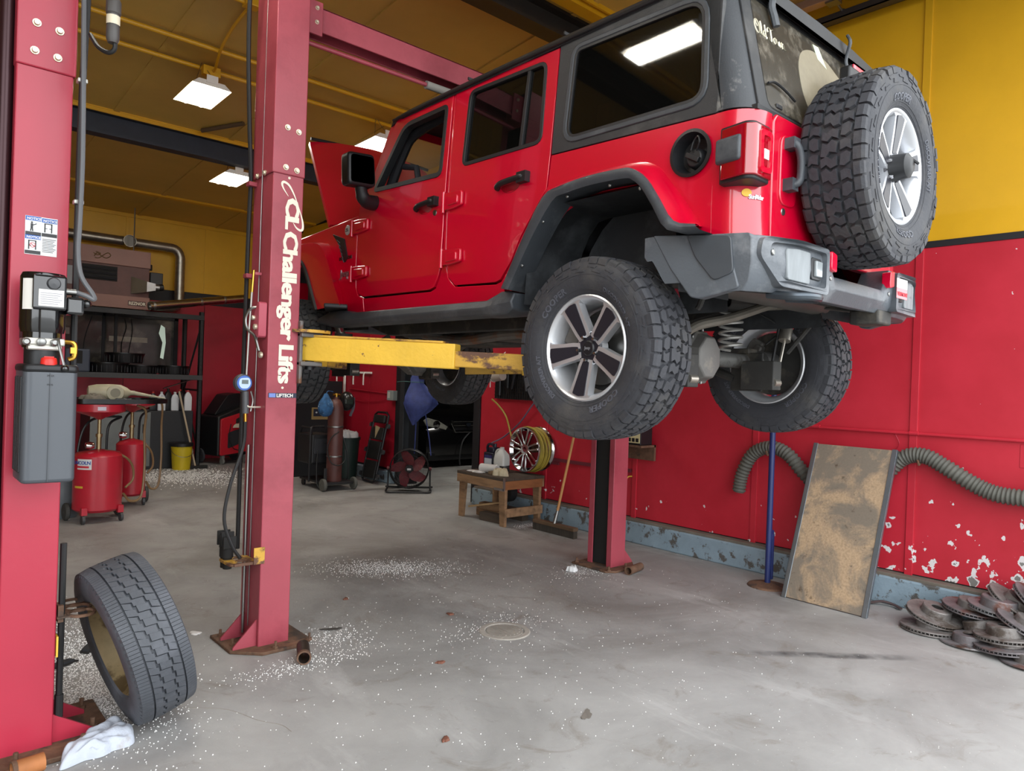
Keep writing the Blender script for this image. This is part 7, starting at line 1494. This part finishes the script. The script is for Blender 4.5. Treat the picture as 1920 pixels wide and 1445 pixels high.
for s in (-1, 1):
    m = MB(); m.prism([(s*.42, .70), (s*.46, .64), (s*.80, .71), (s*.86, .80), (s*.80, .85), (s*.60, .80)], 0, .05, lambda a, b, d: (a, -.165+.26*max(0, abs(a)-.42)**1.2+d*.5, b)); m.build('headlamp', mat('lamp_glass_grey', '#8d8d85', .15, var=.3, vscale=18, coat=.8), cw, 30, .006)
    m = MB(); m.lathe([(.0001, -.02), (.05, -.015), (.07, .02)], 16, 'Y', (s*.62, -.13, .742)); m.build('lamp_projector', CHROME, cw)
    m = MB(); m.lathe([(.18, -.09), (.30, -.10), (.32, -.08), (.32, .08), (.3, .1), (.18, .09)], 28, 'X', (s*.80, .65, .32), closed=True); m.build('tire', TIRE, cw)
m = MB(); m.box(-.8, .8, -.16, -.02, .12, .28); m.build('front_lip', BPLAS, cw, 0, .04, 3)
m = MB(); m.tube(smooth_path([(.05, -.18, .6), (-.15, -.24, .45), (-.22, -.26, .2), (-.22, -.27, .05)]), .015, 6, flat=.3); m.build('hanging_strap', mat('strap_dark_grey', '#3b3b3d', .7), cw)
# ================================================================== rear left: shelves, heater, drains
t = thing('storage_rack', 'black bolted steel storage rack against the rear wall', 'rack', (2.75, 11.9, 0))
O = (2.75, 11.9, 0); BS = mat('black_rack_steel', '#1a1b1d', .55, var=.1)
for x, y in ((1.75, 11.55), (3.78, 11.55), (1.75, 12.35), (3.78, 12.35)):
    m = MB(O); m.box(x-.03, x+.03, y-.004, y+.004, 0, 2.42); m.box(x-.03, x-.022, y-.004, y+.05, 0, 2.42); m.box(x+.022, x+.03, y-.004, y+.05, 0, 2.42); ps = m.build('upright', BS, t, 0)
    if y < 12:
        m = MB(O)
        for k in range(34): m.box(x-.006, x+.006, y-.0055, y-.0035, .08+.068*k, .105+.068*k)
        o = m.build('slot_row', DARK, ps, 0); o['kind'] = 'stuff'
for z in (1.43, 2.36):
    m = MB(O); m.box(1.72, 3.81, 11.55, 12.38, z-.02, z); m.box(1.72, 3.81, 11.53, 11.56, z-.07, z+.005); m.build('shelf', mat('shelf_dark_grey', '#3a3b3d', .6) if z < 2 else BS, t, 0, .003)
for x in (1.75, 3.78):
    m = MB(O); m.beam((x, 11.58, .3), (x, 12.32, 1.2), .02, .03); m.beam((x, 12.32, 1.2), (x, 11.58, 2.2), .02, .03); m.beam((x, 11.58, 1.2), (x, 12.32, 1.2), .02, .03); m.build('brace', BS, t, 0)
m = MB(O); m.box(2.74, 2.78, 12.33, 12.37, 1.43, 2.36); m.build('middle_post', BS, t, 0)
# window in the rear wall behind the rack, its pane, a painted reflection and the things stuck on it
m = MB(); m.box(1.6, 3.72, YB-.04, YB-.012, 1.52, 2.34); wn = struct(m.build('window_1', mat('rear_window_pane', '#4c4a46', .12, var=.35, vscale=2.5, dirt='#777267', dscale=1.6, dlo=.5, dhi=.6), ang=0))
for x0, x1, z0, z1 in ((1.56, 1.62, 1.48, 2.38), (3.70, 3.76, 1.48, 2.38), (1.56, 3.76, 1.48, 1.54), (1.56, 3.76, 2.32, 2.38), (2.64, 2.68, 1.5, 2.36)):
    m = MB(); m.box(x0, x1, YB-.07, YB-.012, z0, z1); m.build('window_frame', BLK, wn, 0)
m = MB(); m.box(2.74, 3.30, YB-.046, YB-.04, 1.93, 2.01); m.build('pane_sign', mat('sign_cream', '#b3a998', .6, var=.15, vscale=20), wn, 0)
m = MB(); m.box(2.05, 2.2, YB-.046, YB-.04, 2.0, 2.1); m.build('pane_note', mat('note_pale', '#9a8f84', .6), wn, 0)
m = MB(); m.prism([(3.50, 1.7), (3.55, 1.68), (3.58, 1.95), (3.56, 2.2), (3.5, 2.24), (3.47, 2.1), (3.53, 1.95)], YB-.045, YB-.04, lambda a, b, d: (a, d, b)); m.build('painted_reflection', mat('reflection_glow', (.5, .6, .5), .5, emit=.3), wn)  # faintly glowing shape on the pane, a painted reflection of the outdoors
for pts in (((2.5, 2.3), (2.44, 2.1), (2.40, 1.9), (2.40, 1.65)), ((2.95, 2.3), (2.98, 2.15), (2.92, 1.9), (2.93, 1.6)), ((3.05, 2.3), (3.07, 2.1), (3.03, 1.8), (3.0, 1.6))):
    m = MB(); m.tube(smooth_path([(a, YB-.05, b) for a, b in pts]), .007, 5); m.build('dangling_cord', RUB, wn)
# drain pans and a blue box on the shelf
PAN = mat('pan_black', '#121214', .35)
def drain_pan(x, y, z, r, h, label):
    t = thing('drain_pan', label, 'drain pan', (x, y, z), group='black oil drain pans on the rack')
    m = MB(); m.lathe([(.0001, 0), (r*.9, 0), (r, h*.9), (r*1.04, h*.92), (r*1.04, h), (r*.97, h), (r*.87, .01), (.0001, .008)], 36, 'Z'); m.build('pan', PAN, t)
    m = MB()
    for k in range(24): a = 2*math.pi*k/24; m.box(-.004, .004, -.004, .004, h*.1, h*.8); i0 = len(m.v)-8; m.map(lambda X_, Y_, Z_: (X_+r*.965*math.cos(a), Y_+r*.965*math.sin(a), Z_), i0)
    o = m.build('side_rib', PAN, t, 0); o['kind'] = 'stuff'
drain_pan(2.56, 11.85, 1.432, .27, .15, 'black drain pan at the left end of the rack shelf')
drain_pan(3.03, 11.88, 1.432, .22, .13, 'black ribbed drain pan in the middle of the rack shelf')
drain_pan(3.46, 11.80, 1.432, .22, .14, 'black drain pan at the right end of the rack shelf')
drain_pan(2.80, 11.95, 1.585, .27, .15, 'black drain pan stacked on top of two others')
t = thing('tool_box', 'grey blue plastic case at the left end of the rack shelf', 'case', (2.14, 11.85, 1.432))
m = MB(); m.box(-.16, .15, -.2, .2, 0, .33); m.build('case', mat('grey_blue_plastic', '#3a4150', .5), t, 0, .02)
m = MB(); m.box(-.10, .05, -.206, -.2, .12, .30); m.build('dark_recess', DARK, t, 0)
o = MB().box(-.2, .2, -.15, .15, 0, .1).build('carton', mat('pale_carton', '#7f7c76', .7), None, 0, .004); o.location = (2.42, 12.2, 1.432); tag(o, 'flat pale carton behind the drain pans on the rack', 'carton')
# unit heater with flue
t = thing('unit_heater', 'brown gas unit heater lettered REZNOR hanging above the storage rack', 'heater', (2.63, 12.1, 2.395))
O = (2.74, 12.1, 2.44); HB = mat('heater_brown', '#8a6357', .5, var=.08, vscale=3); HBD = mat('heater_dark_brown', '#5d3c36', .55, var=.2, vscale=4)
m = MB(O); m.box(2.0, 3.17, 11.75, 12.45, 2.44, 3.30); bd_ = m.build('casing', HBD, t, 0, .008)
m = MB(O); m.box(1.995, 3.175, 11.725, 11.75, 3.06, 3.305); m.build('top_panel', HB, bd_, 0, .006)
m = MB(O); m.box(1.995, 3.175, 11.725, 11.75, 2.435, 2.62); m.build('bottom_panel', HB, bd_, 0, .006)
m = MB(O); m.box(2.28, 2.73, 11.735, 11.75, 2.82, 3.03); m.build('louver_opening', DARK, bd_, 0)
for k in range(3):
    m = MB(O); m.obox((2.505, 11.725, 2.86+.065*k), (.44, .05, .006), (.5, 0, 0)); m.build('louver', mat('louver_grey', '#35363a', .5), bd_, 0)
m = MB(O); m.box(2.09, 2.20, 11.735, 11.75, 2.72, 2.98); m.build('data_plate', mat('plate_grey', '#8d8f92', .5), bd_, 0)
m = MB(O); m.box(2.88, 3.12, 11.718, 11.726, 2.485, 2.555); np_ = m.build('name_plate', mat('plate_dark_red', '#4a2420', .5), bd_, 0)
m = MB(O); lettering(m, 'REZNOR', .064, lambda a, b, d: (2.888+a*.90, 11.717-d, 2.497+b), .002, 1, .003); m.build('name_lettering', mat('letter_cream', '#d8cdb8', .5), np_, 0, label='cream lettering REZNOR')
for pts in ([(2.42, 3.15), (2.46, 3.20), (2.52, 3.16), (2.58, 3.14), (2.63, 3.18), (2.60, 3.22), (2.54, 3.18), (2.48, 3.13), (2.43, 3.13)], [(2.41, 3.20), (2.46, 3.17), (2.50, 3.20), (2.44, 3.22)]):
    m = MB(O); m.tube(smooth_path([(a, 11.722, b) for a, b in pts]), .006, 6); m.build('emblem', mat('emblem_bronze', '#6f5a34', .4, .5), bd_)
m = MB(O); m.ring_tube([[(x, y, z) for x, y, z in ((2.92-.0, 11.74, 2.66), (2.92, 11.74, 2.92), (2.92, 11.74, 2.92), (2.92, 11.74, 2.66))], [(3.10, 11.60, 2.70), (3.10, 11.60, 2.85), (3.10, 11.74, 2.86), (3.10, 11.74, 2.68)], [(3.22, 11.60, 2.73), (3.22, 11.60, 2.83), (3.22, 11.72, 2.83), (3.22, 11.72, 2.73)]]); m.build('draft_hood', GALV, t, 0)
m = MB(O); m.cyl((3.22, 11.66, 2.78), (3.28, 11.66, 2.78), .05, n=16); m.build('hood_outlet', GALV, t)
m = MB(O); m.box(3.19, 3.37, 11.78, 11.95, 2.83, 3.02); m.cyl((3.2, 11.85, 3.05), (3.2, 11.85, 3.14), .03, n=10); m.cyl((3.25, 11.72, 2.78), (3.36, 11.72, 2.80), .05, n=14); m.build('vent_motor', BPLAS, t, 0, .01)
for x in (2.15, 3.05):
    m = MB(O); m.cyl((x, 12.2, 3.30), (x, 12.2, ZC(12.2)), .01, n=6); m.build('hanger_rod', STEEL, t)
t = thing('flue_pipe', 'round galvanised flue pipe bending down beside the heater', 'flue pipe', (3.0, 12.45, 2.45))
O = (3.0, 12.45, 2.45); FL_ = mat('flue_galvanised', '#a29c90', .36, .85, var=.2, vscale=5, stretch=(1, 1, 3))
YF = 12.52; r_ = .075
m = MB(O); m.tube([(.6, YF, 3.52), (1.8, YF, 3.51), (3.58, YF, 3.50)]+[(3.58+.13*math.sin(a*D2R), YF, 3.37+.13*math.cos(a*D2R)) for a in (22, 45, 68)]+[(3.72, YF, 3.36), (3.72, YF, 2.65)]+[(3.72-.08*(1-math.cos(a*D2R)), YF, 2.62-.08*math.sin(a*D2R)) for a in (30, 60)]+[(3.62, YF, 2.53), (3.15, YF, 2.53)], r_, 20); m.build('pipe', FL_, t, 40)
for p0, p1 in (((2.83, YF, 3.505), (2.86, YF, 3.505)), ((3.5, YF, 3.5), (3.52, YF, 3.5)), ((3.72, YF, 3.25), (3.72, YF, 3.28)), ((3.72, YF, 2.72), (3.72, YF, 2.75)), ((3.35, YF, 2.53), (3.37, YF, 2.53))):
    m = MB(O); m.cyl(p0, p1, r_*1.04, n=20); m.build('pipe_seam', FL_, t)
m = MB(O); m.cyl((2.93, YF, 3.50), (2.93, YF-.13, 3.50), .088, n=24, cap=False); m.lathe([(.088, -.13), (.094, -.13), (.094, -.10), (.088, -.10)], 24, 'Y', (2.93, YF, 3.50), closed=True); m.build('tee_collar', FL_, t)
m = MB(O); m.cyl((2.93, YF-.10, 3.50), (2.93, YF-.098, 3.50), .087, n=24); m.build('tee_damper', mat('damper_grey', '#6d6a64', .4, .8), t)
t = thing('loose_duct', 'shiny galvanised duct lying sloped across the top of the rack', 'duct', (3.0, 11.5, 2.37))
O = (3.0, 11.5, 2.37); d0, d1 = Vector((2.99, 11.45, 2.43)), Vector((4.5, 11.7, 2.72))
m = MB(O); m.cyl(d0, d1, .062, n=20, cap=False); m.build('duct', mat('bright_galvanised', '#b7b6b0', .22, 1, var=.1), t)
for q in (.03, .5, .75):
    a = d0.lerp(d1, q); b = d0.lerp(d1, q+.02); m = MB(O); m.cyl(a, b, .066, n=20); m.build('duct_clamp', GALV, t)
# two red oil drains
DR = mat('drain_red_enamel', '#b01e30', .3, coat=.3, var=.05)
def oil_drain(label, loc, rz, R, H, sticker):
    t = thing('oil_drain', label, 'oil drain', loc, (0, 0, rz), 'red wheeled oil drains')
    m = MB(); m.lathe([(.0001, .10), (R-.03, .10), (R, .125), (R, H-.03), (R-.03, H), (.03, H+.03), (.0001, H+.03)], 36, 'Z'); m.build('tank', DR, t)
    m = MB(); m.cyl((0, 0, H), (0, 0, H+.17), .022, n=14); m.cyl((0, 0, H+.17), (0, 0, H+.32), .017, n=14); m.cyl((0, 0, H+.15), (0, 0, H+.18), .03, n=14); m.build('riser_tube', mat('riser_brass', '#9d8a68', .35, .8), t)
    z = H+.32; m = MB(); m.lathe([(.02, z), (.05, z+.02), (.21, z+.075), (.225, z+.085), (.225, z+.155), (.215, z+.155), (.215, z+.09), (.02, z+.03)], 36, 'Z'); m.build('funnel', DR, t)
    m = MB(); m.lathe([(.01, -.04), (.03, -.035), (.04, 0), (.03, .035), (.01, .04)], 14, 'X', (-.09, -.03, H+.07)); m.build('gauge_valve', CHROME, t)
    m = MB(); m.tube(smooth_path([(R*.6, R*.8, .3), (R*.6, R*.85, H), (R*.7, R*.9, H+.25), (R*1.3, R*1.1, H+.33)]), .012, 8); m.tube(smooth_path([(-R*.6, R*.8, .3), (-R*.6, R*.85, H), (-R*.3, R*.9, H+.25), (R*.4, R*1.1, H+.33), (R*1.3, R*1.1, H+.33)]), .012, 8); m.build('push_handle', BPLAS, t)
    for a in (.5, 2.64):
        m = MB(); x, y = (R+.05)*math.cos(a), (R+.05)*math.sin(a); m.lathe([(.02, -.02), (.075, -.02), (.085, -.01), (.085, .01), (.075, .02), (.02, .02)], 24, 'X', (x, y, .087), closed=True); m.cyl((x-.015, y, .087), (x+.015, y, .087), .02, n=10); m.build('wheel', mat('drain_wheel_rubber', '#3f3f3c', .7), t)
    for a in (3.9, 5.5):
        x, y = (R+.02)*math.cos(a), (R+.02)*math.sin(a); m = MB(); m.obox((x*.95, y*.95, .12), (.05, .05, .07)); m.build('caster_fork', DR, t, 0)
        m = MB(); m.cyl((x-.012, y, .042), (x+.012, y, .042), .042, n=14); m.build('caster_wheel', mat('caster_grey', '#3d3d3f', .5), t)
    m = MB(); m.tube(smooth_path([(R*.2, -R*.2, H+.02), (R*.9, -R*.5, H-.04), (R*1.35, -R*.3, H-.14), (R*1.45, -R*.2, H-.28), (R*1.05, -R*.4, H-.36)]), .011, 8); m.tube(smooth_path([(R*1.0, -R*.3, .25), (R*1.4, -R*.1, .16), (R*1.9, .0, .2), (R*2.1, .05, .5), (R*2.05, .05, .85), (R*2.0, 0, H+.40), (R*1.6, 0, H+.46)]), .012, 8); m.build('drain_hose', mat('amber_hose', '#7a6040', .4), t)
    if sticker:
        m = MB(); 
        for nm, z0, z1, col in (('sticker', .52, .62, '#d8d8d8'), ('sticker_red_bar', .535, .555, '#c33340')):
            m = MB(); e = .001 if nm == 'sticker' else .003; m.lathe([(R+e, z0), (R+e, z1)], 8, 'Z', a0=200, a1=238 if nm == 'sticker' else 232); m.build(nm, mat(nm+'_paint', col, .5), t)
        m = MB(); lettering(m, 'LINCOLN', .045, lambda a, b, d: ((R+.004+d)*math.cos((188*D2R)+a/R), (R+.004+d)*math.sin((188*D2R)+a/R), .57+b), .001, .9, .001); m.build('sticker_lettering', mat('sticker_blue_dark', '#274a9c', .5), t, 0)
        m = MB(); m.lathe([(R+.002, .34), (R+.002, .36)], 6, 'Z', a0=192, a1=218); m.build('yellow_label', mat('label_yellow', '#cfa93a', .5), t)
        m = MB(); m.lathe([(.2275, H+.42), (.2275, H+.455)], 5, 'Z', a0=248, a1=266); m.build('funnel_sticker', mat('sticker_pale', '#c9c3d0', .5), t)
oil_drain('red oil drain nearest the bright red column with lettered sticker', (1.66, 7.95, 0), .1, .215, .67, True)
oil_drain('red oil drain standing behind the lettered one', (2.14, 8.72, 0), -.1, .15, .70, False)
# waste tray over the drains with jug and parts
t = thing('parts_tray', 'wide black drip tray lying across the two red oil drains', 'tray', (1.80, 8.0, 1.152))
m = MB(); pol = rnd_poly([(-.36, -.24), (.30, -.22), (.52, .0), (.34, .34), (-.36, .30)], .08, 4); m.prism(pol, 0, .012); m.prism(pol, .012, .045, None, [frame_ring(pol, -.02)]); m.build('pan', PAN, t, 40)
t = thing('oil_jug', 'dirty cream plastic oil jug lying on the black tray', 'jug', (1.76, 8.02, 1.255), (0, 0, -.15))
CR = mat('dirty_cream_plastic', '#a39c84', .5, var=.15)
m = MB(); m.ring_tube([[(x, s*.09*math.cos(2*math.pi*k/16), s*.085*math.sin(2*math.pi*k/16)) for k in range(16)] for x, s in ((-.2, .4), (-.19, .75), (-.12, .95), (.0, 1.0), (.09, .95), (.15, .6), (.18, .3), (.22, .26))]); m.build('body', CR, t, 50)
m = MB(); m.lathe([(.045, -.095), (.075, -.092), (.08, -.08)], 24, 'Y', (.04, 0, 0)); m.build('round_face', CR, t)
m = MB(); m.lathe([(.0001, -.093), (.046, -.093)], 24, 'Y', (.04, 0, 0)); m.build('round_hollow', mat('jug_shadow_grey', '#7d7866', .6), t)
m = MB(); m.tube([(.2, 0, 0), (.5, 0, -.05)], [.022, .006], 8); m.build('spout', CR, t)
o = cloth('oily_rag', 'grey oily rag lying at the left of the black tray', (1.58, 7.88, 1.165), (.22, .16), 13, mat('grey_rag', '#6d675c', .9, var=.2), 0, .10, 'rag', 16)
o = cloth('metal_parts', 'small dark metal fittings lying on the black tray', (1.84, 7.86, 1.165), (.20, .08), 15, mat('dark_fittings', '#3a3a3c', .4, .6, var=.4, vscale=40), 0, .06, 'fittings', 14)
# grey drum behind the column
t = thing('plastic_drum', 'grey plastic drum left of the lettered oil drain', 'drum', (1.40, 8.3, 0))
m = MB(); m.lathe([(.0001, 0), (.15, 0), (.165, .03), (.165, .3), (.16, .33), (.165, .36), (.165, .58), (.15, .62), (.0001, .62)], 28, 'Z'); m.build('drum', mat('drum_grey', '#5f6468', .5, var=.1), t)
m = MB(); m.lathe([(.166, .585), (.172, .6), (.166, .615)], 28, 'Z'); m.build('clamp_band', STEEL, t)
# steel cabinet with bottles, bucket, broom stick
t = thing('steel_cabinet', 'grey and black low steel cabinet under the rack', 'cabinet', (3.05, 11.85, 0))
m = MB(); m.box(-.75, .66, -.25, .4, 0, .88); m.build('body', mat('cabinet_black_grey', '#202124', .5), t, 0, .01)
m = MB(); m.box(-.75, .05, -.258, -.25, .05, .86); dr_ = m.build('door', mat('cabinet_grey', '#6d706e', .45, .4, var=.1), t, 0, .004)
m = MB(); m.box(-.06, -.03, -.275, -.258, .55, .68); m.build('door_handle', BPLAS, dr_, 0, .004)
def bottle(label, x, y, h, col, capc):
    t = thing('oil_bottle', label, 'bottle', (x, y, .882), (0, 0, random.uniform(-.2, .2)), 'oil bottles on the steel cabinet')
    m = MB(); m.ring_tube([[(a*s, b*s, z) for a, b in rnd_poly([(-.055, -.035), (.055, -.035), (.055, .035), (-.055, .035)], .015, 3)] for z, s in ((0, .95), (.01, 1), (h*.66, 1), (h*.82, .7), (h*.9, .32), (h*.96, .3))]); m.build('body', mat('bottle_'+col[1:], col, .35), t, 40)
    m = MB(); m.cyl((0, 0, h*.93), (0, 0, h*1.02), .02, n=12); m.build('cap', mat('cap_'+capc[1:], capc, .4), t)
for i, (x, y, h, c, k, lab) in enumerate(((3.16, 11.74, .28, '#16171a', '#b8302a', 'black oil bottle with red cap at the left of the row'), (3.27, 11.70, .28, '#c9ccd0', '#d8d8d8', 'silver white oil bottle second in the row'), (3.38, 11.76, .33, '#1a1b1e', '#18181a', 'tall black oil bottle in the middle of the row'), (3.46, 11.69, .28, '#c3c6ca', '#cfcfcf', 'silver white oil bottle by the broom stick'), (3.56, 11.78, .32, '#1b1c1f', '#c0332a', 'black oil bottle with red cap right of the broom stick'), (3.65, 11.69, .31, '#d2d3d6', '#b23a30', 'white oil bottle at the right end of the row'))): bottle(lab, x, y, h, c, k)
t = thing('bucket', 'yellow plastic bucket with black lid in front of the steel cabinet', 'bucket', (3.50, 11.42, 0))
m = MB(); m.lathe([(.0001, 0), (.125, 0), (.15, .36), (.156, .36), (.156, .38), (.14, .38)], 28, 'Z'); m.build('pail', mat('bucket_yellow', '#cbb31e', .45), t)
m = MB(); m.lathe([(.162, .355), (.166, .36), (.166, .40), (.15, .41), (.0001, .40)], 28, 'Z'); m.build('lid', BPLAS, t)
m = MB(); m.tube([(.16*math.cos(a*D2R), -.03-.13*math.sin(a*D2R), .30-.10*math.sin(a*D2R)) for a in range(0, 181, 20)], .004, 6); m.build('bail', STEEL, t)
t = thing('broom_stick', 'pale wooden broom leaning on the steel cabinet beside the bucket', 'broom', (3.70, 11.40, 0))
m = MB(); m.cyl((.0, 0, .04), (-.22, .16, 1.18), .014, n=10); m.build('stick', mat('pale_stick', '#b4a288', .6), t)
m = MB(); m.box(-.16, .18, -.03, .03, 0, .05); m.build('head', DARK, t, 0, .006)
o = MB().beam((3.25, 11.35, 1.22), (3.85, 11.5, 1.42), .03, .012).build('hand_tool', STEEL, None, 0); tag(o, 'thin steel bar sticking out in front of the rack', 'bar')
o.location = (0, 0.2, 0)
# air conditioning service machine
t = thing('service_machine', 'red and black wheeled service machine by the rear wall', 'service machine', (4.36, 12.0, 0), (0, 0, .25))
m = MB(); m.prism(rnd_poly([(-.30, .14), (.32, .14), (.32, .92), (.28, 1.0), (-.30, .78)], .03, 3), -.24, .30, lambda a, b, d: (a, d, b)); m.build('cabinet', mat('machine_black', '#17181a', .5), t, 30, .02)
m = MB(); m.prism(rnd_poly([(-.27, .15), (.31, .20), (.31, .90), (-.27, .74)], .03, 3), -.275, -.24, lambda a, b, d: (a, d, b)); m.build('front_panel', mat('machine_red', '#b8222e', .35, coat=.3), t, 30, .015, 3)
m = MB(); m.prism(rnd_poly([(-.14, .26), (.26, .40), (.26, .66), (.08, .58), (-.14, .52)], .03, 3), -.285, -.27, lambda a, b, d: (a, d, b)); m.build('dark_inset', mat('machine_grey', '#2c2d30', .5), t, 30)
m = MB(); m.prism(rnd_poly([(.0, .66), (.26, .76), (.26, .84), (.0, .74)], .02, 3), -.285, -.27, lambda a, b, d: (a, d, b)); m.build('display_slot', DARK, t, 30)
m = MB(); m.prism(rnd_poly([(-.28, .80), (.30, 1.0), (.18, 1.16), (-.04, 1.13)], .03, 3), -.10, .22, lambda a, b, d: (a, d, b)); m.build('console', BPLAS, t, 30, .015)
o = cloth('shop_glove', 'x', (.05, -.31, .60), (.22, .06), 17, mat('glove_cream', '#b7ae98', .85), 0, .09, 'glove', 14); o.parent = t; del o['category']; o['label'] = 'cream glove tucked on the front'
m = MB(); m.tube(smooth_path([(-.1, -.29, .66), (-.16, -.33, .45), (-.08, -.33, .28), (.0, -.31, .24), (.16, -.33, .2), (.28, -.31, .3), (.30, -.29, .6)]), .007, 6); m.build('service_hose', RUB, t)
for x in (-.18, .24):
    m = MB(); m.cyl((x-.015, -.2, .05), (x+.015, -.2, .05), .05, n=14); m.obox((x, -.2, .12), (.05, .05, .05)); m.build('caster', mat('caster_pale', '#7d7d78', .6), t)
for x in (-.31, .33):
    m = MB(); m.cyl((x-.02, .22, .12), (x+.02, .22, .12), .12, n=22); m.build('rear_wheel', TIRE, t)
o = MB().lathe([(.13, -.09), (.26, -.1), (.28, -.08), (.28, .08), (.26, .1), (.13, .09)], 32, 'Z', closed=True).build('flat_tyre', TIRE); o.location = (4.85, 11.55, .10); tag(o, 'black tire lying on the floor right of the service machine', 'tire')
